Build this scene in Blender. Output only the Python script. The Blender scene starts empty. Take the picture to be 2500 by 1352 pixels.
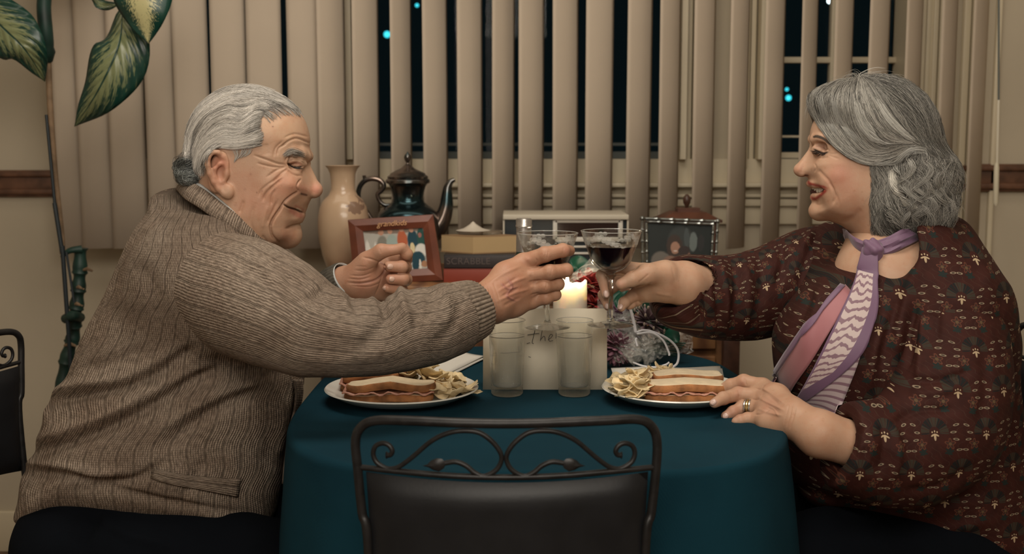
import bpy, bmesh, math, random
import numpy as np
from mathutils import Vector, Matrix
from mathutils.bvhtree import BVHTree

random.seed(7)
np.random.seed(7)
D = bpy.data
S = bpy.context.scene
COL = S.collection

# ---------------- camera, world, lights, exposure ----------------
CZ, PITCH, F = 1.17, math.radians(6.6), 2800.0
cam_d = D.cameras.new('camera')
cam_d.lens = 36.0 * F / 2500.0
cam_d.sensor_width = 36.0
cam_d.clip_start = 0.02
cam_d.dof.use_dof = True
cam_d.dof.focus_distance = 1.83
cam_d.dof.aperture_fstop = 5.0
cam = D.objects.new('camera', cam_d)
cam.location = (0, 0, CZ)
cam.rotation_euler = (math.pi / 2 - PITCH, 0, 0)
COL.objects.link(cam)
S.camera = cam

w = D.worlds.new('night')
S.world = w
w.use_nodes = True
w.node_tree.nodes['Background'].inputs[0].default_value = (0.004, 0.0085, 0.010, 1)
w.node_tree.nodes['Background'].inputs[1].default_value = 0.5

S.view_settings.view_transform = 'Standard'
S.view_settings.look = 'None'
S.view_settings.exposure = 0.0
S.view_settings.gamma = 1.0
S.cycles.max_bounces = 8
S.cycles.transparent_max_bounces = 12
S.cycles.caustics_reflective = False
S.cycles.caustics_refractive = False


def area_light(name, loc, target, sx, sy, watts, col):
    l = D.lights.new(name, 'AREA')
    l.shape = 'RECTANGLE'
    l.size, l.size_y = sx, sy
    l.energy = watts
    l.color = col
    o = D.objects.new(name, l)
    o.location = loc
    d = Vector(target) - Vector(loc)
    o.rotation_euler = d.to_track_quat('-Z', 'Y').to_euler()
    COL.objects.link(o)
    return o


# lamp over the table, added fills near the camera, one light over the sideboard
area_light('lamp_over_table', (-0.05, 1.45, 2.32), (0.0, 1.95, 0.9), 0.9, 0.6, 15.0, (1.0, 0.92, 0.80))
area_light('front_fill_high', (0.2, -0.5, 2.25), (0.05, 2.4, 1.0), 1.8, 0.9, 42.0, (1.0, 0.91, 0.79))  # added frontal fill, lifts the background
area_light('front_fill_low', (-0.5, -0.75, 1.45), (0.0, 2.0, 0.95), 0.9, 0.9, 8.0, (1.0, 0.91, 0.79))  # added low fill, evens out the light on card and table
area_light('light_by_the_window', (0.0, 2.35, 2.40), (0.0, 3.1, 1.0), 3.0, 0.3, 6.5, (1.0, 0.89, 0.73))


def P(px, py, Y):
    """world point at depth Y (distance from the camera along the room) seen at photo pixel px, py"""
    u = (px - 1250.0) / F
    v = (676.0 - py) / F
    dy = math.cos(PITCH) + v * math.sin(PITCH)
    dz = -math.sin(PITCH) + v * math.cos(PITCH)
    t = Y / dy
    return Vector((u * t, Y, CZ + dz * t))


def PZ(px, py, z):
    a = P(px, py, 1.0)
    t = (z - CZ) / (a.z - CZ)
    return Vector((a.x * t, t, z))


def proj(v):
    """(N,3) world -> (N,2) photo pixels"""
    x, y, z = v[:, 0], v[:, 1], v[:, 2] - CZ
    d = y * math.cos(PITCH) - z * math.sin(PITCH)
    h = y * math.sin(PITCH) + z * math.cos(PITCH)
    return np.stack([1250 + F * x / d, 676 - F * h / d], 1)


# ---------------- node helpers ----------------
class E:
    """tiny wrapper: arithmetic on shader sockets"""
    def __init__(s, nt, sock): s.nt, s.s = nt, sock
    def _m(s, op, *a, clamp=False):
        n = s.nt.nodes.new('ShaderNodeMath'); n.operation = op; n.use_clamp = clamp
        for i, x in enumerate((s,) + a):
            if isinstance(x, E): s.nt.links.new(x.s, n.inputs[i])
            else: n.inputs[i].default_value = float(x)
        return E(s.nt, n.outputs[0])
    def __add__(s, o): return s._m('ADD', o)
    __radd__ = __add__
    def __sub__(s, o): return s._m('SUBTRACT', o)
    def __rsub__(s, o): return (s * -1.0) + o
    def __mul__(s, o): return s._m('MULTIPLY', o)
    __rmul__ = __mul__
    def __truediv__(s, o): return s._m('DIVIDE', o)
    def abs(s): return s._m('ABSOLUTE')
    def fl(s): return s._m('FLOOR')
    def sq(s): return s._m('MULTIPLY', s)
    def sqrt(s): return s._m('SQRT')
    def sin(s): return s._m('SINE')
    def lt(s, o): return s._m('LESS_THAN', o)
    def gt(s, o): return s._m('GREATER_THAN', o)
    def mn(s, o): return s._m('MINIMUM', o)
    def mx(s, o): return s._m('MAXIMUM', o)
    def mod(s, o): return s._m('FLOORED_MODULO', o)
    def pw(s, o): return s._m('POWER', o)
    def atan2(s, o): return s._m('ARCTAN2', o)
    def ramp(s, a, b):
        n = s.nt.nodes.new('ShaderNodeMapRange'); n.interpolation_type = 'SMOOTHSTEP'
        s.nt.links.new(s.s, n.inputs[0]); n.inputs[1].default_value = a; n.inputs[2].default_value = b
        return E(s.nt, n.outputs[0])


def mixc(nt, fac, a, b, mode='MIX'):
    n = nt.nodes.new('ShaderNodeMix'); n.data_type = 'RGBA'; n.blend_type = mode
    for i, x in ((0, fac), (6, a), (7, b)):
        if isinstance(x, E): nt.links.new(x.s, n.inputs[i])
        elif hasattr(x, 'is_output'): nt.links.new(x, n.inputs[i])
        elif i == 0: n.inputs[0].default_value = x
        else: n.inputs[i].default_value = (*x, 1) if len(x) == 3 else x
    return n.outputs[2]


def tex(nt, kind, scale, vec=None, **kw):
    n = nt.nodes.new('ShaderNodeTex' + kind)
    n.inputs['Scale'].default_value = scale
    for k, v in kw.items():
        if k in n.inputs: n.inputs[k].default_value = v
        else: setattr(n, k, v)
    if vec is None:
        vec = nt.nodes.new('ShaderNodeTexCoord').outputs['Object']
    nt.links.new(vec, n.inputs['Vector'])
    return n


def attr(nt, name):
    n = nt.nodes.new('ShaderNodeAttribute'); n.attribute_name = name
    return n


def combine(nt, x, y, z=0.0):
    n = nt.nodes.new('ShaderNodeCombineXYZ')
    for i, q in enumerate((x, y, z)):
        if isinstance(q, E): nt.links.new(q.s, n.inputs[i])
        else: n.inputs[i].default_value = q
    return n.outputs[0]


def sepxyz(nt, sock):
    n = nt.nodes.new('ShaderNodeSeparateXYZ'); nt.links.new(sock, n.inputs[0])
    return [E(nt, o) for o in n.outputs]


def bump(nt, bs, height, strength=0.3, dist=0.001):
    n = nt.nodes.new('ShaderNodeBump')
    n.inputs['Strength'].default_value = strength
    n.inputs['Distance'].default_value = dist
    nt.links.new(height.s if isinstance(height, E) else height, n.inputs['Height'])
    nt.links.new(n.outputs[0], bs.inputs['Normal'])
    return n


MATS = {}
WGY = 1.885   # depth at which the two raised wine glasses meet


def mat(name, col=(0.5, 0.5, 0.5), rough=0.6, metal=0.0, spec=0.5, var=0.0, vscale=8.0, bmp=0.0, bscale=200.0,
        trans=0.0, ior=1.45, emit=None, estr=0.0, sheen=0.0, sss=0.0, alpha=1.0, coat=0.0):
    """principled material with noise colour variation and noise bump"""
    if name in MATS: return MATS[name]
    m = D.materials.new(name); m.use_nodes = True
    nt = m.node_tree; bs = nt.nodes['Principled BSDF']
    bs.inputs['Base Color'].default_value = (*col, 1)
    bs.inputs['Roughness'].default_value = rough
    bs.inputs['Metallic'].default_value = metal
    bs.inputs['Specular IOR Level'].default_value = spec
    bs.inputs['Transmission Weight'].default_value = trans
    bs.inputs['IOR'].default_value = ior
    bs.inputs['Sheen Weight'].default_value = sheen
    bs.inputs['Coat Weight'].default_value = coat
    bs.inputs['Alpha'].default_value = alpha
    if sss:
        bs.inputs['Subsurface Weight'].default_value = sss
        bs.inputs['Subsurface Radius'].default_value = (0.012, 0.004, 0.002)
        bs.inputs['Subsurface Scale'].default_value = 0.6
    if emit:
        bs.inputs['Emission Color'].default_value = (*emit, 1)
        bs.inputs['Emission Strength'].default_value = estr
    if var:
        n = tex(nt, 'Noise', vscale, Detail=4.0)
        a = tuple(c * (1 - var) for c in col); b = tuple(min(1, c * (1 + var)) for c in col)
        nt.links.new(mixc(nt, E(nt, n.outputs[0]).ramp(0.3, 0.7), a, b), bs.inputs['Base Color'])
    if bmp:
        n = tex(nt, 'Noise', bscale, Detail=3.0)
        bump(nt, bs, n.outputs[0], bmp, 0.001)
    MATS[name] = m
    return m


def nodes_of(m): return m.node_tree, m.node_tree.nodes['Principled BSDF']


# ---------------- object helpers ----------------
def tag(o, label=None, cat=None, group=None, kind=None):
    if label: o['label'] = label
    if cat: o['category'] = cat
    if group: o['group'] = group
    if kind: o['kind'] = kind
    return o


def thing(name, label, cat, loc=(0, 0, 0), group=None):
    o = D.objects.new(name, None); COL.objects.link(o); o.location = loc
    o.empty_display_size = 0.05
    return tag(o, label, cat, group)


def link(name, me, m, parent=None, smooth=True):
    """link mesh (world coordinates) as object; its vertices are moved into the frame of its parent"""
    o = D.objects.new(name, me)
    COL.objects.link(o)
    if m is not None:
        if isinstance(m, (list, tuple)):
            for q in m: me.materials.append(q)
        else: me.materials.append(m)
    if smooth: me.polygons.foreach_set('use_smooth', [True] * len(me.polygons))
    if parent is not None:
        o.parent = parent
        w = Vector((0, 0, 0)); p = parent
        while p is not None:
            w += p.location; p = p.parent
        me.transform(Matrix.Translation(-w))
    return o


def npmesh(name, V, faces, cols=None, attrs=None):
    """fast mesh from numpy; faces is (M,k) array or a list of such arrays"""
    me = D.meshes.new(name)
    V = np.asarray(V, dtype=np.float32)
    fl = faces if isinstance(faces, list) else [faces]
    fl = [np.asarray(f, dtype=np.int32) for f in fl if len(f)]
    me.vertices.add(len(V)); me.vertices.foreach_set('co', V.ravel())
    loops = np.concatenate([f.ravel() for f in fl])
    tot = np.concatenate([np.full(len(f), f.shape[1], np.int32) for f in fl])
    st = np.concatenate([[0], np.cumsum(tot)[:-1]]).astype(np.int32)
    me.loops.add(len(loops)); me.loops.foreach_set('vertex_index', loops)
    me.polygons.add(len(tot)); me.polygons.foreach_set('loop_start', st)
    me.polygons.foreach_set('loop_total', tot)
    if cols is not None:
        a = me.color_attributes.new('Col', 'FLOAT_COLOR', 'POINT')
        c = np.ones((len(V), 4), np.float32); c[:, :3] = cols
        a.data.foreach_set('color', c.ravel())
    for k, v in (attrs or {}).items():
        v = np.asarray(v, np.float32)
        if v.ndim == 1:
            a = me.attributes.new(k, 'FLOAT', 'POINT'); a.data.foreach_set('value', v)
        else:
            a = me.attributes.new(k, 'FLOAT_VECTOR', 'POINT'); a.data.foreach_set('vector', v.ravel())
    me.update(calc_edges=True)
    me.validate()
    return me


class MB:
    """collects shapes into one mesh"""
    def __init__(s): s.V = []; s.F = []
    def add(s, V, Fs):
        b = len(s.V); s.V += [tuple(v) for v in V]
        s.F += [tuple(i + b for i in f) for f in Fs]
        return s
    def box(s, c, d, rz=0.0, bev=0.0, M=None):
        bm = bmesh.new(); bmesh.ops.create_cube(bm, size=1)
        for v in bm.verts: v.co = Vector((v.co.x * d[0], v.co.y * d[1], v.co.z * d[2]))
        if bev: bmesh.ops.bevel(bm, geom=bm.edges[:], offset=bev, segments=3, affect='EDGES', profile=0.5)
        T = M if M is not None else Matrix.Translation(c) @ Matrix.Rotation(rz, 4, 'Z')
        bm.verts.index_update()
        s.add([T @ v.co for v in bm.verts], [[v.index for v in f.verts] for f in bm.faces])
        bm.free(); return s
    def lathe(s, prof, c=(0, 0, 0), n=40, M=None, cap=True, sx=1.0, sy=1.0):
        V = []; Fs = []; k = len(prof)
        for i in range(n):
            a = 2 * math.pi * i / n
            for r, z in prof: V.append(Vector((r * math.cos(a) * sx, r * math.sin(a) * sy, z)))
        for i in range(n):
            j = (i + 1) % n
            for q in range(k - 1): Fs.append((i * k + q, j * k + q, j * k + q + 1, i * k + q + 1))
        if cap:
            if prof[0][0] > 1e-6: Fs.append(tuple(i * k for i in range(n))[::-1])
            if prof[-1][0] > 1e-6: Fs.append(tuple(i * k + k - 1 for i in range(n)))
        T = M if M is not None else Matrix.Translation(c)
        return s.add([T @ v for v in V], Fs)
    def tube(s, pts, r, n=10, closed=False, flat=1.0, cap=True, up=None):
        pts = [Vector(p) for p in pts]; m = len(pts)
        rr = r if isinstance(r, (list, tuple, np.ndarray)) else [r] * m
        V = []; Fs = []; prev = None
        for i, p in enumerate(pts):
            a = pts[(i - 1) % m] if (closed or i > 0) else p
            b = pts[(i + 1) % m] if (closed or i < m - 1) else p
            t = (b - a)
            t = t.normalized() if t.length > 1e-9 else Vector((0, 0, 1))
            if prev is None:
                ref = Vector(up) if up is not None else (Vector((0, 0, 1)) if abs(t.z) < 0.9 else Vector((1, 0, 0)))
                x = t.cross(ref).normalized()
            else:
                x = (prev - t * prev.dot(t)).normalized()
            prev = x; y = t.cross(x)
            for k in range(n):
                q = 2 * math.pi * k / n
                V.append(p + x * (rr[i] * math.cos(q)) + y * (rr[i] * math.sin(q) * flat))
        for i in range(m if closed else m - 1):
            j = (i + 1) % m
            for k in range(n):
                l = (k + 1) % n
                Fs.append((i * n + k, i * n + l, j * n + l, j * n + k))
        if not closed and cap:
            Fs.append(tuple(range(n))[::-1]); Fs.append(tuple((m - 1) * n + k for k in range(n)))
        return s.add(V, Fs)
    def sphere(s, c, r, n=16, sc=(1, 1, 1), M=None):
        prof = [(math.sin(math.pi * i / n) * r, -math.cos(math.pi * i / n) * r) for i in range(n + 1)]
        T = M if M is not None else Matrix.Translation(c) @ Matrix.Diagonal((*sc, 1))
        return s.lathe(prof, n=2 * n, M=T, cap=False)
    def sheet(s, G, closed=False):
        """grid of points G[i][j]"""
        a, b = len(G), len(G[0])
        Fs = [(i * b + j, (i + 1) % a * b + j, (i + 1) % a * b + j + 1, i * b + j + 1)
              for i in range(a if closed else a - 1) for j in range(b - 1)]
        return s.add([p for r in G for p in r], Fs)
    def prism(s, poly, y0, y1, M=None):
        """poly of (x, z) extruded from y0 to y1"""
        n = len(poly); T = M if M is not None else Matrix()
        V = [T @ Vector((x, y0, z)) for x, z in poly] + [T @ Vector((x, y1, z)) for x, z in poly]
        return s.add(V, [tuple(range(n)), tuple(range(2 * n - 1, n - 1, -1))] + [(i, i + n, (i + 1) % n + n, (i + 1) % n) for i in range(n)])
    def build(s, name, m, parent=None, smooth=True, angle=40, merge=True, thick=0.0, sub=0):
        me = D.meshes.new(name)
        me.from_pydata([tuple(v) for v in s.V], [], s.F)
        bm = bmesh.new(); bm.from_mesh(me)
        if merge: bmesh.ops.remove_doubles(bm, verts=bm.verts[:], dist=1e-6)
        bmesh.ops.recalc_face_normals(bm, faces=bm.faces[:])
        if smooth:
            for e in bm.edges:
                if len(e.link_faces) == 2 and e.calc_face_angle(0) > math.radians(angle): e.smooth = False
        bm.to_mesh(me); bm.free()
        o = link(name, me, m, parent, smooth)
        if smooth: me.set_sharp_from_angle(angle=math.radians(angle))
        if thick:
            q = o.modifiers.new('thick', 'SOLIDIFY'); q.thickness = thick; q.offset = 0
        if sub:
            q = o.modifiers.new('sub', 'SUBSURF'); q.levels = sub; q.render_levels = sub
        return o


def text(name, body, size, M, m, parent, ext=0.0003, shear=0.0, space=1.0, bold=0.0):
    c = D.curves.new(name, 'FONT'); c.body = body; c.size = size; c.extrude = ext
    c.align_x = 'CENTER'; c.align_y = 'CENTER'; c.shear = shear; c.space_character = space; c.offset = bold
    t = D.objects.new(name, c); COL.objects.link(t)
    dg = bpy.context.evaluated_depsgraph_get()
    me = D.meshes.new_from_object(t.evaluated_get(dg))
    D.objects.remove(t)
    me.transform(M)
    return link(name, me, m, parent, smooth=False)


def bez(pts, n=8, closed=False):
    """Catmull-Rom through points"""
    P_ = [Vector(p) for p in pts]; out = []; m = len(P_)
    for i in range(m if closed else m - 1):
        p1, p2 = P_[i], P_[(i + 1) % m]
        p0 = P_[(i - 1) % m] if (closed or i > 0) else p1 * 2 - p2
        p3 = P_[(i + 2) % m] if (closed or i < m - 2) else p2 * 2 - p1
        for k in range(n):
            t = k / n
            out.append(0.5 * ((2 * p1) + (p2 - p0) * t + (2 * p0 - 5 * p1 + 4 * p2 - p3) * t * t + (3 * p1 - p0 - 3 * p2 + p3) * t ** 3))
    if not closed: out.append(P_[-1])
    return out


def dup(root, loc, label=None, group=None, rz=None):
    r = root.copy(); COL.objects.link(r); r.location = loc
    if rz is not None: r.rotation_euler = (0, 0, rz)
    if label: r['label'] = label
    if group: r['group'] = group
    for ch in list(root.children):
        c = ch.copy(); COL.objects.link(c); c.parent = r
        for g in list(ch.children):
            d = g.copy(); COL.objects.link(d); d.parent = c
    return r
# ---------------- the room ----------------
WY = 3.22      # front face of the window wall
BY = 3.06      # plane of the vertical blinds
wallm = mat('wall_paint', (0.47, 0.405, 0.305), 0.85, var=0.04, vscale=3, bmp=0.15, bscale=160)
trimm = mat('cream_trim', (0.62, 0.54, 0.395), 0.45, var=0.03, vscale=5)
railm = mat('brown_rail', (0.115, 0.052, 0.028), 0.4, var=0.3, vscale=30)
ceilm = mat('ceiling_paint', (0.6, 0.55, 0.47), 0.9, var=0.03)
floorm = mat('floor_boards', (0.16, 0.10, 0.06), 0.5, var=0.3, vscale=14)


def struct(name, mb, m, **k):
    o = mb.build(name, m, **k); o['kind'] = 'structure'; return o


X0, X1, YB, ZC = -1.75, 1.95, -0.9, 2.45
struct('floor', MB().box(((X0 + X1) / 2, 1.2, -0.05), (X1 - X0 + .4, 4.6, 0.1)), floorm)
struct('ceiling', MB().box(((X0 + X1) / 2, 1.2, ZC + 0.05), (X1 - X0 + .4, 4.6, 0.1)), ceilm)
struct('wall_left', MB().box((X0 - 0.05, 1.2, ZC / 2), (0.1, 4.6, ZC)), wallm)
struct('wall_right', MB().box((X1 + 0.05, 1.2, ZC / 2), (0.1, 4.6, ZC)), wallm)
struct('wall_front', MB().box(((X0 + X1) / 2, YB - 0.05, ZC / 2), (X1 - X0, 0.1, ZC)), wallm)


def wx(px, y=WY): return P(px, 300, y).x
def wz(py, y=WY): return P(1250, py, y).z


# openings in the back wall: left, centre, right
OP = [(wx(325), wx(800)), (wx(853), wx(1668)), (wx(1842), wx(2212))]
ZS, ZT = wz(388), 2.12
mb = MB()
edges = [X0] + [e for o in OP for e in o] + [X1]
for i in range(0, len(edges), 2):
    a, b = edges[i], edges[i + 1]
    mb.box(((a + b) / 2, WY + 0.06, ZC / 2), (b - a, 0.12, ZC))
for a, b in OP:
    mb.box(((a + b) / 2, WY + 0.06, ZS / 2), (b - a, 0.12, ZS))
    mb.box(((a + b) / 2, WY + 0.06, (ZT + ZC) / 2), (b - a, 0.12, ZC - ZT))
struct('wall_back', mb, wallm, merge=False, smooth=False)
glassm = mat('window_glass', (0.9, 0.95, 0.95), 0.02, trans=1.0, ior=1.1, spec=0.25)
sashm = mat('dark_sash', (0.10, 0.115, 0.11), 0.5)
for k, (a, b) in enumerate(OP):
    r = D.objects.new('window_%d' % (k + 1), None); COL.objects.link(r); r.location = ((a + b) / 2, WY, ZS); r['kind'] = 'structure'
    # casing with fluted edges
    mb = MB(); cw = 0.035
    for xx, s in ((a, -1), (b, 1)):
        mb.box((xx - s * 0.008, WY + 0.02, (ZS + ZT) / 2), (0.016, 0.16, ZT - ZS))
        for q in range(4):
            mb.box((xx + s * (0.012 + q * 0.017), WY - 0.012 - 0.004 * (q % 2), (ZS + ZT) / 2), (0.014, 0.02 + .006 * (q % 2), ZT - ZS + 0.05), bev=0.003)
    mb.box(((a + b) / 2, WY - 0.01, ZT + 0.03), (b - a + 0.14, 0.02, 0.07), bev=0.004)
    mb.build('casing', trimm, r)
    mb = MB(); ym = WY + 0.07
    if k < 2:
        zr = wz(352, ym)
        mb.box(((a + b) / 2, ym, ZS + 0.01), (b - a, 0.03, 0.02))
        mb.box(((a + b) / 2, ym, zr), (b - a, 0.022, 0.008))
        mb.box((a + 0.01, ym, (ZS + ZT) / 2), (0.02, 0.03, ZT - ZS)); mb.box((b - 0.012, ym, (ZS + ZT) / 2), (0.024, 0.03, ZT - ZS))
        mb.build('sash', sashm, r)
    else:
        xm = wx(2028, ym)
        mb.box(((a + b) / 2, ym, ZS + 0.01), (b - a, 0.03, 0.016))
        mb.box(((a + b) / 2, ym, wz(147, ym)), (b - a, 0.024, 0.017), bev=0.003)
        mb.box(((a + b) / 2, ym, wz(333, ym)), (b - a, 0.012, 0.006))
        mb.box((xm, ym, (ZS + ZT) / 2), (0.02, 0.03, ZT - ZS), bev=0.003)
        mb.box((a + 0.006, ym, (ZS + ZT) / 2), (0.012, 0.03, ZT - ZS)); mb.box((b - 0.006, ym, (ZS + ZT) / 2), (0.012, 0.03, ZT - ZS))
        mb.build('sash', trimm, r)
    MB().box(((a + b) / 2, WY + 0.085, (ZS + ZT) / 2), (b - a, 0.004, ZT - ZS)).build('pane', glassm, r, smooth=False)
# a board under the windows, the sill and the apron mouldings (one long run)
xa, xb = wx(300), wx(2260)
mb = MB()
mb.box(((xa + xb) / 2, WY - 0.012, (ZS + wz(447)) / 2), (xb - xa, 0.024, ZS - wz(447)))
mb.build('trim_1', trimm)['kind'] = 'structure'
mb = MB()
mb.box(((xa + xb) / 2, WY - 0.03, wz(450)), (xb - xa + .03, 0.07, 0.013), bev=0.004)
mb.box(((xa + xb) / 2, WY - 0.012, wz(463)), (xb - xa, 0.024, 0.02))
mb.box(((xa + xb) / 2, WY - 0.02, wz(476)), (xb - xa, 0.04, 0.012), bev=0.004)
mb.box(((xa + xb) / 2, WY - 0.015, wz(493)), (xb - xa, 0.03, 0.022), bev=0.004)
mb.box(((xa + xb) / 2, WY - 0.008, wz(525)), (xb - xa, 0.016, 0.05), bev=0.003)
mb.build('trim_2', trimm)['kind'] = 'structure'
# chair rail left and right of the windows
for i, (a, b, ya, yb) in enumerate(((X0, wx(150), 415, 480), (wx(2340), X1, 400, 467))):
    za, zb = wz(yb), wz(ya); h = zb - za
    mb = MB().box(((a + b) / 2, WY - 0.008, (za + zb) / 2), (b - a, 0.016, h), bev=0.003)
    mb.box(((a + b) / 2, WY - 0.014, za + h * .2), (b - a, 0.026, h * .22), bev=0.004)
    mb.box(((a + b) / 2, WY - 0.014, za + h * .85), (b - a, 0.026, h * .2), bev=0.004)
    o = mb.build('trim_%d' % (i + 3), railm); o['kind'] = 'structure'
# tall fluted casing at the right end of the windows
mb = MB()
for px, wd, dp in ((2262, 26, .02), (2283, 12, .03), (2345, 16, .022), (2366, 20, .03), (2424, 12, .016)):
    a = wx(px)
    mb.box((a, WY - dp / 2, (0.72 + ZC) / 2 if px < 2400 else (0.2 + ZC) / 2), (wd / F * WY, dp, ZC - .8 if px < 2400 else ZC - .3), bev=0.003)
mb.build('trim_5', trimm)['kind'] = 'structure'
mb = MB()
mb.box(((X0 + X1) / 2, WY - 0.01, 0.06), (X1 - X0, 0.02, 0.12), bev=0.004)
mb.build('baseboard_back', trimm)['kind'] = 'structure'

# vertical blinds: every slat is its own part of the blind
slatm = mat('slat_fabric', (0.475, 0.392, 0.305), 0.8, var=0.03, vscale=4)
nt, bs = nodes_of(slatm)
wv = tex(nt, 'Wave', 450, Distortion=3.0, bands_direction='Z'); bump(nt, bs, wv.outputs[0], 0.12, 0.0006)
SL = [(124, 214), (184, 275), (262, 350), (351, 438), (424, 509), (513, 606), (596, 694), (700, 787), (777, 843), (862, 925),
      (953, 1003), (1032, 1091), (1118, 1178), (1203, 1256), (1266, 1326), (1350, 1411), (1432, 1498), (1532, 1590), (1610, 1658),
      (1695, 1745), (1783, 1828), (1866, 1912), (1955, 1992), (2037, 2080), (2120, 2168), (2208, 2246), (2295, 2332), (2373, 2408)]
blind = thing('vertical_blind', 'beige vertical slat blind hanging across the dark windows', 'window blind', (0, BY, 0.89))
MB().box((0.0, BY, 2.30), (2.6, 0.05, 0.045), bev=0.004).build('headrail', trimm, blind)
SW = 0.09; zb0 = wz(606, BY)
for k, (a, b) in enumerate(SL):
    cx = P((a + b) / 2, 180, BY).x
    best = None
    for q in range(0, 86):
        an = math.radians(q)
        e1 = (cx - SW / 2 * math.cos(an)) / (BY - SW / 2 * math.sin(an)) ; e2 = (cx + SW / 2 * math.cos(an)) / (BY + SW / 2 * math.sin(an))
        wdt = abs(e2 - e1) * F / 1.0
        if best is None or abs(wdt - (b - a)) < best[0]: best = (abs(wdt - (b - a)), an)
    an = best[1]; G = []
    for i in range(9):
        t = (i / 8 - 0.5); bow = 0.006 * (1 - (2 * t) ** 2)
        dx = t * SW * math.cos(an) + bow * math.sin(an); dy = t * SW * math.sin(an) - bow * math.cos(an)
        ph = k * 1.7
        G.append([(cx + dx + 0.0015 * math.sin(z * 2 + ph), BY + dy, z) for z in (zb0, zb0 + .4, zb0 + .9, 2.29)])
    MB().sheet(G).build('slat', slatm, blind, thick=0.0012)
cordm = mat('grey_cord', (0.10, 0.11, 0.10), 0.6)
wand = thing('blind_wand', 'thin hanging wand with cream handle at the right end of the blind', 'wand', tuple(P(2438, 300, 3.0)))
MB().tube([P(2439, -300, 3.0), P(2438, 246, 3.0)], 0.0028, 8).build('cord', cordm, wand)
MB().tube([P(2438, 244, 3.0), P(2434, 402, 3.0)], 0.0035, 8).build('rod', mat('clear_rod', (0.6, 0.54, 0.42), 0.3), wand)
MB().tube([P(2433.5, 398, 3.0), P(2433, 410, 3.0), P(2431, 495, 3.0), P(2431, 503, 3.0)], [.005, .0068, .0068, .003], 10).build('handle', mat('cream_plastic', (0.62, 0.56, 0.42), 0.4), wand)

# lights far outside in the night
lm = mat('cyan_light', (0, 0, 0), emit=(0.06, 0.75, 0.9), estr=1.6)
for px, py, r, lab in ((945, 84, .019, 'bright cyan light outside the left part of the centre window'), (1018, 13, .010, 'faint cyan light high outside the centre window'),
                       (1925, 239, .016, 'cyan light outside the right window, lower of two'), (1921, 218, .009, 'dim cyan light outside the right window, just above a brighter one'),
                       (2026, 2, .015, 'white light high outside the right window')):
    p = P(px, py, 7.0)
    o = MB().sphere(p, r, 8).build('outdoor_light', lm if px != 2026 else mat('white_light', (0, 0, 0), emit=(0.8, 0.95, 1.0), estr=6.0))
    tag(o, lab, 'light', 'lights outside in the night')
# ---------------- table and cloth ----------------
TZ = 0.75
clothm = mat('teal_cloth', (0.006, 0.062, 0.094), 0.9, spec=0.15)
nt, bs = nodes_of(clothm)
n = tex(nt, 'Noise', 5.0, Detail=3.0)
nt.links.new(mixc(nt, E(nt, n.outputs[0]).ramp(0.3, 0.7), (0.0032, 0.027, 0.042), (0.0048, 0.037, 0.056)), bs.inputs['Base Color'])
w1 = tex(nt, 'Wave', 420, bands_direction='X', Distortion=1.0); w2 = tex(nt, 'Wave', 420, bands_direction='Y', Distortion=1.0)
n2 = tex(nt, 'Noise', 9.0, Detail=4.0)
bump(nt, bs, E(nt, w1.outputs[0]) * 0.25 + E(nt, w2.outputs[0]) * 0.25 + E(nt, n2.outputs[0]) * 4.0, 0.45, 0.0015)
yf, yb = PZ(1250, 1150, TZ).y, PZ(1700, 846, TZ).y
xl, xr = PZ(722, 1010, TZ).x, PZ(1815, 930, TZ).x
TCX, TCY, TA, TB = (xl + xr) / 2, (yf + yb) / 2, (xr - xl) / 2, (yb - yf) / 2


def tpt(a, s=1.0, off=0.0, e=3.4):
    c, q = math.cos(a), math.sin(a)
    r = (abs(c / TA) ** e + abs(q / TB) ** e) ** (-1 / e)
    return TCX + c * (r * s + off), TCY + q * (r * s + off)


tb = thing('dining_table', 'small table with rounded corners wholly covered by the teal cloth', 'table', (TCX, TCY, 0))
woodm = mat('table_wood', (0.10, 0.05, 0.03), 0.5, var=0.2)
ring = [tpt(2 * math.pi * i / 72, 0.975) for i in range(72)]
mb = MB(); n = 72
mb.add([(x, y, TZ - 0.030) for x, y in ring] + [(x, y, TZ - 0.004) for x, y in ring], [tuple(range(n))[::-1], tuple(range(n, 2 * n))] + [(i, (i + 1) % n, (i + 1) % n + n, i + n) for i in range(n)])
mb.build('tabletop', woodm, tb)
for sx in (-1, 1):
    for sy in (-1, 1):
        MB().tube([(TCX + sx * TA * .62, TCY + sy * TB * .68, 0), (TCX + sx * TA * .6, TCY + sy * TB * .66, TZ - .03)], [.018, .026], 12).build('leg', woodm, tb)
N = 240; rows = []
for s in (0.0, .2, .4, .55, .7, .8, .88, .94, .975, .99, 1.0):
    rows.append([(*tpt(2 * math.pi * i / N, s), TZ + 0.0012 * math.sin(i * .2 + s * 9) * (s > .5)) for i in range(N)])
for k in range(1, 7):
    t = k / 6 * math.pi / 2
    rows.append([(*tpt(2 * math.pi * i / N, 1.0, 0.008 * math.sin(t)), TZ - 0.012 * (1 - math.cos(t))) for i in range(N)])
for k in range(1, 15):
    t = k / 14; row = []
    for i in range(N):
        a = 2 * math.pi * i / N
        fold = math.sin(a * 17 + 1.2 * math.sin(a * 3)) * 0.55 + math.sin(a * 9 + 0.7) * 0.45
        fold += 0.8 * max(0, math.sin(a * 4 + math.pi)) * math.sin(a * 4)**2 * 0.6
        row.append((*tpt(a, 1.0, 0.008 + t ** .8 * (0.012 + 0.028 * (fold * 0.5 + 0.5)) + t * 0.012), TZ - 0.012 - 0.46 * t))
    rows.append(row)
rows = [r + [r[0]] for r in rows]
o = MB().sheet(rows).build('tablecloth', clothm, thick=0.0015)
tag(o, 'teal cloth draped over the table and hanging in soft folds', 'tablecloth')

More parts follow.
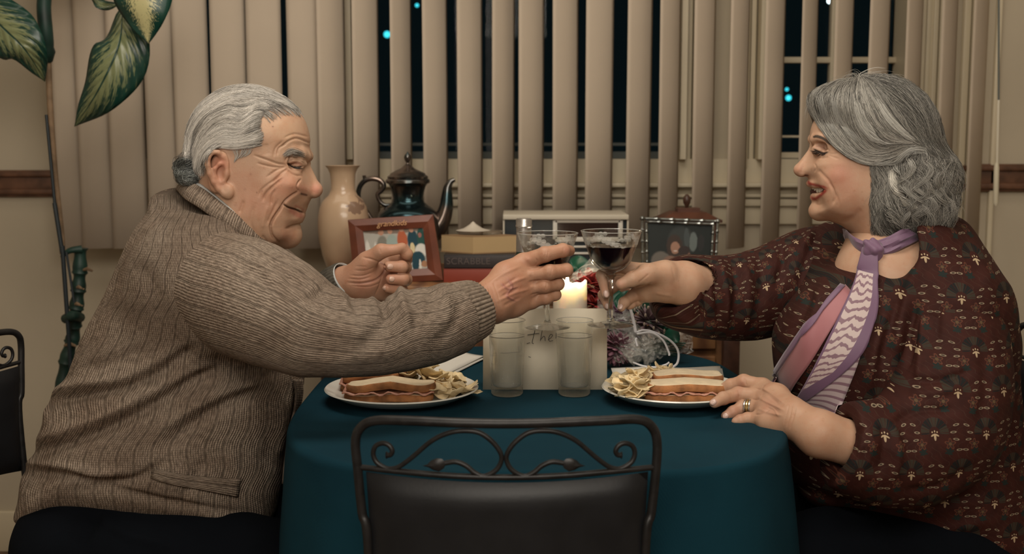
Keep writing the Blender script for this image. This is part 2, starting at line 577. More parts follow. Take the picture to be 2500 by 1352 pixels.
# ---------------- chairs ----------------
ironm = mat('black_iron', (0.018, 0.017, 0.017), 0.38, metal=0.35, var=0.3, vscale=60, bmp=0.25, bscale=90)
vinylm = mat('dark_vinyl', (0.010, 0.0105, 0.012), 0.42, spec=0.35, var=0.15, vscale=20, bmp=0.12, bscale=260)


def CB(px, py, near=True):
    """photo pixel -> point of the chair back in the frame of the front chair (x right, y towards the table, z up); bowed to the rear"""
    p = P(px, py, 1.345)
    u = p.x / 0.178 + .005
    bow = 0.030 * (1 - min(1, u * u))
    q = P(px, py, 1.345 - bow)
    return q - Vector((CH0x, 1.36, 0))


CH0x = P(1237, 1100, 1.345).x


def make_chair(label):
    t = thing('dining_chair', label, 'chair', (0, 0, 0))
    L = lambda name, mb, m, parent=t, **k: mb.build(name, m, parent, **k)
    fr = bez([CB(905, 1352) + Vector((0, .02, -.30)), CB(900, 1352), CB(884, 1250), CB(874, 1150), CB(868, 1080), CB(880, 1045), CB(915, 1027), CB(1000, 1027), CB(1120, 1032), CB(1237, 1034),
              CB(1350, 1032), CB(1470, 1027), CB(1558, 1024), CB(1592, 1043), CB(1604, 1080), CB(1601, 1150), CB(1590, 1250), CB(1575, 1352), CB(1572, 1352) + Vector((0, .02, -.30))], 6)
    L('back_frame', MB().tube(fr, .0058, 12), ironm)
    rl = bez([CB(876, 1140), CB(960, 1149), CB(1100, 1161), CB(1237, 1165), CB(1370, 1161), CB(1510, 1149), CB(1601, 1140)], 6)
    L('cross_rail', MB().tube(rl, .0036, 10), ironm)
    c7 = lambda x, y: (700 + x / 2.083, 820 + y / 2.083)
    sp = [(508, 606), (528, 604), (537, 583), (520, 556), (487, 545), (452, 560), (440, 596), (452, 635), (484, 662), (524, 676), (572, 664), (640, 615), (735, 535), (820, 494), (900, 482), (980, 492),
          (1048, 540), (1088, 596), (1090, 640), (1062, 684), (1004, 713), (955, 695), (912, 660), (860, 640), (805, 646)]
    for side in (1, -1):
        pts = [c7(x if side == 1 else 2210 - x, y) for x, y in sp]
        pl = bez([CB(*p) for p in pts], 5)
        rad = [.0030] * len(pl); rad[0] = .0045
        s_ = L('scroll', MB().tube(pl, rad, 10), ironm)
        lf = [(812, 646), (790, 625), (762, 621), (735, 632), (715, 652), (690, 660), (722, 668), (745, 682), (775, 689), (800, 672)]
        lp = [CB(*c7(x if side == 1 else 2210 - x, y)) for x, y in lf]
        c = sum(lp, Vector()) / len(lp)
        mb = MB(); m = len(lp)
        mb.add(lp + [c + Vector((0, -.006, 0)), c + Vector((0, .004, 0))], [(i, (i + 1) % m, m) for i in range(m)] + [((i + 1) % m, i, m + 1) for i in range(m)])
        mb.build('leaf', ironm, s_)
    G = []; nx, nz = 28, 16
    for side in (-1, 1):
        for i in range(nx + 1):
            u = i / nx; row = []
            for j in range(nz + 1):
                v = j / nz
                pxl = 893 + (906 - 893) * min(1, v * 2); pxr = 1583 + (1572 - 1583) * min(1, v * 2)
                px = pxl + (pxr - pxl) * u
                py = 1152 + 27 * (1 - (2 * u - 1) ** 2) * (1 - v) + v * 375
                q = CB(px, py)
                edge = min(u, 1 - u) * 12; ev = min(v, 1 - v) * 8
                th = 0.011 * min(1, edge) ** .5 * min(1, ev) ** .5
                row.append(q + Vector((0, side * th + 0.002, 0)))
            G.append(row)
    mb = MB().sheet(G[:nx + 1]); mb.sheet(G[nx + 1:])
    L('backrest', mb, vinylm)
    # seat, its frame and legs
    rr = [(math.copysign(abs(math.cos(a)) ** .6, math.cos(a)) * .175, math.copysign(abs(math.sin(a)) ** .6, math.sin(a)) * .18 + .2) for a in [2 * math.pi * i / 40 for i in range(40)]]
    mb = MB()
    prof = [(.0, .455), (.7, .455), (.93, .452), (1.0, .438), (1.0, .424), (.95, .415), (.0, .415)]
    G = [[(x * s, (y - .2) * s + .2, z) for s, z in prof] for x, y in rr]; G.append(G[0])
    L('seat', mb.sheet(G), vinylm)
    L('seat_frame', MB().tube([(x * .96, (y - .2) * .96 + .2, .405) for x, y in rr], .008, 8, closed=True), ironm)
    for sx in (-1, 1):
        L('leg', MB().tube([(sx * .165, .01, .52), (sx * .165, .015, .40), (sx * .168, -.03, 0)], .0085, 8), ironm)
        L('leg', MB().tube([(sx * .155, .36, .40), (sx * .16, .38, 0)], .0085, 8), ironm)
    return t


chair = make_chair('black iron chair with scrolled back in the foreground, facing the teal table')
chair.location = (CH0x, 1.36, 0)
dup(chair, (-0.893, 1.86, -.004), 'black iron chair at the left edge behind the man in the cardigan', rz=-math.pi / 2 - .12)
dup(chair, (0.93, 1.90, 0), 'black iron chair at the right edge behind the woman in the printed blouse', rz=math.pi / 2 + .12)
for c in (chair,) + tuple(o for o in D.objects if o.name.startswith('dining_chair.')): c['group'] = 'black iron chairs around the table'
# ---------------- things on the table ----------------
porc = mat('white_porcelain', (0.62, 0.60, 0.54), 0.18, spec=0.5, coat=0.3)
crustm = mat('bread_crust', (0.30, 0.125, 0.045), 0.8, var=0.45, vscale=45, bmp=0.5, bscale=500)
crumbm = mat('bread_crumb', (0.66, 0.54, 0.37), 0.9, var=0.08, vscale=60, bmp=0.6, bscale=700)
hamm = mat('ham', (0.46, 0.225, 0.16), 0.45, var=0.15, vscale=40, sss=0.1)
chipm = mat('potato_chip', (0.74, 0.59, 0.35), 0.55, var=0.2, vscale=50, bmp=0.5, bscale=300)
paperm = mat('white_paper', (0.66, 0.63, 0.57), 0.9, var=0.02, bmp=0.2, bscale=300)
clearm = mat('clear_glass', (0.97, 0.98, 0.97), 0.01, trans=1.0, ior=1.5)


def see_through(m, tint, fac, edge=1.0):
    """thin glass: most light passes straight, the rest is refracted and reflected"""
    nt, bs = nodes_of(m); out = nt.nodes['Material Output']
    tr = nt.nodes.new('ShaderNodeBsdfTransparent'); tr.inputs[0].default_value = (*tint, 1)
    fr = nt.nodes.new('ShaderNodeLayerWeight'); fr.inputs[0].default_value = .45
    mx = nt.nodes.new('ShaderNodeMixShader')
    k = (E(nt, fr.outputs['Facing']).pw(1.7) * edge + (1 - fac))._m('MINIMUM', 1.0)
    nt.links.new(k.s, mx.inputs[0]); nt.links.new(tr.outputs[0], mx.inputs[1]); nt.links.new(bs.outputs[0], mx.inputs[2])
    nt.links.new(mx.outputs[0], out.inputs[0])
    return m


see_through(clearm, (.985, .985, .975), .93, .8)
stemg = see_through(mat('stem_glass', (0.97, 0.98, 0.97), 0.01, trans=1.0, ior=1.5), (.95, .95, .93), .50, .8)
rimg = mat('rim_highlight', (0.55, 0.54, 0.50), 0.05, spec=1.0, coat=1.0, alpha=.55)  # pale ring material standing in for the highlight along glass rims
CT = TZ + 0.002


def plate(c, r, label):
    prof = [(0, .0), (r * .45, .0), (r * .52, .003), (r * .6, .002), (r * .8, .008), (r * .97, .019), (r, .0215), (r * .985, .0235), (r * .93, .020), (r * .78, .0115), (r * .58, .006), (0, .006)]
    return tag(MB().lathe(prof, c, n=96, cap=False).build('plate', porc, angle=60), label, 'plate', 'dinner plates')


pl1 = P(981, 950, 1.852); pl2 = P(1646, 950, 1.852)
plate((pl1.x, pl1.y, CT), 0.126, 'white round plate in front of the man holding two stacked sandwich halves')
plate((pl2.x, pl2.y, CT), 0.119, 'white round plate touched by the hand wearing rings')


def bread(wd, dp, th, z, wav, ph, cutside=False):
    """slice of bread: crumb on top, crust round the side; wd x dp"""
    n = 64; V = []; F1 = []; F2 = []
    loop = []
    for i in range(n):
        a = 2 * math.pi * i / n
        c, s_ = math.cos(a), math.sin(a)
        loop.append((math.copysign(abs(c) ** .35, c) * wd / 2, math.copysign(abs(s_) ** .35, s_) * dp / 2))
    f = lambda x, y: wav * math.sin(x * 60 + ph) + wav * .6 * math.sin(y * 80 + ph * 2)
    rings = [(0.0, th), (.5, th), (.85, th * 1.0), (.97, th * .97), (1.0, th * .8), (1.015, th * .5), (1.0, th * .15), (.96, 0), (.5, 0), (0, 0)]
    for s_, h in rings:
        for x, y in loop: V.append((x * s_, y * s_, z + h + f(x * s_, y * s_)))
    for k in range(len(rings) - 1):
        for i in range(n):
            j = (i + 1) % n
            (F2 if 3 <= k <= 6 else F1).append((k * n + i, k * n + j, (k + 1) * n + j, (k + 1) * n + i))
    return V, F1, F2


def sandwich(c, rz, wd, dp, label, wav=0.0015, ph=0.0, lift=0.0):
    t = thing('sandwich', label, 'sandwich', c, 'ham sandwich halves')
    R = Matrix.Translation(c) @ Matrix.Rotation(rz, 4, 'Z')
    z = 0.0
    for k in range(2):
        V, F1, F2 = bread(wd, dp, .0125, z, wav * (1 + k), ph + k)
        tip = (lambda x: lift * (x / wd + .5)) if k else (lambda x: 0)
        V = [R @ Vector((x + (.004 if k else 0), y - (.003 if k else 0), zz + tip(x))) for x, y, zz in V]
        me = D.meshes.new('bread_slice'); me.from_pydata([tuple(v) for v in V], [], F1 + F2)
        for i, p in enumerate(me.polygons): p.material_index = 0 if i < len(F1) else 1
        link('bread_slice', me, [crumbm, crustm], t)
        z += .0125 + .0045
    G = []
    for i in range(33):
        u = i / 32 - .5
        G.append([R @ Vector((u * wd * 1.03, v * dp * 1.10, .0148 + .0016 * math.sin(u * 26 + ph) * (1 if abs(v) > .3 else .3) + (.002 * math.cos(u * 40) if abs(v) > .45 else 0))) for v in (-.50, -.45, -.3, 0, .3, .45, .50)])
    MB().sheet(G).build('ham', hamm, t, thick=.0022)
    return t


SA = CT + .0095
sandwich((P(952, 950, 1.83).x, 1.822, SA), 0.04, .142, .062, 'sandwich half nearer the camera on the left plate', wav=.0018, ph=.8)
sandwich((P(912, 940, 1.9).x, 1.892, SA), 0.08, .105, .062, 'sandwich half lying behind another on the left plate', wav=.001, ph=2.0, lift=.008)
sandwich((P(1669, 950, 1.82).x, 1.820, SA), -0.03, .128, .062, 'sandwich half nearest the ringed hand on the right plate', wav=.0008, ph=.3)
sandwich((P(1672, 950, 1.89).x, 1.892, SA), 0.04, .115, .05, 'sandwich half behind another on the right plate', wav=.001, ph=1.5)


def chip(c, r, seed, label, group):
    rd = random.Random(seed); n = 22; rings = 6
    sx, sy = r * rd.uniform(.85, 1.15), r * rd.uniform(.65, .95)
    cu, cv = rd.uniform(.1, .42), rd.uniform(-.25, .3)
    V = [(0, 0, 0)]
    wob = [1 + .10 * math.sin(i * 1.3 + seed) + rd.uniform(-.05, .05) for i in range(n)]
    for k in range(1, rings + 1):
        for i in range(n):
            a = 2 * math.pi * i / n; q = k / rings
            x, y = math.cos(a) * q * wob[i], math.sin(a) * q * wob[i]
            V.append((x * sx, y * sy, r * (cu * x * x + cv * y * y + .08 * math.sin(5 * x + seed) * y + .05 * math.sin(7 * y + seed * 2))))
    Fs = [(0, 1 + i, 1 + (i + 1) % n) for i in range(n)]
    for k in range(rings - 1):
        for i in range(n):
            j = (i + 1) % n; Fs.append((1 + k * n + i, 1 + (k + 1) * n + i, 1 + (k + 1) * n + j, 1 + k * n + j))
    R = Matrix.Translation(c) @ Matrix.Rotation(rd.uniform(0, 6.28), 4, 'Z') @ Matrix.Rotation(rd.uniform(-.75, .75), 4, 'X') @ Matrix.Rotation(rd.uniform(-.4, .4), 4, 'Y')
    o = MB().add([R @ Vector(v) for v in V], Fs).build('potato_chip', chipm, thick=.0011, angle=80)
    tag(o, label, 'potato chip', group)


rd = random.Random(3)
for i in range(46):
    px = rd.uniform(985, 1142); Y = rd.uniform(1.80, 1.915) if px > 1068 else rd.uniform(1.865, 1.94)
    x = P(px, 950, Y).x
    if math.hypot(x - pl1.x, Y - 1.852) > .112: continue
    hz = .010 + .045 * max(0, 1 - abs(px - 1025) / 75) * rd.random() ** .6 + rd.uniform(0, .014)
    chip((x, Y, CT + hz), rd.uniform(.016, .024), i, 'pale golden crinkled chip heaped beside the sandwich on the left plate', 'potato chips heaped on the left plate')
for i in range(60):
    px = rd.uniform(1512, 1568); Y = rd.uniform(1.785, 1.90)
    if math.hypot(P(px, 950, Y).x - pl2.x, Y - 1.852) > .100: continue
    chip((P(px, 950, Y).x, Y, CT + .014 + rd.uniform(0, .026) * (1 if px > 1520 else .4)), rd.uniform(.017, .025), 50 + i, 'pale golden chip at the left end of the right plate', 'potato chips on the right plate')
for i in range(9):
    Y = rd.uniform(1.925, 1.95)
    chip((P(rd.uniform(1575, 1660), 930, Y).x, Y, CT + .02 + rd.uniform(0, .016)), rd.uniform(.018, .024), 80 + i, 'golden chip behind the sandwich halves on the right plate', 'potato chips behind the right sandwich')

# napkins
def napkin(c4, label, bumpz, seed):
    a, b, c, d = [Vector(q) for q in c4]; G = []
    for i in range(15):
        u = i / 14; row = []
        for j in range(11):
            v = j / 10
            p = (a * (1 - u) + b * u) * (1 - v) + (d * (1 - u) + c * u) * v
            row.append(p + Vector((0, 0, bumpz * math.sin(math.pi * u) * math.sin(math.pi * v) + .0015 * math.sin(u * 9 + seed) * math.sin(v * 5))))
        G.append(row)
    t = thing('napkin', label, 'napkin', tuple(a), 'white paper napkins')
    MB().sheet(G).build('upper_fold', paperm, t, thick=.0012)
    MB().sheet([[q + Vector((.003, -.004, -.0035)) for q in r] for r in G]).build('lower_fold', paperm, t, thick=.0012)


z = CT + .006
napkin([PZ(925, 918, z), PZ(1086, 914, z), PZ(1181, 870, z), PZ(1040, 836, z)], 'crumpled white paper napkin under the outstretched knitted sleeve', .012, 1)
napkin([PZ(1497, 920, z), PZ(1764, 918, z), PZ(1758, 897, z) + Vector((0, 0, .001)), PZ(1492, 897, z)], 'folded white paper napkin behind the right plate', .003, 2)


def water_glass(px, py, label):
    c = PZ(px, py, CT); t = thing('water_glass', label, 'glass', (c.x, c.y, CT), 'water glasses')
    r0, r1, h = .0268, .0315, .1265
    outer = [(0, 0), (r0 * .9, 0), (r0, .003), (r0 + .0006, .02), (r1, h)]
    inner = [(r1 - .0012, h), (r0 - .0016, .019), (r0 - .004, .0155), (0, .0148)]
    MB().lathe(outer + inner, (c.x, c.y, CT), n=64, cap=False).build('tumbler', clearm, t, angle=50)
    MB().tube([(c.x + math.cos(a_) * (r1 - .0006), c.y + math.sin(a_) * (r1 - .0006), CT + h) for a_ in [2 * math.pi * i / 64 for i in range(64)]], .0006, 6, closed=True).build('rim', rimg, t)
    wl = .100; rw = r0 + (r1 - r0) * wl / h
    mb = MB().lathe([(0, .0151), (r0 - .0043, .0158), (r0 - .0019, .0193), (rw - .00145, wl), (0, wl)], (c.x, c.y, CT), n=64, cap=False)
    mb.build('water', see_through(mat('water', (0.86, 0.84, 0.78), 0.25, trans=.3, ior=1.05), (.985, .98, .965), .82, .2), t, angle=50)
    MB().tube([(c.x + math.cos(a_) * (rw - .0016), c.y + math.sin(a_) * (rw - .0016), CT + wl) for a_ in [2 * math.pi * i / 64 for i in range(64)]], .00055, 6, closed=True).build('water_line', mat('water_line', (.16, .15, .13), .2, alpha=.75), t)
    fz = MB(); rr = random.Random(px)
    for i in range(70):
        a = rr.uniform(0, 6.28); hz = rr.uniform(.02, wl); q = (r0 + (r1 - r0) * hz / h - .0022) * rr.uniform(.6, 1)
        fz.sphere((c.x + math.cos(a) * q, c.y + math.sin(a) * q, CT + hz), rr.uniform(.0003, .0006), 3)
    fz.build('bubbles', mat('bubble', (.8, .8, .78), .2), t)['kind'] = 'stuff'


water_glass(1238, 962, 'tumbler of water on the left, nearest the outstretched knitted sleeve')
water_glass(1402, 962, 'tumbler of water on the right, in front of the handwritten word')

winem = mat('red_wine', (0.008, 0.001, 0.003), 0.05, spec=0.22)
etch = mat('etched_glass', (0.75, 0.73, 0.68), 0.6, alpha=.30)



def wine_glass(cx, ytop, ybase, level, label):
    top, base = P(cx, ytop, WGY), P(cx, ybase, WGY)
    c = (top.x, WGY, base.z); H = top.z - base.z
    t = thing('wine_glass', label, 'wine glass', c, 'etched wine glasses')
    k = 1.0 / 225 * H      # metres for one photo pixel
    out = [(72.5, 225), (64, 200), (56, 177), (46, 150), (36, 138), (22, 130), (12, 127), (9, 124)]
    stem = [(13, 122), (13, 118), (9, 115), (7.5, 108), (6.3, 80), (6, 40), (6.5, 18), (10, 10), (26, 6), (50, 2.5), (55, 1.0), (55, 0), (0, 0)]
    inn = [(0, 133), (12, 134), (24, 137.5), (34, 143), (44, 154), (54, 178), (62.4, 200), (71, 225), (72, 226)]
    MB().lathe([(r * k, z * k) for r, z in inn + out + [(0, 123.5)]], c, n=72, cap=False).build('bowl', clearm, t, angle=55)
    MB().lathe([(0, 123.4 * k)] + [(r * k, z * k) for r, z in stem], c, n=72, cap=False).build('stem', stemg, t, angle=55)
    MB().tube([Vector(c) + Vector((math.cos(a_) * 72 * k, math.sin(a_) * 72 * k, 225.5 * k)) for a_ in [2 * math.pi * i / 72 for i in range(72)]], .0008, 6, closed=True).build('rim', rimg, t)
    def ri(z):
        for (r0, z0), (r1, z1) in zip(inn, inn[1:]):
            if z0 <= z <= z1: return r0 + (r1 - r0) * (z - z0) / (z1 - z0)
    zs = [134 + (level - 134) * (q / 10) for q in range(11)]
    MB().lathe([(0, 133.4)] + [((ri(z_) - .8) * k, z_ * k) for z_ in zs] + [(0, level * k)] if False else
               [(0, 133.4 * k)] + [(max(0, ri(z_) - .8) * k, z_ * k) for z_ in zs] + [(0, level * k)], c, n=64, cap=False).build('wine', winem, t, angle=50)
    mb = MB(); rr = random.Random(5)
    for cl in range(5):
        a0 = cl * 2 * math.pi / 5 - 1.9
        for q in range(9):
            zz = 216 - (q // 3) * 7 - rr.uniform(0, 3) - (q % 3) * 1.5; aa = a0 + (q % 3 - 1) * .16 + (q // 3) * .14
            r_ = (ri(zz) + .9) * k
            n_ = Vector((math.cos(aa), math.sin(aa), 0))
            T = Matrix.Translation(Vector(c) + n_ * r_ + Vector((0, 0, zz * k))) @ n_.to_track_quat('X', 'Z').to_matrix().to_4x4() @ Matrix.Diagonal((.12, 1, .8, 1))
            mb.sphere((0, 0, 0), 6.4 * k, 6, M=T)
        for q in range(8):
            zz = 200 - q * 1.5 + 3 * math.sin(q); aa = a0 + .45 + q * .05; r_ = (ri(zz) + .9) * k; n_ = Vector((math.cos(aa), math.sin(aa), 0))
            T = Matrix.Translation(Vector(c) + n_ * r_ + Vector((0, 0, zz * k))) @ n_.to_track_quat('X', 'Z').to_matrix().to_4x4() @ Matrix.Diagonal((.12, 1, .5, 1))
            mb.sphere((0, 0, 0), 3.4 * k, 5, M=T)
    mb.build('etching', etch, t)
    return t


wine_glass(1337, 569, 798, 176, 'etched wine glass held by the man in the cardigan')
wine_glass(1492.5, 564, 793, 190, 'etched glass of dark red wine held by the woman')

# card standing behind the tumblers
cb = PZ(1330, 949, CT)
card = thing('greeting_card', 'cream handwritten card standing between the two plates', 'card', (cb.x, cb.y, CT))
def CD(px, py): return P(px, py, cb.y + (949 - py) / 197 * .012)
zt = [CD(1179, 951), CD(1482, 951), CD(1482, 753), CD(1180, 753)]
cardm = mat('cream_card', (0.86, 0.79, 0.64), 0.85, var=0.07, vscale=14, bmp=0.1, bscale=60)
nt, bs = nodes_of(cardm); tl = nt.nodes.new('ShaderNodeBsdfTranslucent'); tl.inputs[0].default_value = (.85, .76, .60, 1)
mx_ = nt.nodes.new('ShaderNodeMixShader'); mx_.inputs[0].default_value = .3
nt.links.new(bs.outputs[0], mx_.inputs[1]); nt.links.new(tl.outputs[0], mx_.inputs[2]); nt.links.new(mx_.outputs[0], nt.nodes['Material Output'].inputs[0])
mb = MB(); mb.sheet([[zt[0] * (1 - u) + zt[1] * u if v == 0 else zt[3] * (1 - u) + zt[2] * u for v in (0, 1)] for u in [i / 8 for i in range(9)]])
mb.build('front_panel', cardm, card, thick=.0006)
bk = [zt[0] + Vector((0, .06, 0)), zt[1] + Vector((0, .06, 0)), zt[2] + Vector((0, .001, 0)), zt[3] + Vector((0, .001, 0))]
MB().sheet([[bk[0], bk[3]], [bk[1], bk[2]]]).build('back_panel', cardm, card, thick=.0006)
inkm = mat('pen_ink', (0.02, 0.02, 0.025), 0.6)
mb = MB()
for ln in ([(1306, 806), (1302, 822), (1299, 836), (1303, 838)], [(1286, 838), (1294, 836)], [(1288, 817), (1300, 815), (1316, 813)],
           [(1324, 804), (1321, 820), (1319, 832)], [(1319, 830), (1326, 821), (1330, 822), (1331, 832)], [(1338, 829), (1345, 824), (1349, 818), (1344, 816), (1340, 824), (1341, 832), (1350, 831)],
           [(1358, 812), (1357, 826)],
           [(1222, 861), (1240, 861), (1267, 859)], [(1266, 846), (1268, 860)], [(1271, 858), (1274, 846), (1272, 836)], [(1272, 838), (1277, 853), (1281, 833)], [(1205, 862), (1212, 861)],
           [(1206, 846), (1203, 838)], [(1290, 870), (1296, 872)]):
    mb.tube([CD(*q) + Vector((0, -.0007, 0)) for q in bez([Vector((*a, 0)) for a in ln], 5) for q in [(q.x, q.y)]], .00042, 5)
mb.build('handwriting', inkm, card)

# candle
cc = PZ(1391, 883, CT); cy = cc.y
t = thing('candle', 'cream pillar candle burning behind the handwritten card', 'candle', (cc.x, cy, CT))
ztop = P(1391, 692, cy).z - CT; R0 = .0325
waxm = mat('candle_wax', (0.86, 0.80, 0.68), 0.5, sss=0.6)
nt, bs = nodes_of(waxm); bs.inputs['Subsurface Scale'].default_value = 1.6; bs.inputs['Subsurface Radius'].default_value = (.012, .010, .0075)
n = 56; V = []; Fs = []
prof = [(0, 0), (R0, 0), (R0, ztop * .5), (R0, ztop * .9), (R0 * .98, ztop * 1.0), (R0 * .9, ztop * 1.01), (R0 * .82, ztop * .97), (R0 * .78, ztop * .86), (0, ztop * .84)]
for i in range(n):
    a = 2 * math.pi * i / n
    for q, (r, zz) in enumerate(prof):
        wv_ = (.004 * math.sin(a * 3 + 1) + .0018 * math.sin(a * 7)) if 3 < q < 7 else 0
        rr_ = r * (1 + .03 * math.sin(a * 5) * (q > 2))
        V.append((cc.x + rr_ * math.cos(a), cy + rr_ * math.sin(a), CT + zz + wv_))
m_ = len(prof)
for i in range(n):
    for q in range(m_ - 1): Fs.append((i * m_ + q, (i + 1) % n * m_ + q, (i + 1) % n * m_ + q + 1, i * m_ + q + 1))
MB().add(V, Fs).build('wax', waxm, t, angle=60)
fp = P(1385, 686, cy - .012)
MB().tube([(fp.x, fp.y, CT + ztop * .84), (fp.x + .001, fp.y, fp.z - .005)], .0009, 6).build('wick', mat('wick', (.02, .015, .01), .9), t)
MB().lathe([(0, -.010), (.0028, -.006), (.0036, -.001), (.0026, .006), (.001, .012), (0, .015)], tuple(fp), n=16, cap=False).build('flame', mat('flame', (1, .6, .2), emit=(1, .80, .50), estr=30.0), t)
pl = D.lights.new('candle_light', 'POINT'); pl.energy = .7; pl.color = (1, .80, .58); pl.shadow_soft_size = .006
o = D.objects.new('candle_light', pl); o.location = fp + Vector((0, -.0, .004)); COL.objects.link(o)

# wine bottle behind the raised hand
by = 2.14; bx = P(1279, 600, by).x; zt_ = P(1279, 533, by).z - CT
t = thing('wine_bottle', 'wine bottle with silver foil neck behind the raised wine glass', 'bottle', (bx, by, CT))
foil = mat('silver_foil', (0.50, 0.47, 0.44), 0.33, metal=0.85, var=0.1, vscale=60, bmp=.3, bscale=90)
MB().lathe([(0, 0), (.034, 0), (.037, .004), (.037, zt_ * .58), (.033, zt_ * .66), (.02, zt_ * .73), (.0145, zt_ * .78), (.0140, zt_ * .80)], (bx, by, CT), n=40).build('bottle_body', mat('dark_bottle_glass', (0.01, 0.02, 0.012), .08, coat=.5), t)
MB().lathe([(.0147, zt_ * .72 + .01), (.0143, zt_ * .9), (.0143, zt_ * .94), (.0156, zt_ * .945), (.0156, zt_ * .955), (.0148, zt_ * .96), (.0152, zt_ * .985), (.0135, zt_), (0, zt_)], (bx, by, CT), n=40).build('foil', foil, t)
MB().lathe([(.0374, zt_ * .15), (.0374, zt_ * .5)], (bx, by, CT), n=40, cap=False).build('label', paperm, t)

# bouquet in clear wrapping, lying behind the card
bq = PZ(1560, 872, CT)
t = thing('bouquet', 'bouquet of purple and red flowers in clear wrapping with white curled ribbon', 'bouquet', (bq.x, bq.y, CT))
greenm = mat('bouquet_leaf', (0.006, 0.052, 0.030), .45, var=.3, vscale=30)
purp = mat('purple_petal', (0.12, 0.055, 0.095), .6, var=.3, vscale=60)
redm = mat('red_petal', (0.20, 0.018, 0.016), .6, var=.3, vscale=60)
pinkm = mat('dusty_pink_petal', (0.19, 0.085, 0.115), .6, var=.3, vscale=60)
stm = mat('grey_purple_bud', (0.15, 0.10, 0.11), .6, var=.4, vscale=60)
tipm = mat('pale_bud_tip', (.24, .19, .15), .6)


def petal_ball(c, r, m, n, name, pw=.4, open_=1.0, seed=1, tips=None):
    rr = random.Random(seed); mb = MB(); mt = MB()
    for i in range(n):
        ph = math.acos(1 - 1.75 * open_ * (i + .5) / n); th = i * 2.39996 + rr.uniform(-.1, .1)
        d = Vector((math.sin(ph) * math.cos(th), -math.cos(ph) * .8, math.sin(ph) * math.sin(th))).normalized()
        s_ = d.cross(Vector((.3, .2, 1))).normalized(); u = d.cross(s_)
        G = []
        for a in range(5):
            f = a / 4; wd = math.sin(math.pi * (.12 + .8 * f)) * pw * r * .5
            ce = d * r * (.25 + .75 * f) + u * r * .15 * f * f
            G.append([c + ce + s_ * wd * b + u * (abs(b) * wd * .4) for b in (-1, -.5, 0, .5, 1)])
        mb.sheet(G)
        if tips: mt.sphere(c + d * r * 1.0 + u * r * .15, r * .065, 5, sc=(1, 1, 1.7))
    o = mb.build(name, m, t, thick=.0008)
    if tips: mt.build('bud_tip', tips, o)
    return o


petal_ball(P(1583, 788, 2.17), .036, stm, 60, 'flower', .3, 1, 2, tipm)
petal_ball(P(1508, 850, 2.12), .034, pinkm, 70, 'flower', .35, 1, 3)
petal_ball(P(1442, 700, 2.26), .040, redm, 40, 'flower', .6, 1, 4)
petal_ball(P(1452, 745, 2.22), .022, redm, 14, 'flower', .7, 1, 5)
petal_ball(P(1500, 790, 2.18), .042, purp, 50, 'flower', .5, 1, 6)
petal_ball(P(1535, 822, 2.16), .028, mat('deep_violet_petal', (.035, .025, .08), .6, var=.3), 40, 'flower', .5, 1, 7)


def leaf(parent, mid, wd, m, name='leaf', bend=.15, cup=Vector((0, 0, 0)), nrm=Vector((0, -1, 0)), wl=None, wr=None, n=18):
    pts = bez(mid, n // (len(mid) - 1) + 1); G = []; L_ = len(pts); us = []; vs = []
    for i, p in enumerate(pts):
        f = i / (L_ - 1)
        tg = (pts[min(i + 1, L_ - 1)] - pts[max(i - 1, 0)]).normalized()
        s_ = tg.cross(nrm).normalized(); nn = s_.cross(tg).normalized()
        prof = (math.sin(math.pi * f ** .82) ** .95) * wd * 1.12
        row = []
        for b in range(-6, 7):
            q = b / 6; ww = prof * ((wl or 1) if b < 0 else (wr or 1))
            row.append(p + s_ * ww * q + nn * (-bend * ww * q * q + .006 * math.sin(f * 14 + q * 2) * abs(q)) + cup * q * q)
            us.append(f); vs.append(q)
        G.append(row)
    o = MB().sheet(G).build(name, m, parent, merge=False, thick=.0012)
    a = o.data.attributes.new('uvl', 'FLOAT_VECTOR', 'POINT')
    for i in range(len(us)): a.data[i].vector = (us[i], vs[i], 0)
    return o


for mid, wd in (([P(1545, 760, 2.2), P(1600, 742, 2.24), P(1625, 790, 2.22), P(1638, 826, 2.2)], .030), ([P(1575, 800, 2.2), P(1610, 810, 2.17), P(1640, 822, 2.15), P(1655, 838, 2.14)], .022),
                ([P(1430, 660, 2.28), P(1410, 650, 2.3), P(1395, 660, 2.3)], .02), ([P(1560, 740, 2.23), P(1530, 745, 2.23), P(1500, 770, 2.22)], .025),
                ([P(1470, 720, 2.24), P(1500, 735, 2.24), P(1530, 765, 2.22)], .02), ([P(1560, 770, 2.25), P(1615, 765, 2.26), P(1640, 800, 2.24)], .024)):
    leaf(t, mid, wd, greenm)
for i in range(7):
    MB().tube(bez([P(1500 + i * 8, 800, 2.2), P(1570 + i * 5, 850 - i * 3, 2.17), P(1650 + i * 4, 868 - i * 5, 2.16)], 5), .0016, 6).build('stem', greenm, t)
cel = mat('cellophane', (0.80, 0.78, 0.72), (.12), alpha=.20, spec=1.0, coat=1.0)
nt, bs = nodes_of(cel); n1 = tex(nt, 'Voronoi', 42, feature='DISTANCE_TO_EDGE'); n2 = tex(nt, 'Noise', 25, Detail=4.0)
bump(nt, bs, E(nt, n1.outputs[0]).mn(.15) * 3 + E(nt, n2.outputs[0]) * 2, 1.0, .006)


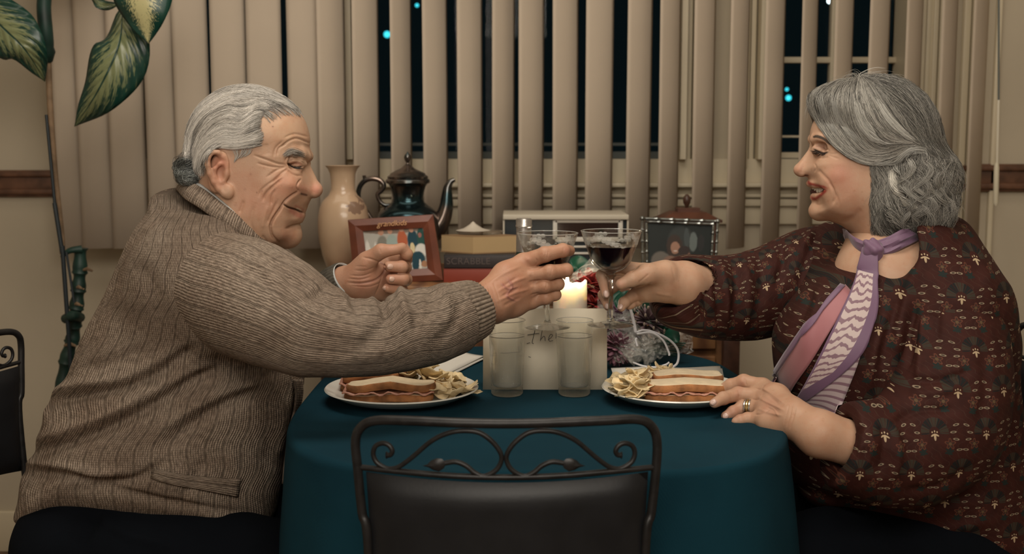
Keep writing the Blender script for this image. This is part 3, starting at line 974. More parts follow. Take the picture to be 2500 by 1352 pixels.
def crumple(c4, nx, ny, amp, seed, bulge=0.0):
    rr = random.Random(seed); a, b, c, d = c4; G = []
    ph = [(rr.uniform(5, 26), rr.uniform(5, 26), rr.uniform(0, 6.28)) for _ in range(9)]
    for i in range(nx + 1):
        u = i / nx; row = []
        for j in range(ny + 1):
            v = j / ny; p = (a * (1 - u) + b * u) * (1 - v) + (d * (1 - u) + c * u) * v
            h = sum(abs((k1 * u + k2 * v + q_) % 2 - 1) - .5 for k1, k2, q_ in ph) / 3 * amp
            h2 = sum(math.sin(k1 * u + k2 * v + q_) for k1, k2, q_ in ph) / 5 * amp
            row.append(p + Vector((h2 * .5, -bulge * math.sin(math.pi * u) * math.sin(math.pi * v) + h, h2)))
        G.append(row)
    return G


wr_ = MB()
wr_.sheet(crumple([P(1484, 895, 2.13), P(1600, 880, 2.12), P(1690, 815, 2.20), P(1455, 735, 2.16)], 46, 46, .009, 1, .055))
wr_.build('wrapper', cel, t)
MB().sheet(crumple([P(1392, 690, 2.25), P(1500, 640, 2.21), P(1470, 610, 2.24), P(1396, 668, 2.27)], 20, 20, .006, 2, .01)).build('wrapper', cel, t)
MB().sheet(crumple([P(1500, 885, 2.10), P(1595, 880, 2.10), P(1588, 822, 2.12), P(1490, 830, 2.12)], 40, 30, .012, 5, .03)).build('wrapper', cel, t)
MB().sheet(crumple([P(1598, 868, 2.16), P(1692, 860, 2.16), P(1690, 814, 2.19), P(1612, 760, 2.2)], 24, 24, .004, 3, .01)).build('wrapper', cel, t)
ribm = mat('white_ribbon', (.74, .73, .76), .25, spec=.8)
for pts, rdx in (([(1535, 738), (1542, 765), (1548, 790), (1552, 812)], .0028), ([(1552, 812), (1572, 806), (1600, 812), (1635, 830), (1655, 855), (1654, 885), (1636, 900)], .0020),
                 ([(1555, 815), (1590, 812), (1618, 830), (1633, 860), (1634, 868)], .0018), ([(1545, 884), (1570, 893), (1600, 896), (1625, 890), (1634, 884)], .0017), ([(1555, 825), (1552, 830), (1556, 845)], .0018)):
    G = []
    pl_ = bez([P(x, y, 2.085 if y < 870 else min(2.085, PZ(x, y, CT + .004).y)) for x, y in pts], 10)
    for i, p in enumerate(pl_):
        tg = (pl_[min(i + 1, len(pl_) - 1)] - pl_[max(i - 1, 0)]).normalized(); s_ = tg.cross(Vector((.2, 1, .3))).normalized()
        if p.z < CT + .002: p = Vector((p.x, p.y, CT + .002))
        G.append([p - s_ * rdx, p, p + s_ * rdx])
    MB().sheet(G).build('ribbon', ribm, t, thick=.0005)
# ---------------- sideboard and what stands on it ----------------
oakm = mat('sideboard_wood', (0.20, 0.095, 0.042), 0.45)
nt, bs = nodes_of(oakm)
wv = tex(nt, 'Wave', 7, bands_direction='X', Distortion=5.0, Detail=3.0)
wv.inputs['Detail Scale'].default_value = 1.5
nt.links.new(mixc(nt, E(nt, wv.outputs[0]), (0.235, 0.115, 0.048), (0.12, 0.052, 0.026)), bs.inputs['Base Color'])
darkw = mat('dark_wood', (0.055, 0.024, 0.015), 0.4, var=.3, vscale=30)
SFY = 2.50; SZ = P(1040, 698, SFY).z
sx0, sx1 = P(772, 690, SFY).x, P(1818, 690, SFY).x
sb = thing('sideboard', 'brown wooden sideboard behind the table carrying vase, teapot, books and frames', 'sideboard', ((sx0 + sx1) / 2, 2.75, 0))
cx_ = (sx0 + sx1) / 2; wd_ = sx1 - sx0
MB().box((cx_, 2.745, SZ - .012), (wd_, .49, .024), bev=.004).build('top', oakm, sb)
MB().box((cx_, 2.755, SZ * .5 + .03), (wd_ - .05, .44, SZ - .11)).build('carcass', oakm, sb, smooth=False)
for s_ in (-1, 1):
    for yy in (2.535, 2.96): MB().box((cx_ + s_ * (wd_ / 2 - .022), yy, (SZ - .024) / 2), (.038, .038, SZ - .025), bev=.004).build('leg', darkw, sb)
for i in range(2):
    x = cx_ + (i - .5) * (wd_ - .1) / 2
    d_ = MB().box((x, 2.531, .42), ((wd_ - .11) / 2 - .006, .016, .56), bev=.004).build('door', oakm, sb)
    MB().sphere((x - (i - .5) * .32, 2.515, .5), .012, 8).build('knob', darkw, d_)
    d_ = MB().box((x, 2.531, .765), ((wd_ - .11) / 2 - .006, .016, .10), bev=.004).build('drawer', oakm, sb)
    MB().sphere((x, 2.515, .765), .012, 8).build('knob', darkw, d_)


def lz(pts, cx, Y):
    """(half width px, py) list -> lathe profile"""
    return [(r * Y / F, P(cx, py, Y).z) for r, py in pts]


# vase
vm = mat('vase_glaze', (0.46, 0.31, 0.20), .28, coat=.3)
nt, bs = nodes_of(vm)
o3 = nt.nodes.new('ShaderNodeTexCoord').outputs['Object']; X, Y_, Z_ = sepxyz(nt, o3)
n = tex(nt, 'Noise', 6, Detail=3.0)
bc = mixc(nt, E(nt, n.outputs[0]).ramp(.35, .7), (0.50, 0.35, 0.23), (0.38, 0.235, 0.15))
nn = tex(nt, 'Noise', 45, Detail=5.0); spot = (((X - .034).sq() + (Z_ - .160).sq()).sqrt() + (E(nt, nn.outputs[0]) - .5) * .10).lt(.014)
nt.links.new(mixc(nt, spot * .65, bc, (.10, .045, .035)), bs.inputs['Base Color'])
VY = 2.74; vx = P(838, 500, VY).x
t = thing('vase', 'tall beige glazed vase with flared rim on the sideboard', 'vase', (vx, VY, SZ))
pr = lz([(43, 404), (36, 412), (31, 424), (29, 445), (29, 462), (35, 476), (48, 488), (57, 505), (62, 530), (63, 555), (60, 585), (53, 620), (44, 648)], 838, VY)
pr = [(0, SZ + .001), (.030, SZ + .001), (.033, SZ + .006)] + pr[::-1]
pr += [(r - .004, z) for r, z in pr[::-1][:8]]
MB().lathe(pr, (vx, VY, 0), n=56, cap=False).build('body', vm, t, angle=60)

# teapot
TY = 2.80
silver = mat('tarnished_silver', (0.10, 0.105, 0.105), .2, metal=.9, var=.5, vscale=14)
nt, bs = nodes_of(silver)
n = tex(nt, 'Noise', 9, Detail=3.0)
nt.links.new(mixc(nt, E(nt, n.outputs[0]).ramp(.4, .65), (0.025, 0.05, 0.058), (0.20, 0.15, 0.125)), bs.inputs['Base Color'])
tx = P(996, 480, TY).x
t = thing('teapot', 'dark tarnished silver teapot with curved spout and domed lid', 'teapot', (tx, TY, SZ))
pr = lz([(50, 436), (54, 440), (54, 446), (47, 449), (43, 456), (39, 470), (37, 483), (40, 493), (50, 502), (63, 509), (72, 519), (78, 535), (80, 556), (76, 585), (62, 615), (46, 632)], 996, TY)
pb = P(996, 632, TY).z
pr = [(0, SZ + .001), (.05, SZ + .001), (.052, SZ + .006), (.042, SZ + .014)] + pr[::-1] + [(0, pr[0][1])]
MB().lathe(pr, (tx, TY, 0), n=56, cap=False).build('body', silver, t, angle=60)
pr = lz([(49, 436), (50, 431), (44, 427), (42, 423), (30, 417), (17, 411), (9, 404), (5, 400)], 996, TY)
ld = MB().lathe([(0, pr[0][1])] + pr + [(0, pr[-1][1])], (tx, TY, 0), n=56, cap=False).build('lid', silver, t, angle=60)
pr = lz([(4, 401), (3, 398), (7, 391), (9, 384), (7, 378), (3, 374), (1, 370)], 996, TY)
MB().lathe([(0, pr[0][1])] + pr + [(0, pr[-1][1])], (tx, TY, 0), n=24, cap=False).build('finial', silver, ld)
hp = [(952, 500), (938, 500), (926, 489), (922, 474), (931, 465), (937, 452), (927, 440), (909, 436), (891, 441), (878, 457), (875, 480), (884, 500), (898, 520), (915, 545), (930, 560)]
q = bez([P(x, y, TY) for x, y in hp], 6)
MB().tube(q, [.0042 + .0022 * math.sin(math.pi * i / len(q)) for i in range(len(q))], 10).tube([P(890, 440, TY), P(889, 428, TY)], [.004, .0045], 8).build('handle', silver, t)
spp = [(1040, 575), (1064, 560), (1080, 535), (1089, 505), (1091, 478), (1093, 458), (1100, 444), (1110, 438)]
q = bez([P(x, y, TY) for x, y in spp], 6)
MB().tube(q, [.025 * (1 - i / len(q)) ** 1.2 + .0045 for i in range(len(q))], 14).build('spout', silver, t)


def paint_mat(name, bg, blobs, rough=.25, noise=.0):
    """flat picture made of soft ellipses; coordinates come from the uvl attribute (0..1)"""
    m = mat(name, bg, .5, spec=.15); nt, bs = nodes_of(m)
    a = attr(nt, 'uvl'); u, v, _ = sepxyz(nt, a.outputs['Vector'])
    if noise:
        n_ = tex(nt, 'Noise', 14, a.outputs['Vector'], Detail=3.0)
        u = u + (E(nt, n_.outputs[0]) - .5) * noise; v = v + (E(nt, n_.outputs[0]) - .5) * noise
    c = bg
    for cx, cy, rx, ry, col in blobs:
        d = (((u - cx) / rx).sq() + ((v - cy) / ry).sq())
        c = mixc(nt, 1 - d.ramp(.75, 1.25), c, col)
    nt.links.new(c if hasattr(c, 'is_output') else c, bs.inputs['Base Color'])
    return m


def quad_pic(name, c4, m, parent):
    a, b, c, d = [Vector(q) for q in c4]
    me = D.meshes.new(name); me.from_pydata([tuple(a), tuple(b), tuple(c), tuple(d)], [], [(0, 1, 2, 3)])
    at = me.attributes.new('uvl', 'FLOAT_VECTOR', 'POINT')
    for i, q in enumerate(((0, 0, 0), (1, 0, 0), (1, 1, 0), (0, 1, 0))): at.data[i].vector = q
    return link(name, me, m, parent, smooth=False)


def frame_mesh(o4, i4, th):
    """frame between outer and inner corner loops, th thick towards +y"""
    mb = MB(); A = [Vector(q) for q in o4]; B = [Vector(q) for q in i4]; b = Vector((0, th, 0)); f = Vector((0, -.006, 0))
    M_ = [(A[k] + B[k]) / 2 + f for k in range(4)]
    for k in range(4):
        j = (k + 1) % 4
        mb.add([A[k], A[j], M_[j], M_[k]], [(0, 1, 2, 3)]); mb.add([M_[k], M_[j], B[j], B[k]], [(0, 1, 2, 3)])
        mb.add([A[k], A[j], A[j] + b, A[k] + b], [(0, 1, 2, 3)]); mb.add([B[k], B[j], B[j] + b * .6, B[k] + b * .6], [(0, 1, 2, 3)])
    mb.add([q + b for q in A], [(0, 1, 2, 3)])
    return mb


def YF(py): return 2.575 + (690 - py) / 160 * .022
FP = lambda x, y: P(x, y, YF(y))
redw = mat('red_brown_wood', (0.135, 0.038, 0.020), .38, var=.2, vscale=20)
base = FP(970, 690)
t = thing('photo_frame', 'red-brown wooden frame reading grandkids, holding a group photograph', 'picture frame', (base.x, base.y, SZ))
frame_mesh([FP(866, 695), FP(1082, 684), FP(1057, 524), FP(849, 537)], [FP(899, 664), FP(1044, 655), FP(1033, 556), FP(886, 564)], .016).build('frame', redw, t, angle=20)
W, G_, BL, OR, TE, GR, SK = (.62, .6, .55), (.20, .19, .16), (.015, .05, .07), (.42, .11, .05), (.30, .36, .33), (.02, .07, .06), (.45, .24, .16)
pm = paint_mat('group_photo', (.40, .38, .34), [(.05, .3, .05, .45, W), (.18, .3, .035, .4, W), (.5, .97, .5, .08, (.2, .15, .12)), (.30, .55, .10, .30, G_), (.29, .93, .045, .07, SK), (.46, .60, .10, .28, TE), (.44, .95, .04, .07, SK),
                (.63, .72, .085, .24, OR), (.63, .98, .04, .06, SK), (.80, .70, .09, .26, BL), (.79, .96, .04, .07, SK), (.94, .75, .07, .25, GR), (.92, .45, .10, .16, W), (.68, .42, .06, .2, SK), (.78, .5, .04, .15, (.6, .5, .3)), (.85, .25, .12, .18, BL),
                (.80, .08, .05, .15, BL), (.88, .1, .02, .14, W), (.5, .25, .16, .14, (.5, .46, .4)), (.95, .12, .05, .08, (.35, .18, .1)), (.92, .82, .03, .06, (.3, .12, .1))], noise=.03)
quad_pic('photograph', [FP(897, 665) + Vector((0, .004, 0)), FP(1045, 656) + Vector((0, .004, 0)), FP(1034, 555) + Vector((0, .004, 0)), FP(885, 563) + Vector((0, .004, 0))], pm, t)
ax = (FP(1057, 524) - FP(849, 537)).normalized(); up = (FP(849, 537) - FP(866, 695)).normalized(); nz = ax.cross(up).normalized(); up = nz.cross(ax)
M4 = Matrix.Translation(FP(957, 545) + Vector((0, -.0068, 0))) @ Matrix((ax, up, nz)).transposed().to_4x4()
text('lettering', 'grandkids', .0175, M4, mat('gold_letters', (.42, .22, .10), .4, metal=.3), t, shear=.3)
MB().box((base.x + .01, base.y + .055, SZ + .045), (.05, .004, .085)).build('stand', darkw, t)

# books
def bookp(px0, px1, yt, yb, Yf, dp, cover, label, rz=0.0, title=None, spine=True):
    a, b = P(px0, yb, Yf), P(px1, yt, Yf); wd, h = b.x - a.x, b.z - a.z; c = Vector(((a.x + b.x) / 2, Yf + dp / 2, (a.z + b.z) / 2))
    t = thing('book', label, 'book', (c.x, c.y, a.z), 'books stacked on the sideboard')
    R = Matrix.Translation(c) @ Matrix.Rotation(rz, 4, 'Z')
    T = lambda x, y, z: R @ Matrix.Translation((x, y, z))
    mb = MB(); ct = .0025
    mb.box(0, (wd, dp, ct), M=T(0, 0, h / 2 - ct / 2), bev=.0008); mb.box(0, (wd, dp, ct), M=T(0, 0, -h / 2 + ct / 2), bev=.0008)
    if spine: mb.box(0, (wd, ct, h), M=T(0, -dp / 2 + ct / 2, 0), bev=.001)
    mb.build('cover', cover, t)
    pg = mat('book_pages', (.42, .29, .15), .9)
    nt, bs = nodes_of(pg)
    if not bs.inputs['Normal'].is_linked:
        w_ = tex(nt, 'Wave', 300, bands_direction='Z', Distortion=1.0)
        nt.links.new(mixc(nt, E(nt, w_.outputs[0]), (.46, .33, .17), (.36, .24, .12)), bs.inputs['Base Color']); bump(nt, bs, w_.outputs[0], .4, .0004)
    MB().box(0, (wd - .006, dp - .006, h - ct * 2 - .0004), M=T(0, 0, 0)).build('pages', pg, t, smooth=False)
    if title:
        M_ = T(-wd * .22, -dp / 2 - .0004, 0) @ Matrix.Rotation(math.pi / 2, 4, 'X')
        text('title', title, .021, M_, mat('faded_title', (.075, .055, .05), .5), t, space=1.05)
    return t


BYf = 2.57
bookp(1083, 1300, 656, 691, BYf, .17, mat('red_cover', (.22, .035, .018), .5, var=.1), 'thick red book at the bottom of the stack')
bookp(1084, 1296, 621, 655, BYf, .165, mat('black_cover', (.022, .016, .016), .45, var=.2), 'black book with faint SCRABBLE title in the middle of the stack', title='SCRABBLE')
# the top book is turned so that two sides of its pages show
tk = thing('book', 'tan book turned at an angle on top of the stack', 'book', tuple(P(1165, 620, BYf + .1)), 'books stacked on the sideboard')
zb, zt2 = P(1155, 620, BYf + .004).z, P(1155, 577, BYf + .004).z
pA = P(1155, 600, BYf + .004); pB = P(1078, 600, BYf + .055); pC = P(1268, 600, BYf + .045)
pA.z = pB.z = pC.z = 0; pD = pB + pC - pA
for nm, z0, z1, s_, m_ in (('cover', zb, zb + .003, 1.03, mat('tan_cover', (.26, .16, .08), .6)), ('pages', zb + .003, zt2 - .002, 1.0, mat('book_pages')), ('cover', zt2 - .002, zt2, 1.0, mat('tan_cover'))):
    c = (pA + pB + pC + pD) / 4; q4 = [c + (q - c) * s_ for q in (pA, pC, pD, pB)]
    MB().add([Vector((q.x, q.y, z)) for z in (z0, z1) for q in q4], [(0, 1, 2, 3), (7, 6, 5, 4), (0, 1, 5, 4), (1, 2, 6, 5), (2, 3, 7, 6), (3, 0, 4, 7)]).build(nm, m_, tk, smooth=False)
gl = P(1172, 576, 2.65); gl.z = zt2
t = thing('glass_dish', 'small glass dish with pointed lid on top of the books', 'dish', tuple(gl))
MB().lathe([(0, .0005), (.05, .0005), (.055, .006), (.05, .008), (0, .008)], tuple(gl), n=40, cap=False).build('dish', clearm, t)
MB().lathe([(.040, .008), (.022, .013), (.008, .022), (.003, .027), (0, .029), ], (gl.x - .016, gl.y, gl.z), n=32).build('lid', mat('milky_glass', (.52, .46, .38), .4), t)

# clock radio
RY = 2.78
a, b = P(1228, 664, RY), P(1535, 527, RY)
t = thing('clock_radio', 'pale clock radio with dark front and square display behind the wine glasses', 'radio', ((a.x + b.x) / 2, RY, SZ))
body = mat('radio_shell', (.50, .45, .36), .5); blk = mat('radio_black', (.008, .014, .018), .3); lite = mat('radio_frame', (.58, .55, .48), .35)
xm_ = (a.x + b.x) / 2; W_ = b.x - a.x; h_ = b.z - SZ
mb = MB(); mb.box((xm_, RY + .09, b.z - .003), (W_, .19, .012), bev=.002); mb.box((xm_, RY + .09, SZ + .004), (W_, .18, .008))
for s_ in (-1, 1): mb.box((xm_ + s_ * (W_ / 2 - .002), RY + .09, SZ + h_ / 2), (.004, .18, h_))
mb.build('shell', body, t, merge=False)
MB().box((xm_, RY + .095, SZ + h_ / 2), (W_ - .009, .17, h_ - .014)).build('front', blk, t, smooth=False)
def rect(x0, y0, x1, y1, wdt, Y):
    mb = MB(); p, q = P(x0, y1, Y), P(x1, y0, Y)
    mb.box(((p.x + q.x) / 2, Y, q.z), (q.x - p.x, .006, wdt), bev=.001); mb.box(((p.x + q.x) / 2, Y, p.z), (q.x - p.x, .006, wdt), bev=.001)
    mb.box((p.x, Y, (p.z + q.z) / 2), (wdt, .006, q.z - p.z), bev=.001); mb.box((q.x, Y, (p.z + q.z) / 2), (wdt, .006, q.z - p.z), bev=.001)
    return mb
rect(1355, 538, 1515, 584, .011, RY + .006).build('display_frame', lite, t)
rect(1372, 602, 1443, 618, .005, RY + .006).build('button_frame', lite, t)
p, q = P(1362, 578, RY), P(1508, 541, RY)
MB().box(((p.x + q.x) / 2, RY + .008, (p.z + q.z) / 2), (q.x - p.x, .006, q.z - p.z)).build('display', mat('radio_display', (.03, .018, .015), .12), t, smooth=False)
for k_ in range(4):
    p = P(1260 + k_ * 22, 640, RY + .004); MB().lathe([(.005, 0), (.005, .006), (0, .006)], M=Matrix.Translation(p) @ Matrix.Rotation(math.pi / 2, 4, 'X'), n=16).build('button', lite, t)

# wooden box with finial
BYY = 2.83
t = thing('wooden_box', 'small wooden box with a dark pinecone finial on its lid', 'box', (P(1683, 600, BYY).x, BYY, SZ))
chest = mat('red_box_wood', (.085, .030, .017), .4, var=.25, vscale=25)
x0, x1 = P(1612, 540, BYY).x, P(1756, 540, BYY).x; xc = (x0 + x1) / 2; zl = P(1683, 538, BYY).z; hw = (x1 - x0) / 2
MB().box((xc, BYY + .04, (SZ + zl) / 2), (2 * hw - .012, .11, zl - SZ)).build('body', chest, t)
mb = MB(); zt3 = P(1683, 518, BYY).z
def slab(mb, w0, z0, w1, z1):
    V = [(xc + sx * w_ * hw, BYY + .04 + sy * w_ * .065, z_) for w_, z_ in ((w0, z0), (w1, z1)) for sx, sy in ((-1, -1), (1, -1), (1, 1), (-1, 1))]
    mb.add(V, [(0, 1, 2, 3), (7, 6, 5, 4), (0, 1, 5, 4), (1, 2, 6, 5), (2, 3, 7, 6), (3, 0, 4, 7)])
slab(mb, 1.04, zl - .004, 1.04, zl + .003); slab(mb, 1.0, zl + .003, .55, zt3); slab(mb, .38, zt3, .38, P(1683, 509, BYY).z)
lid = mb.build('lid', chest, t, smooth=False, merge=False)
pr = lz([(3, 510), (5, 504), (9, 497), (10, 489), (8, 482), (4, 477), (0, 475)], 1683, BYY)
MB().lathe([(0, pr[0][1])] + pr, (xc - .002, BYY + .04, 0), n=20, cap=False).build('finial', darkw, lid)

# silver picture frame
MY = lambda py: 2.60 + (645 - py) / 120 * .02
MP = lambda x, y: P(x, y, MY(y))
bs_ = MP(1655, 655)
t = thing('photo_frame', 'silver bamboo-like frame with a dark portrait photograph', 'picture frame', (bs_.x, bs_.y, SZ))
sil = mat('frame_silver', (.22, .23, .22), .25, metal=.9, var=.4, vscale=40)
c4 = [MP(1570, 672), MP(1746, 668), MP(1752, 540), MP(1568, 533)]
cen = sum(c4, Vector()) / 4
mb = MB()
for k in range(4):
    A, B = c4[k], c4[(k + 1) % 4]
    for s_ in (0, .012):
        A2 = A + (cen - A).normalized() * s_; B2 = B + (cen - B).normalized() * s_
        L = [A2 + (B2 - A2) * i / 40 for i in range(41)]
        mb.tube(L, [.0033 + (.0017 if i % 8 == 0 else 0) for i in range(41)], 8)
    mb.sphere(A, .006, 8)
mb.build('frame', sil, t, merge=False)
in4 = [c + (cen - c) * .10 + Vector((0, .003, 0)) for c in c4]
pm = paint_mat('portrait_photo', (.022, .026, .025), [(.52, .62, .2, .3, (.04, .045, .043)), (.70, .62, .06, .20, (.12, .14, .135)), (.82, .6, .05, .18, (.03, .03, .03)), (.60, .70, .04, .2, (.06, .07, .07)),
                (.22, .22, .15, .2, (.13, .115, .10)), (.42, .52, .12, .24, (.05, .036, .03)), (.43, .50, .07, .12, (.30, .17, .12)), (.60, .36, .06, .09, (.2, .11, .08)), (.56, .44, .09, .1, (.04, .03, .028)), (.36, .2, .12, .14, (.2, .12, .09)), (.43, .44, .03, .015, (.5, .4, .35))], noise=.03)
quad_pic('photograph', in4, pm, t)
MB().add([q + Vector((0, .002, 0)) for q in in4] + [q + Vector((0, .007, 0)) for q in in4], [(0, 1, 2, 3), (7, 6, 5, 4), (0, 1, 5, 4), (1, 2, 6, 5), (2, 3, 7, 6), (3, 0, 4, 7)]).build('backing', darkw, t, smooth=False)

# potted plant behind the man
lm_ = mat('variegated_leaf', (.012, .05, .035), .32, spec=.6)
nt, bs = nodes_of(lm_)
a = attr(nt, 'uvl'); u, v, _ = sepxyz(nt, a.outputs['Vector'])
n = tex(nt, 'Noise', 5.0, combine(nt, u * 9 - v.abs() * 3.2, v * 1.4), Detail=3.0)
vein = (u * 62 - v.abs() * 20).sin()
mask = (E(nt, n.outputs[0]) * 1.3 + vein * .10 - v.abs() * .75 - (u - .5).abs() * .30).ramp(.10, .42)
rib = v.abs().ramp(.02, .05)
dk = mixc(nt, (vein * .5 + .5) * .5, (.006, .036, .026), (.013, .058, .040))
nt.links.new(mixc(nt, mask * rib * .75, dk, (.24, .26, .12)), bs.inputs['Base Color'])
bump(nt, bs, vein * .5 + rib, .5, .003)
lm2 = mat('bright_variegated_leaf', (.012, .05, .035), .32, spec=.6); nt, bs = nodes_of(lm2)
a = attr(nt, 'uvl'); u, v, _ = sepxyz(nt, a.outputs['Vector'])
n = tex(nt, 'Noise', 7.0, combine(nt, u * 10 - v.abs() * 3.5, v * 1.6), Detail=4.0)
mask = (E(nt, n.outputs[0]) * 1.6 - v.abs() * .85 - (u - .55).abs() * .3).ramp(.38, .50)
nt.links.new(mixc(nt, mask, (.006, .045, .032), (.48, .44, .22)), bs.inputs['Base Color'])
PY = 2.62
t = thing('potted_plant', 'tall plant with variegated hanging leaves behind the man', 'plant', tuple(PZ(150, 1352, 0.1) if False else (P(150, 900, 2.75).x, 2.75, 0)))
leaf(t, [P(-70, -30, PY), P(-10, 50, PY - .05), P(60, 120, PY - .06), P(110, 198, PY)], .054, lm_, bend=.3)
leaf(t, [P(300, 18, PY), P(290, 110, PY - .06), P(240, 220, PY - .06), P(183, 308, PY)], .060, lm_, bend=.35, wl=1.0, wr=.85)
leaf(t, [P(330, -110, PY - .06), P(338, -40, PY - .10), P(350, 40, PY - .10), P(363, 106, PY - .08)], .056, lm2, bend=.3)
leaf(t, [P(220, -14, PY), P(250, 12, PY), P(300, 10, PY)], .010, lm_)
leaf(t, [P(110, -60, PY + .1), P(60, -140, PY + .1), P(-40, -230, PY + .1)], .07, lm_)
leaf(t, [P(130, -60, PY + .1), P(230, -200, PY + .12), P(330, -230, PY + .1)], .07, lm_)
brs = mat('green_stem', (.008, .028, .021), .5, var=.4, vscale=18); tan = mat('tan_stem', (.20, .13, .075), .7, var=.3, vscale=30); stk = mat('black_stake', (.008, .014, .018), .5)
q = bez([P(130, -90, 2.68), P(108, 0, 2.68), P(112, 80, 2.68), P(118, 150, 2.7)], 6)
MB().tube(q, [.016] * (len(q) - 4) + [.015, .018, .014, .010], 12).build('upper_stem', brs, t)
MB().tube(bez([P(118, 145, 2.7), P(122, 250, 2.7), P(134, 420, 2.72), P(149, 560, 2.74), P(153, 620, 2.74)], 6), .0068, 10).build('middle_stem', tan, t)
q = bez([P(196, 606, 2.74), P(195, 660, 2.74), P(192, 700, 2.74), P(188, 740, 2.74), P(182, 775, 2.74), P(180, 815, 2.75), P(170, 850, 2.75), P(158, 900, 2.75), P(150, 980, 2.75), P(150, 1150, 2.75)], 8)
ls = MB().tube(q, [.0155 + .0035 * (1 if (i % 9) == 0 else 0) - .002 * math.sin(i * .7) for i in range(len(q))], 14).build('lower_stem', brs, t)
for y_, x_ in ((702, 192), (743, 188), (777, 183), (841, 172), (658, 213)):
    MB().tube([P(x_ - 14, y_ + 2, 2.735), P(x_, y_ - 2, 2.722), P(x_ + 12, y_ + 3, 2.735)], [.003, .0045, .003], 8).build('node_ring', tan, ls)
MB().tube(bez([P(150, 628, 2.72), P(170, 612, 2.72), P(200, 608, 2.73)], 5), [.004 + .006 * i / 10 for i in range(11)], 10).build('petiole', brs, t)
MB().tube(bez([P(196, 775, 2.74), P(178, 770, 2.70), P(160, 778, 2.72)], 5), .012, 10).build('petiole', brs, t)
for a_, b_, r_ in (((113, 280), (134, 500), .0038), ((133, 495), (152, 616), .0055), ((152, 600), (165, 780), .0055), ((162, 615), (181, 738), .003)):
    MB().tube([P(*a_, 2.7), P(*b_, 2.7)], r_, 8).build('stake', stk, t)
px_ = P(150, 900, 2.75).x + .03
MB().lathe([(0, 0.0), (.07, 0), (.075, .01), (.09, .22), (.096, .225), (.096, .25), (.086, .25), (.083, .23), (0, .225)], (px_, 2.75, 0), n=40, cap=False).build('pot', mat('terracotta', (.22, .09, .05), .8, var=.15), t)
MB().tube([(px_, 2.75, .23), tuple(P(150, 1150, 2.75))], .017, 10).build('lower_stem', brs, t)
MB().tube([(px_ + .01, 2.73, .23), tuple(P(164, 770, 2.7))], .005, 8).build('stake', stk, t)
# ---------------- organic shapes: distance fields turned into smooth meshes ----------------
def A3(v): return np.array([v[0], v[1], v[2]], np.float32)


def spline2(pts, n=6, closed=False):
    q = bez([Vector((p[0], p[1], 0)) for p in pts], n, closed)
    return np.array([(v.x, v.y) for v in q], np.float32)


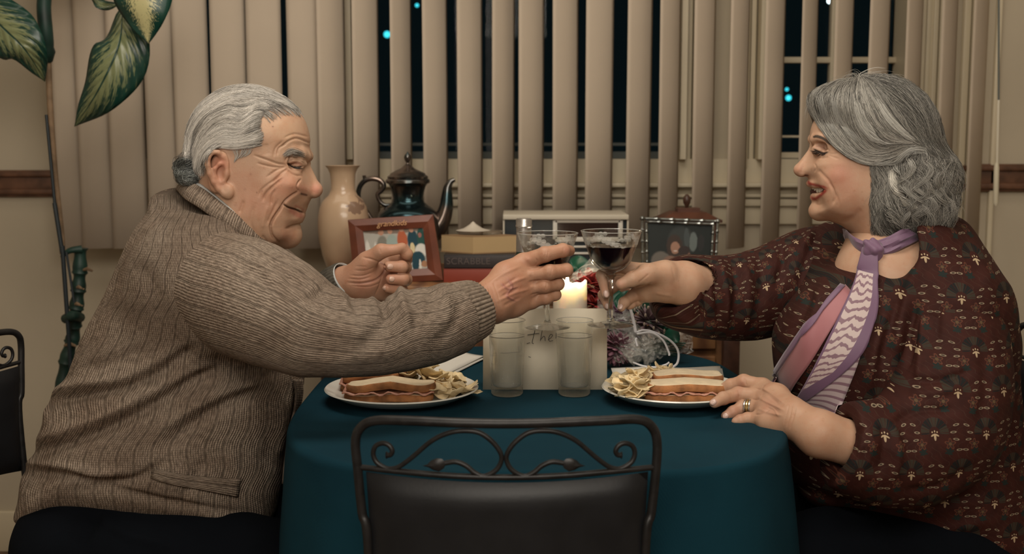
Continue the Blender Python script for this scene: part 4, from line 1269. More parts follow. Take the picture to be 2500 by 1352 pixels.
class Field:
    def __init__(s, lo, hi, h):
        s.lo = np.array(lo, np.float32); s.h = h
        s.n = np.ceil((np.array(hi) - s.lo) / h).astype(int) + 1
        s.ax = [(s.lo[i] + np.arange(s.n[i]) * h).astype(np.float32) for i in range(3)]
        s.d = np.full(s.n, 1.0, np.float32)

    def win(s, lo, hi):
        a = [max(0, int((lo[i] - s.lo[i]) / s.h)) for i in range(3)]
        b = [min(s.n[i], int((hi[i] - s.lo[i]) / s.h) + 2) for i in range(3)]
        if any(b[i] <= a[i] for i in range(3)): return None
        return tuple(slice(a[i], b[i]) for i in range(3))

    def op(s, f, lo, hi, k=0.0, mode='add'):
        m = k + 3 * s.h
        w = s.win(np.array(lo) - m, np.array(hi) + m)
        if w is None: return s
        X = s.ax[0][w[0]][:, None, None]; Y = s.ax[1][w[1]][None, :, None]; Z = s.ax[2][w[2]][None, None, :]
        b = f(X, Y, Z); a = s.d[w]
        if mode == 'sub': a, b = -a, b
        if k > 0:
            h = np.maximum(k - np.abs(a - b), 0) / k
            r = np.minimum(a, b) - h * h * k * .25
        else: r = np.minimum(a, b)
        s.d[w] = -r if mode == 'sub' else r
        return s

    def cap(s, a, b, ra, rb=None, k=0.0, mode='add', sq=None):
        """rounded cone from a to b"""
        a, b = A3(a), A3(b); rb = ra if rb is None else rb
        R = max(ra, rb); ba = b - a; L = float(ba @ ba) + 1e-12

        def f(X, Y, Z):
            px, py, pz = X - a[0], Y - a[1], Z - a[2]
            t = np.clip((px * ba[0] + py * ba[1] + pz * ba[2]) / L, 0, 1)
            return np.sqrt((px - ba[0] * t) ** 2 + (py - ba[1] * t) ** 2 + (pz - ba[2] * t) ** 2) - (ra + (rb - ra) * t)
        return s.op(f, np.minimum(a, b) - R, np.maximum(a, b) + R, k, mode)

    def chain(s, pts, k=0.006, mode='add'):
        """pts: (Vector, radius)"""
        for (a, ra), (b, rb) in zip(pts, pts[1:]): s.cap(a, b, ra, rb, k, mode)
        return s

    def ell(s, c, r, k=0.0, mode='add', R=None):
        c = A3(c); r = np.array(r, np.float32); M = np.eye(3, dtype=np.float32) if R is None else np.array(R, np.float32)
        m = float(r.max())

        def f(X, Y, Z):
            x, y, z = X - c[0], Y - c[1], Z - c[2]
            u = (x * M[0, 0] + y * M[1, 0] + z * M[2, 0]) / r[0]
            v = (x * M[0, 1] + y * M[1, 1] + z * M[2, 1]) / r[1]
            w_ = (x * M[0, 2] + y * M[1, 2] + z * M[2, 2]) / r[2]
            k0 = np.sqrt(u * u + v * v + w_ * w_)
            k1 = np.sqrt((u / r[0]) ** 2 + (v / r[1]) ** 2 + (w_ / r[2]) ** 2) + 1e-9
            return k0 * (k0 - 1) / k1
        return s.op(f, c - m, c + m, k, mode)

    def inflate(s, poly, Y0, Rf, k=0.0, mode='add', p=2.0, lo=None, hi=None, blur=3):
        """side outline poly (x,z) inflated across y; Rf(X,Z) half thickness map or number; p: 2 round, more = boxier"""
        poly = np.asarray(poly, np.float32)
        X = s.ax[0][:, None]; Z = s.ax[2][None, :]
        d = np.full((len(s.ax[0]), len(s.ax[2])), 1e9, np.float32); ins = np.zeros(d.shape, bool)
        n = len(poly)
        for i in range(n):
            a, b = poly[i], poly[(i + 1) % n]; e = b - a
            t = np.clip(((X - a[0]) * e[0] + (Z - a[1]) * e[1]) / (e @ e + 1e-12), 0, 1)
            d = np.minimum(d, (X - a[0] - e[0] * t) ** 2 + (Z - a[1] - e[1] * t) ** 2)
            if a[1] != b[1]:
                c = ((a[1] > Z) != (b[1] > Z)) & (X < (b[0] - a[0]) * (Z - a[1]) / (b[1] - a[1]) + a[0])
                ins ^= c
        e = np.sqrt(d) * np.where(ins, 1, -1)
        R = Rf(X + 0 * Z, Z + 0 * X) if callable(Rf) else np.full(e.shape, Rf, np.float32)
        for _ in range(blur):
            q = np.pad(e, 1, 'edge'); e2 = (q[:-2, 1:-1] + q[2:, 1:-1] + q[1:-1, :-2] + q[1:-1, 2:] + 2 * e) / 6
            wgt = np.clip(np.abs(e) / (8 * s.h), 0, 1); e = e * (1 - wgt) + e2 * wgt
        e = e[:, None, :]; R = R[:, None, :]; Y = s.ax[1][None, :, None]
        q = np.maximum(R - e, 0)
        if p == 2.0: f = np.sqrt(q * q + (Y - Y0) ** 2) - R
        else: f = (q ** p + np.abs(Y - Y0) ** p) ** (1 / p) - R
        f = f.astype(np.float32)
        w = (slice(None),) * 3
        a = s.d
        if mode == 'sub': a = -a
        if k > 0:
            h = np.maximum(k - np.abs(a - f), 0) / k
            r = np.minimum(a, f) - h * h * k * .25
        else: r = np.minimum(a, f)
        s.d = -r if mode == 'sub' else r
        return s

    def mesh(s, smooth=1):
        d = s.d; h = s.h
        d = np.pad(d, 1, constant_values=1.0); lo = s.lo - h
        ins = d < 0
        c = np.zeros(tuple(np.array(d.shape) - 1), np.uint8)
        for i in (0, 1):
            for j in (0, 1):
                for k in (0, 1): c += ins[i:d.shape[0] - 1 + i, j:d.shape[1] - 1 + j, k:d.shape[2] - 1 + k]
        cells = np.argwhere((c > 0) & (c < 8))
        idx = np.full(c.shape, -1, np.int32); idx[tuple(cells.T)] = np.arange(len(cells))
        offs = [(i, j, k) for i in (0, 1) for j in (0, 1) for k in (0, 1)]
        val = np.stack([d[cells[:, 0] + o[0], cells[:, 1] + o[1], cells[:, 2] + o[2]] for o in offs], 1)
        P_ = np.zeros((len(cells), 3)); cnt = np.zeros(len(cells))
        for a in range(8):
            for b in range(a + 1, 8):
                oa, ob = np.array(offs[a]), np.array(offs[b])
                if np.abs(oa - ob).sum() != 1: continue
                va, vb = val[:, a], val[:, b]; m = (va < 0) != (vb < 0)
                t = np.where(m, va / np.where(m, va - vb, 1), 0)[:, None]
                P_ += np.where(m[:, None], oa + (ob - oa) * t, 0); cnt += m
        V = lo + (cells + P_ / cnt[:, None]) * h
        F = []
        for ax in range(3):
            o = [(0, 0, 0)] * 2
            a = ins; sl0 = [slice(None)] * 3; sl1 = [slice(None)] * 3
            sl0[ax] = slice(0, -1); sl1[ax] = slice(1, None)
            df = a[tuple(sl0)] != a[tuple(sl1)]
            e = np.argwhere(df); u, v = [(1, 2), (2, 0), (0, 1)][ax]
            e = e[(e[:, u] > 0) & (e[:, v] > 0) & (e[:, u] < c.shape[u]) & (e[:, v] < c.shape[v])]
            du = np.zeros(3, int); du[u] = 1; dv = np.zeros(3, int); dv[v] = 1
            q = [idx[tuple((e - x).T)] for x in (du + dv, dv, 0 * du, du)]
            q = np.stack(q, 1); fl = a[tuple(e.T)]
            q[~fl] = q[~fl][:, ::-1]
            F.append(q)
        F = np.concatenate(F)
        V = V.astype(np.float64)
        for _ in range(smooth): V = laplace(V, F, .5)
        return V, F


def laplace(V, F, a=.5, mask=None):
    E_ = np.concatenate([F[:, [0, 1]], F[:, [1, 2]], F[:, [2, 3]], F[:, [3, 0]]])
    n = len(V); cnt = np.bincount(E_[:, 0], minlength=n) + np.bincount(E_[:, 1], minlength=n)
    S_ = np.stack([np.bincount(E_[:, 0], V[E_[:, 1], i], n) + np.bincount(E_[:, 1], V[E_[:, 0], i], n) for i in range(3)], 1)
    L_ = S_ / np.maximum(cnt, 1)[:, None]
    if mask is not None: a = a * mask[:, None]
    return V * (1 - a) + L_ * a


def normals(V, F):
    n = np.cross(V[F[:, 2]] - V[F[:, 0]], V[F[:, 3]] - V[F[:, 1]])
    N_ = np.stack([sum(np.bincount(F[:, k], n[:, i], len(V)) for k in range(4)) for i in range(3)], 1)
    return N_ / (np.linalg.norm(N_, axis=1)[:, None] + 1e-12)


def pdist(q, pts, smooth=True):
    """distance of points q (N,2) to polyline; also parameter 0..1"""
    pl = spline2(pts, 5) if (smooth and len(pts) > 2) else np.array(pts, np.float32)
    if len(pl) == 1: return np.linalg.norm(q - pl[0], axis=1), np.zeros(len(q))
    best = np.full(len(q), 1e9); tt = np.zeros(len(q)); m = len(pl) - 1
    for i in range(m):
        a, b = pl[i], pl[i + 1]; e = b - a
        t = np.clip(((q - a) @ e) / (e @ e + 1e-9), 0, 1)
        d = np.linalg.norm(q - a - t[:, None] * e, axis=1); w_ = d < best
        best[w_] = d[w_]; tt[w_] = (i + t[w_]) / m
    return best, tt


def weight(q, pts, width, taper=True):
    pts = list(pts); P_ = np.array(pts, np.float32); lo, hi = P_.min(0) - 3 * width, P_.max(0) + 3 * width
    m = np.all((q > lo) & (q < hi), axis=1); w_ = np.zeros(len(q))
    if m.any():
        d, t = pdist(q[m], pts)
        g = np.exp(-(d / width) ** 2)
        if taper and len(pts) > 1: g *= np.clip(np.minimum(t, 1 - t) * 5 + .25, 0, 1)
        w_[m] = g
    return w_


def sculpt(V, F, q, strokes, mask=1.0):
    """push vertices along their normals near strokes drawn in photo pixels: (points, width px, metres)"""
    N_ = normals(V, F); disp = np.zeros(len(V))
    for pts, wd, amt in strokes: disp += amt * weight(q, pts, wd)
    return V + N_ * (disp * mask)[:, None]


def paint(C_, q, strokes, mask=1.0):
    for pts, wd, col, al in strokes:
        w_ = (np.minimum(1, weight(q, pts, wd, len(pts) > 2) * 1.25) * al * mask)[:, None]
        C_ = C_ * (1 - w_) + np.array(col) * w_
    return C_


class Frame:
    """a symmetric thing (head) turned by yaw about the vertical through c; mid-plane at local y = c.y"""
    def __init__(s, c, yaw): s.c = Vector(c); s.a = yaw; s.n = Vector((-math.sin(yaw), math.cos(yaw), 0)); s.f = Vector((math.cos(yaw), math.sin(yaw), 0))
    def L(s, px, py, dy=0.0):
        """local point seen at a photo pixel, dy nearer than the mid-plane"""
        o = Vector((0, 0, CZ)); d = P(px, py, 1.0) - o
        p0 = s.c - s.n * dy; t = (p0 - o).dot(s.n) / d.dot(s.n); q = o + d * t - s.c
        return Vector((s.c.x + q.dot(s.f), s.c.y + q.dot(s.n), s.c.z + q.z))
    def W(s, V):
        R = np.array([[s.f.x, s.f.y, 0], [s.n.x, s.n.y, 0], [0, 0, 1]]); c = np.array(s.c)
        return (V - c) @ R + c
    def near(s, V):
        U = V.copy(); U[:, 1] = s.c.y - np.abs(V[:, 1] - s.c.y); return proj(s.W(U))


def poly_of(fr, pts, n=5, dy=0.0):
    return np.array([(q.x, q.z) for q in [fr.L(x, y, dy) for x, y in spline2(pts, n, True)]], np.float32)


def strand_mesh(C, R, cols, name, m, parent):
    """C (N,M,3) strand centres, R (N,M) radii, cols (N,3) -> one mesh of thin three-sided hairs"""
    N_, M_, _ = C.shape
    T = np.gradient(C, axis=1); T /= np.linalg.norm(T, axis=2, keepdims=True) + 1e-12
    ref = np.array([0.31, 0.9, 0.3]); A = np.cross(T, ref); A /= np.linalg.norm(A, axis=2, keepdims=True) + 1e-12
    B = np.cross(T, A)
    V = np.stack([C + R[..., None] * (A * math.cos(a) + B * math.sin(a)) for a in (0, 2.094, 4.189)], 2).reshape(-1, 3)
    i = np.arange(N_)[:, None, None] * M_ * 3 + np.arange(M_ - 1)[None, :, None] * 3; k = np.arange(3)[None, None, :]; l = (k + 1) % 3
    F_ = np.stack([i + k, i + l, i + 3 + l, i + 3 + k], -1).reshape(-1, 4)
    me = npmesh(name, V, F_, np.repeat(cols, M_ * 3, axis=0))
    return link(name, me, m, parent)


def bvh_of(*VF):
    vs = []; fs = []; b = 0
    for V, F_ in VF:
        vs += [tuple(v) for v in V]; fs += [tuple(int(i) + b for i in f) for f in F_]; b += len(V)
    return BVHTree.FromPolygons(vs, fs)


CAMP = Vector((0, 0, CZ))


def cast(bvh, px, py):
    d = (P(px, py, 1.0) - CAMP).normalized()
    h = bvh.ray_cast(CAMP, d)
    return h[0], h[1]


def grow(guides, n, bvh, rnd, fr=None, M=16, off=(.0005, .003), tr=(0, .35, .45, 1.0), wav=(1.5, 3.0), rad=.00035, col=None, spread=0.0, dens=None, lift=0.0, smin=0, hold=True):
    """hairs along guide curves drawn over the head in photo pixels; returns centres, radii, colours"""
    G = [np.array(spline2(g, 8)) for g in guides]
    def at(g, t):
        i = t * (len(g) - 1); k = np.minimum(i.astype(int), len(g) - 2); f = (i - k)[:, None]
        return g[k] * (1 - f) + g[k + 1] * f
    Cs, Rs, Ks = [], [], []; tries = 0
    while len(Cs) < n and tries < n * 4:
        tries += 1
        s_ = rnd.random() * (len(G) - 1) if dens is None else np.interp(rnd.random(), np.linspace(0, 1, len(dens)), dens) * (len(G) - 1)
        i = min(int(s_), len(G) - 2); f = s_ - i
        t0 = max(0, rnd.uniform(tr[0], tr[1])) if tr[0] >= 0 else abs(rnd.gauss(0, .16)); t1 = rnd.uniform(tr[2], tr[3])
        if t1 - t0 < .12: continue
        t = np.linspace(t0, t1, M)
        q = at(G[i], t) * (1 - f) + at(G[i + 1], t) * f if len(G) > 1 else at(G[0], t)
        ph = rnd.uniform(0, 6.28); L_ = np.linalg.norm(np.diff(q, axis=0), axis=1).sum()
        tg = np.gradient(q, axis=0); tg /= np.linalg.norm(tg, axis=1, keepdims=True) + 1e-9; nn = np.stack([-tg[:, 1], tg[:, 0]], 1)
        s_l = np.linspace(0, L_, M)
        q = q + nn * (wav[0] * np.sin(s_l / 60 * wav[1] + ph * .35 + s_ * 1.3) + rnd.gauss(0, spread) + .8 * np.sin(s_l / 9 + ph))[:, None]
        o_ = rnd.uniform(*off); pts = []; last = None
        for k in range(M):
            h, nm = cast(bvh, q[k, 0], q[k, 1])
            if h is None:
                if last is None or not hold: pts = None; break
                h = P(q[k, 0], q[k, 1], last.y); pts.append(h); continue
            last = h; pts.append(h + nm * o_ + Vector((0, 0, lift * math.sin(math.pi * k / M))))
        if pts is None: continue
        pts = np.array(pts)
        # even out jumps in depth
        for _ in range(2): pts[1:-1] = (pts[:-2] + 2 * pts[1:-1] + pts[2:]) / 4
        Cs.append(pts); Rs.append(rad * rnd.uniform(.6, 1.3) * np.clip(np.minimum(np.linspace(.5, 8, M), np.linspace(6, .3, M)), .25, 1)); Ks.append(col(rnd, s_ / max(1, len(G) - 1)))
    return np.array(Cs), np.array(Rs), np.array(Ks)


def mirror_hair(fr, C):
    n = np.array(fr.n); c = np.array(fr.c)
    d = (C - c) @ n
    return C - 2 * d[..., None] * n


def skin_mat(name, bstr=.16):
    m = mat(name, (.5, .3, .2), .48, spec=.35, sss=.12); nt, bs = nodes_of(m)
    a = attr(nt, 'Col'); n = tex(nt, 'Noise', 55, Detail=5.0); n2 = tex(nt, 'Noise', 420, Detail=4.0); n3 = tex(nt, 'Noise', 130, Detail=3.0)
    c = mixc(nt, E(nt, n.outputs[0]).ramp(.35, .75) * .35, a.outputs['Color'], mixc(nt, 1.0, a.outputs['Color'], (.88, .66, .56), 'MULTIPLY'))
    c = mixc(nt, E(nt, n3.outputs[0]).ramp(.62, .72) * .22, c, mixc(nt, 1.0, c, (.7, .48, .36), 'MULTIPLY'))
    nt.links.new(c, bs.inputs['Base Color'])
    v = tex(nt, 'Voronoi', 380)
    bump(nt, bs, E(nt, n2.outputs[0]) * .8 + E(nt, v.outputs[0]) * .7, bstr, .0009)
    return m


def joined(name, parts, m, parent):
    """parts: (V, F, C) -> one mesh object"""
    Vs = []; Fs = []; Cs = []; b = 0
    for V, F_, C in parts: Vs.append(V); Fs.append(F_ + b); Cs.append(C); b += len(V)
    return link(name, npmesh(name, np.concatenate(Vs), np.concatenate(Fs), np.concatenate(Cs)), m, parent)
# ---------------- the man: head ----------------
MH = Frame((P(600, 400, 1.88).x, 1.88, 1.15), math.radians(3))
man = thing('person', 'grey-haired man in a brown knitted cardigan leaning forward and raising a wine glass', 'person', (-.62, 1.88, .46))
skinm = skin_mat('skin_of_man')
SKB = np.array((.44, .28, .188))


def man_head():
    Lp = MH.L
    skin = [(470, 470), (460, 425), (459, 380), (464, 330), (476, 290), (503, 252), (545, 226), (590, 215), (640, 219), (690, 240), (726, 268), (741, 288), (750, 309), (756, 333), (757, 350), (755.5, 358),
            (759, 371), (761, 384), (758, 396), (759, 406), (768, 425), (779, 448), (784, 461), (781, 474), (772, 482), (761, 484), (756.5, 492), (749, 506), (743.5, 515), (738.5, 520), (742, 526), (741, 538), (733, 548),
            (728, 556), (729, 568), (725.5, 583), (717, 593), (703, 598), (688, 599), (674, 607), (664, 640), (640, 680), (560, 700), (500, 640), (480, 540)]
    poly = poly_of(MH, skin)
    n1, n2 = Lp(762, 408), Lp(772, 466); ch = Lp(712, 560); tmp = Lp(560, 330); nk = Lp(560, 640); mo = Lp(730, 520)

    def Rf(X, Z):
        e = np.array([n2.x - n1.x, n2.z - n1.z]); t = np.clip(((X - n1.x) * e[0] + (Z - n1.z) * e[1]) / (e @ e), 0, 1)
        d = np.hypot(X - n1.x - e[0] * t, Z - n1.z - e[1] * t)
        wn = np.exp(-(d / .0155) ** 2)
        wc = np.exp(-(np.hypot(X - ch.x, Z - ch.z) / .05) ** 2)
        R = .078 - .016 * wc
        R = R - .006 * np.clip((nk.z + .08 - Z) / .08, 0, 1)
        return R * (1 - wn) + (.0125 + .005 * t) * wn
    lo = (Lp(440, 400).x, MH.c.y - .105, Lp(500, 700).z); hi = (Lp(800, 400).x, MH.c.y + .105, Lp(500, 200).z)
    f = Field(lo, hi, .0014)
    f.inflate(poly, MH.c.y, Rf, blur=6)

    def both(fn, px, py, dy, *a, **k):
        p = Lp(px, py, dy)
        for s_ in (1, -1):
            q = Vector((p.x, MH.c.y + (p.y - MH.c.y) * s_, p.z)); fn(q, *a, **k)
    def bchain(pts, k=.004, mode='add'):
        for s_ in (1, -1):
            L_ = []
            for px, py, dy, r in pts:
                p = Lp(px, py, dy); L_.append((Vector((p.x, MH.c.y + (p.y - MH.c.y) * s_, p.z)), r))
            f.chain(L_, k, mode)
    # cheeks, brow, eye, nose wings, chin
    both(f.ell, 700, 448, .044, (.020, .018, .018), k=.020)
    both(f.ell, 668, 470, .055, (.022, .014, .026), k=.022)
    bchain([(694, 378, .049, .0055), (712, 371, .044, .0065), (733, 374, .032, .0065), (749, 382, .016, .0052)], k=.010)
    both(f.ell, 716, 396, .0465, (.013, .012, .011), k=.006, mode='sub')
    both(f.ell, 722, 403, .0305, (.0135, .0130, .0115), k=.004)
    bchain([(700, 396, .049, .004), (714, 389, .0475, .0048), (732, 391, .038, .0048), (744, 400, .026, .004)], k=.004)
    both(f.ell, 718, 415, .0385, (.012, .007, .006), k=.006)
    both(f.ell, 742, 461, .0125, (.0115, .0085, .0095), k=.005)
    both(f.ell, 768, 463, .004, (.0115, .0095, .011), k=.006)
    f.ell(Lp(702, 575), (.021, .025, .019), k=.018)
    bchain([(735, 523, .006, .0055), (722, 524, .022, .005), (705, 518, .036, .004)], k=.006)
    bchain([(738, 508, .006, .005), (722, 507, .024, .0045), (703, 502, .037, .004)], k=.006)
    both(f.ell, 748, 477, .007, (.0055, .0035, .003), k=.002, mode='sub')
    # jowl and neck
    both(f.ell, 640, 540, .052, (.034, .018, .034), k=.03)
    # ears
    ear = [(548, 402, .0775), (544, 384, .0835), (532, 373, .0885), (519, 372, .0915), (509, 384, .0925), (507, 402, .0915), (512, 424, .089), (522, 444, .0865), (534, 461, .0845), (546, 474, .083)]
    bchain([(a, b, c, .0042) for a, b, c in ear], k=.003)
    for s_ in (1, -1):
        p = Lp(533, 420, .0805); q = Vector((p.x, MH.c.y + (p.y - MH.c.y) * s_, p.z))
        R = Matrix.Rotation(.20, 3, 'Y') @ Matrix.Rotation(-.16 * s_, 3, 'Z')
        f.ell(q, (.0165, .0065, .033), k=.004, R=R)
    both(f.ell, 557, 468, .0815, (.0085, .006, .0115), k=.006)
    both(f.ell, 536, 421, .0885, (.0095, .0068, .0135), k=.003, mode='sub')
    both(f.ell, 526, 396, .0915, (.0065, .0035, .012), k=.003, mode='sub')
    bchain([(544, 398, .084, .003), (536, 400, .0865, .003), (524, 412, .0875, .003), (524, 432, .086, .003), (534, 446, .084, .003)], k=.003)
    both(f.ell, 553, 424, .080, (.0045, .0055, .007), k=.004)
    V, F_ = f.mesh(1)
    q = MH.near(V)
    # keep wrinkles off the ears' neighbourhood
    wr = [([(689, 357), (706, 344), (727, 338), (757, 350)], 2.4, -.0013), ([(677, 379), (681, 362), (700, 350)], 2.4, -.0012), ([(668, 384), (673, 362), (690, 345)], 3, -.0008),
          ([(694, 336), (720, 327), (752, 334)], 2.6, -.0007), ([(697, 392), (704, 384), (722, 384), (742, 391)], 2.6, -.0016),
          ([(702, 399), (712, 405), (724, 408), (740, 406)], 1.7, -.0022), ([(704, 394), (716, 390), (730, 391), (742, 398)], 1.8, -.0009),
          ([(698, 402), (678, 399), (655, 391), (620, 379)], 2.2, -.0014), ([(699, 405), (676, 408), (650, 404), (628, 398)], 2.0, -.0010), ([(700, 407), (676, 415), (652, 432)], 2.3, -.0013), ([(703, 411), (686, 424), (662, 448)], 2.3, -.0014),
          ([(700, 414), (716, 425), (736, 430)], 2.2, -.0014), ([(704, 407), (716, 415), (732, 417)], 1.6, -.0008),
          ([(690, 436), (670, 452), (650, 472), (642, 490)], 3.0, -.0018), ([(672, 462), (664, 480), (662, 500)], 3.0, -.0012), ([(690, 425), (668, 440), (640, 462), (632, 480)], 2.4, -.0010),
          ([(735, 438), (727, 447), (725, 458), (731, 468)], 2.0, -.0018), ([(728, 468), (710, 480), (698, 490), (689, 502)], 3.2, -.0024),
          ([(691, 499), (683, 512), (670, 530), (662, 546), (661, 560), (666, 577), (680, 591)], 3.0, -.0036), ([(678, 490), (664, 520), (652, 545)], 4, -.0010),
          ([(692, 498), (704, 506), (722, 512), (742, 520)], 1.7, -.0032), ([(741, 547), (728, 549), (712, 553), (698, 558)], 3.2, -.0018),
          ([(700, 573)], 15, .0022), ([(712, 448)], 17, .0020), ([(655, 500), (645, 530), (640, 560)], 5, .0014), ([(620, 500), (612, 540), (620, 570)], 5, -.0014), ([(595, 490), (585, 520)], 4, -.0010), ([(640, 575), (655, 598)], 4, -.0014),
          ([(715, 371), (735, 377), (748, 383)], 6, .0010), ([(648, 350), (652, 380)], 9, -.0012)]
    wr = [(a, b * .92, c * (1.75 if c < 0 and b < 5 else 1)) for a, b, c in wr]
    V = sculpt(V, F_, q, wr)
    V = laplace(V, F_, .15)
    q = MH.near(V)
    C = np.tile(SKB, (len(V), 1))
    C = paint(C, q, [([(700, 455)], 34, (.50, .235, .155), .6), ([(650, 500)], 40, (.42, .20, .13), .5), ([(600, 440), (600, 500)], 30, (.43, .22, .145), .5), ([(772, 462)], 14, (.55, .24, .17), .7), ([(742, 461)], 11, (.50, .22, .15), .5),
                     ([(536, 400)], 22, (.48, .19, .125), .7), ([(530, 440)], 24, (.47, .21, .14), .5), ([(702, 575)], 22, (.44, .20, .13), .5), ([(700, 320), (650, 300)], 30, (.52, .34, .225), .7),
                     ([(722, 503), (740, 512)], 3.2, (.33, .10, .07), .5), ([(705, 510), (724, 523), (741, 528)], 6, (.40, .15, .11), .7),
                     ([(693, 499), (706, 507), (722, 512), (740, 519)], 1.5, (.06, .02, .015), .9), ([(704, 400), (712, 405), (724, 408), (739, 406)], 1.1, (.05, .028, .02), .9),
                     ([(708, 397), (722, 398), (736, 402)], 3.5, (.46, .21, .15), .5), ([(736, 473), (748, 476)], 2.6, (.09, .035, .025), .85), ([(725, 509), (734, 513)], 2.0, (.62, .55, .42), .7),
                     ([(666, 309)], 1.6, (.12, .05, .04), .9), ([(627, 470)], 1.8, (.2, .09, .06), .7), ([(640, 466)], 1.4, (.2, .09, .06), .7), ([(612, 425)], 2.4, (.27, .13, .09), .6), ([(598, 462)], 3, (.30, .15, .10), .5), ([(575, 500)], 4, (.33, .17, .11), .5),
                     ([(560, 250), (600, 262)], 20, (.47, .24, .17), .5), ([(700, 378), (720, 371), (742, 377)], 4.0, (.42, .34, .27), .55)])
    V = MH.W(V)
    return V, F_, C


mhV, mhF, mhC = man_head()


def man_hair():
    Lp = MH.L
    hp = [(740, 286), (722, 262), (706, 249), (672, 227), (631, 212), (590, 207), (550, 216), (512, 238), (482, 268), (463, 316), (453, 370), (451, 392), (455, 430), (490, 440), (505, 432), (500, 400), (506, 376), (522, 362), (545, 366), (560, 362),
          (585, 366), (618, 362), (640, 350), (646, 330), (636, 305), (640, 285), (655, 268), (690, 262), (715, 270)]
    f = Field((Lp(435, 400).x, MH.c.y - .11, Lp(500, 460).z), (Lp(760, 400).x, MH.c.y + .11, Lp(500, 190).z), .0026)
    f.inflate(poly_of(MH, hp), MH.c.y, .0815, blur=2)
    # curls at the nape
    for px, py, dy, r in ((442, 400, 0, .014), (438, 420, .0, .013), (450, 432, .012, .014), (446, 405, .03, .014), (452, 425, .042, .014), (462, 435, .052, .012), (455, 390, .045, .014)):
        p = Lp(px, py, dy)
        for s_ in (1, -1): f.ell(Vector((p.x, MH.c.y + (p.y - MH.c.y) * s_, p.z)), (r, r, r), k=.008)
    V, F_ = f.mesh(3); V = MH.W(V)
    return V, F_


hV, hF = man_hair()
hairm = mat('grey_hair', (.5, .46, .42), .42, spec=.5)
nt, bs = nodes_of(hairm); nt.links.new(attr(nt, 'Col').outputs['Color'], bs.inputs['Base Color'])
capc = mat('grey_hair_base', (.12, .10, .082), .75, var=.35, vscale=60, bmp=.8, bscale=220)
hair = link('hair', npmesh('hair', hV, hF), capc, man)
hb = bvh_of((hV, hF), (mhV, mhF))
rnd = random.Random(11)


def gcol(g, k): return (g * k[0], g * k[1], g * k[2])


def mcol(r, s):
    g = r.choice((.16, .26, .36, .44, .52, .60)) * r.uniform(.85, 1.1); return (g, g * .93, g * .84)


G1 = [[(738, 283), (706, 251), (655, 221), (590, 206), (524, 224), (478, 266), (452, 318), (446, 382)],
      [(700, 264), (660, 242), (590, 228), (535, 244), (489, 283), (461, 330), (453, 388)],
      [(668, 264), (636, 252), (596, 262), (560, 258), (512, 282), (476, 330), (460, 398)],
      [(648, 272), (622, 272), (590, 292), (556, 284), (520, 300), (488, 345), (470, 405)],
      [(640, 290), (612, 300), (582, 316), (550, 308), (516, 326), (488, 362), (472, 415)],
      [(640, 312), (606, 322), (574, 332), (545, 328), (512, 348), (490, 380), (478, 424)],
      [(646, 332), (612, 340), (575, 348), (545, 342), (515, 362), (498, 390), (488, 432)],
      [(640, 350), (610, 358), (580, 358), (550, 356), (524, 362), (504, 382), (502, 434)]]
C1, R1, K1 = grow(G1, 3400, hb, rnd, off=(.0004, .0034), tr=(-.12, .5, .5, 1.0), wav=(4.2, 3.4), rad=.00027, col=mcol)
# paler locks that clump together
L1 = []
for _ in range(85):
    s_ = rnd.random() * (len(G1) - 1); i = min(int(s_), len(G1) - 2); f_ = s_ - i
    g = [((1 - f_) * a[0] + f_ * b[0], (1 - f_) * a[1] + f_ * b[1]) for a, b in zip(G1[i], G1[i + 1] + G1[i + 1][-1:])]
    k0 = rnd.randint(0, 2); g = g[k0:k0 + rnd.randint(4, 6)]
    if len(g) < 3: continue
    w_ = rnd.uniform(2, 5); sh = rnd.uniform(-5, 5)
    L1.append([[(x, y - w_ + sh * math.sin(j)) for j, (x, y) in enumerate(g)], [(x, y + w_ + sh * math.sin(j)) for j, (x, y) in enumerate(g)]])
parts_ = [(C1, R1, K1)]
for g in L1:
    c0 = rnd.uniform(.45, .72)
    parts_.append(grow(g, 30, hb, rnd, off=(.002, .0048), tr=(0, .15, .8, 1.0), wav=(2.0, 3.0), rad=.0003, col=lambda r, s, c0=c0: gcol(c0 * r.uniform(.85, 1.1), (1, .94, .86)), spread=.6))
# loose thin hair over the forehead, wisps before the ear, curls at the nape
parts_.append(grow([[(742, 290), (728, 268), (700, 248)], [(700, 285), (670, 262), (630, 250)], [(660, 300), (640, 280), (610, 280)]], 170, hb, rnd, off=(.0004, .002), wav=(2, 2), rad=.00026, col=mcol))
parts_.append(grow([[(560, 352), (575, 380), (570, 400)], [(600, 356), (590, 375), (575, 392)], [(620, 352), (612, 372), (600, 380)]], 60, hb, rnd, off=(.0003, .0015), wav=(1.5, 3), rad=.00026, col=mcol))
parts_.append(grow([[(470, 392), (444, 392), (432, 410), (440, 428)], [(478, 410), (450, 412), (436, 424), (452, 440)], [(488, 424), (462, 426), (448, 438), (468, 446)], [(492, 430), (482, 438), (470, 444), (484, 450)]], 520, hb, rnd, off=(.0005, .006), tr=(0, .5, .5, 1),
                   wav=(6, 9), rad=.00036, col=lambda r, s: gcol(r.uniform(.05, .32), (.9, .95, .9)), spread=3))
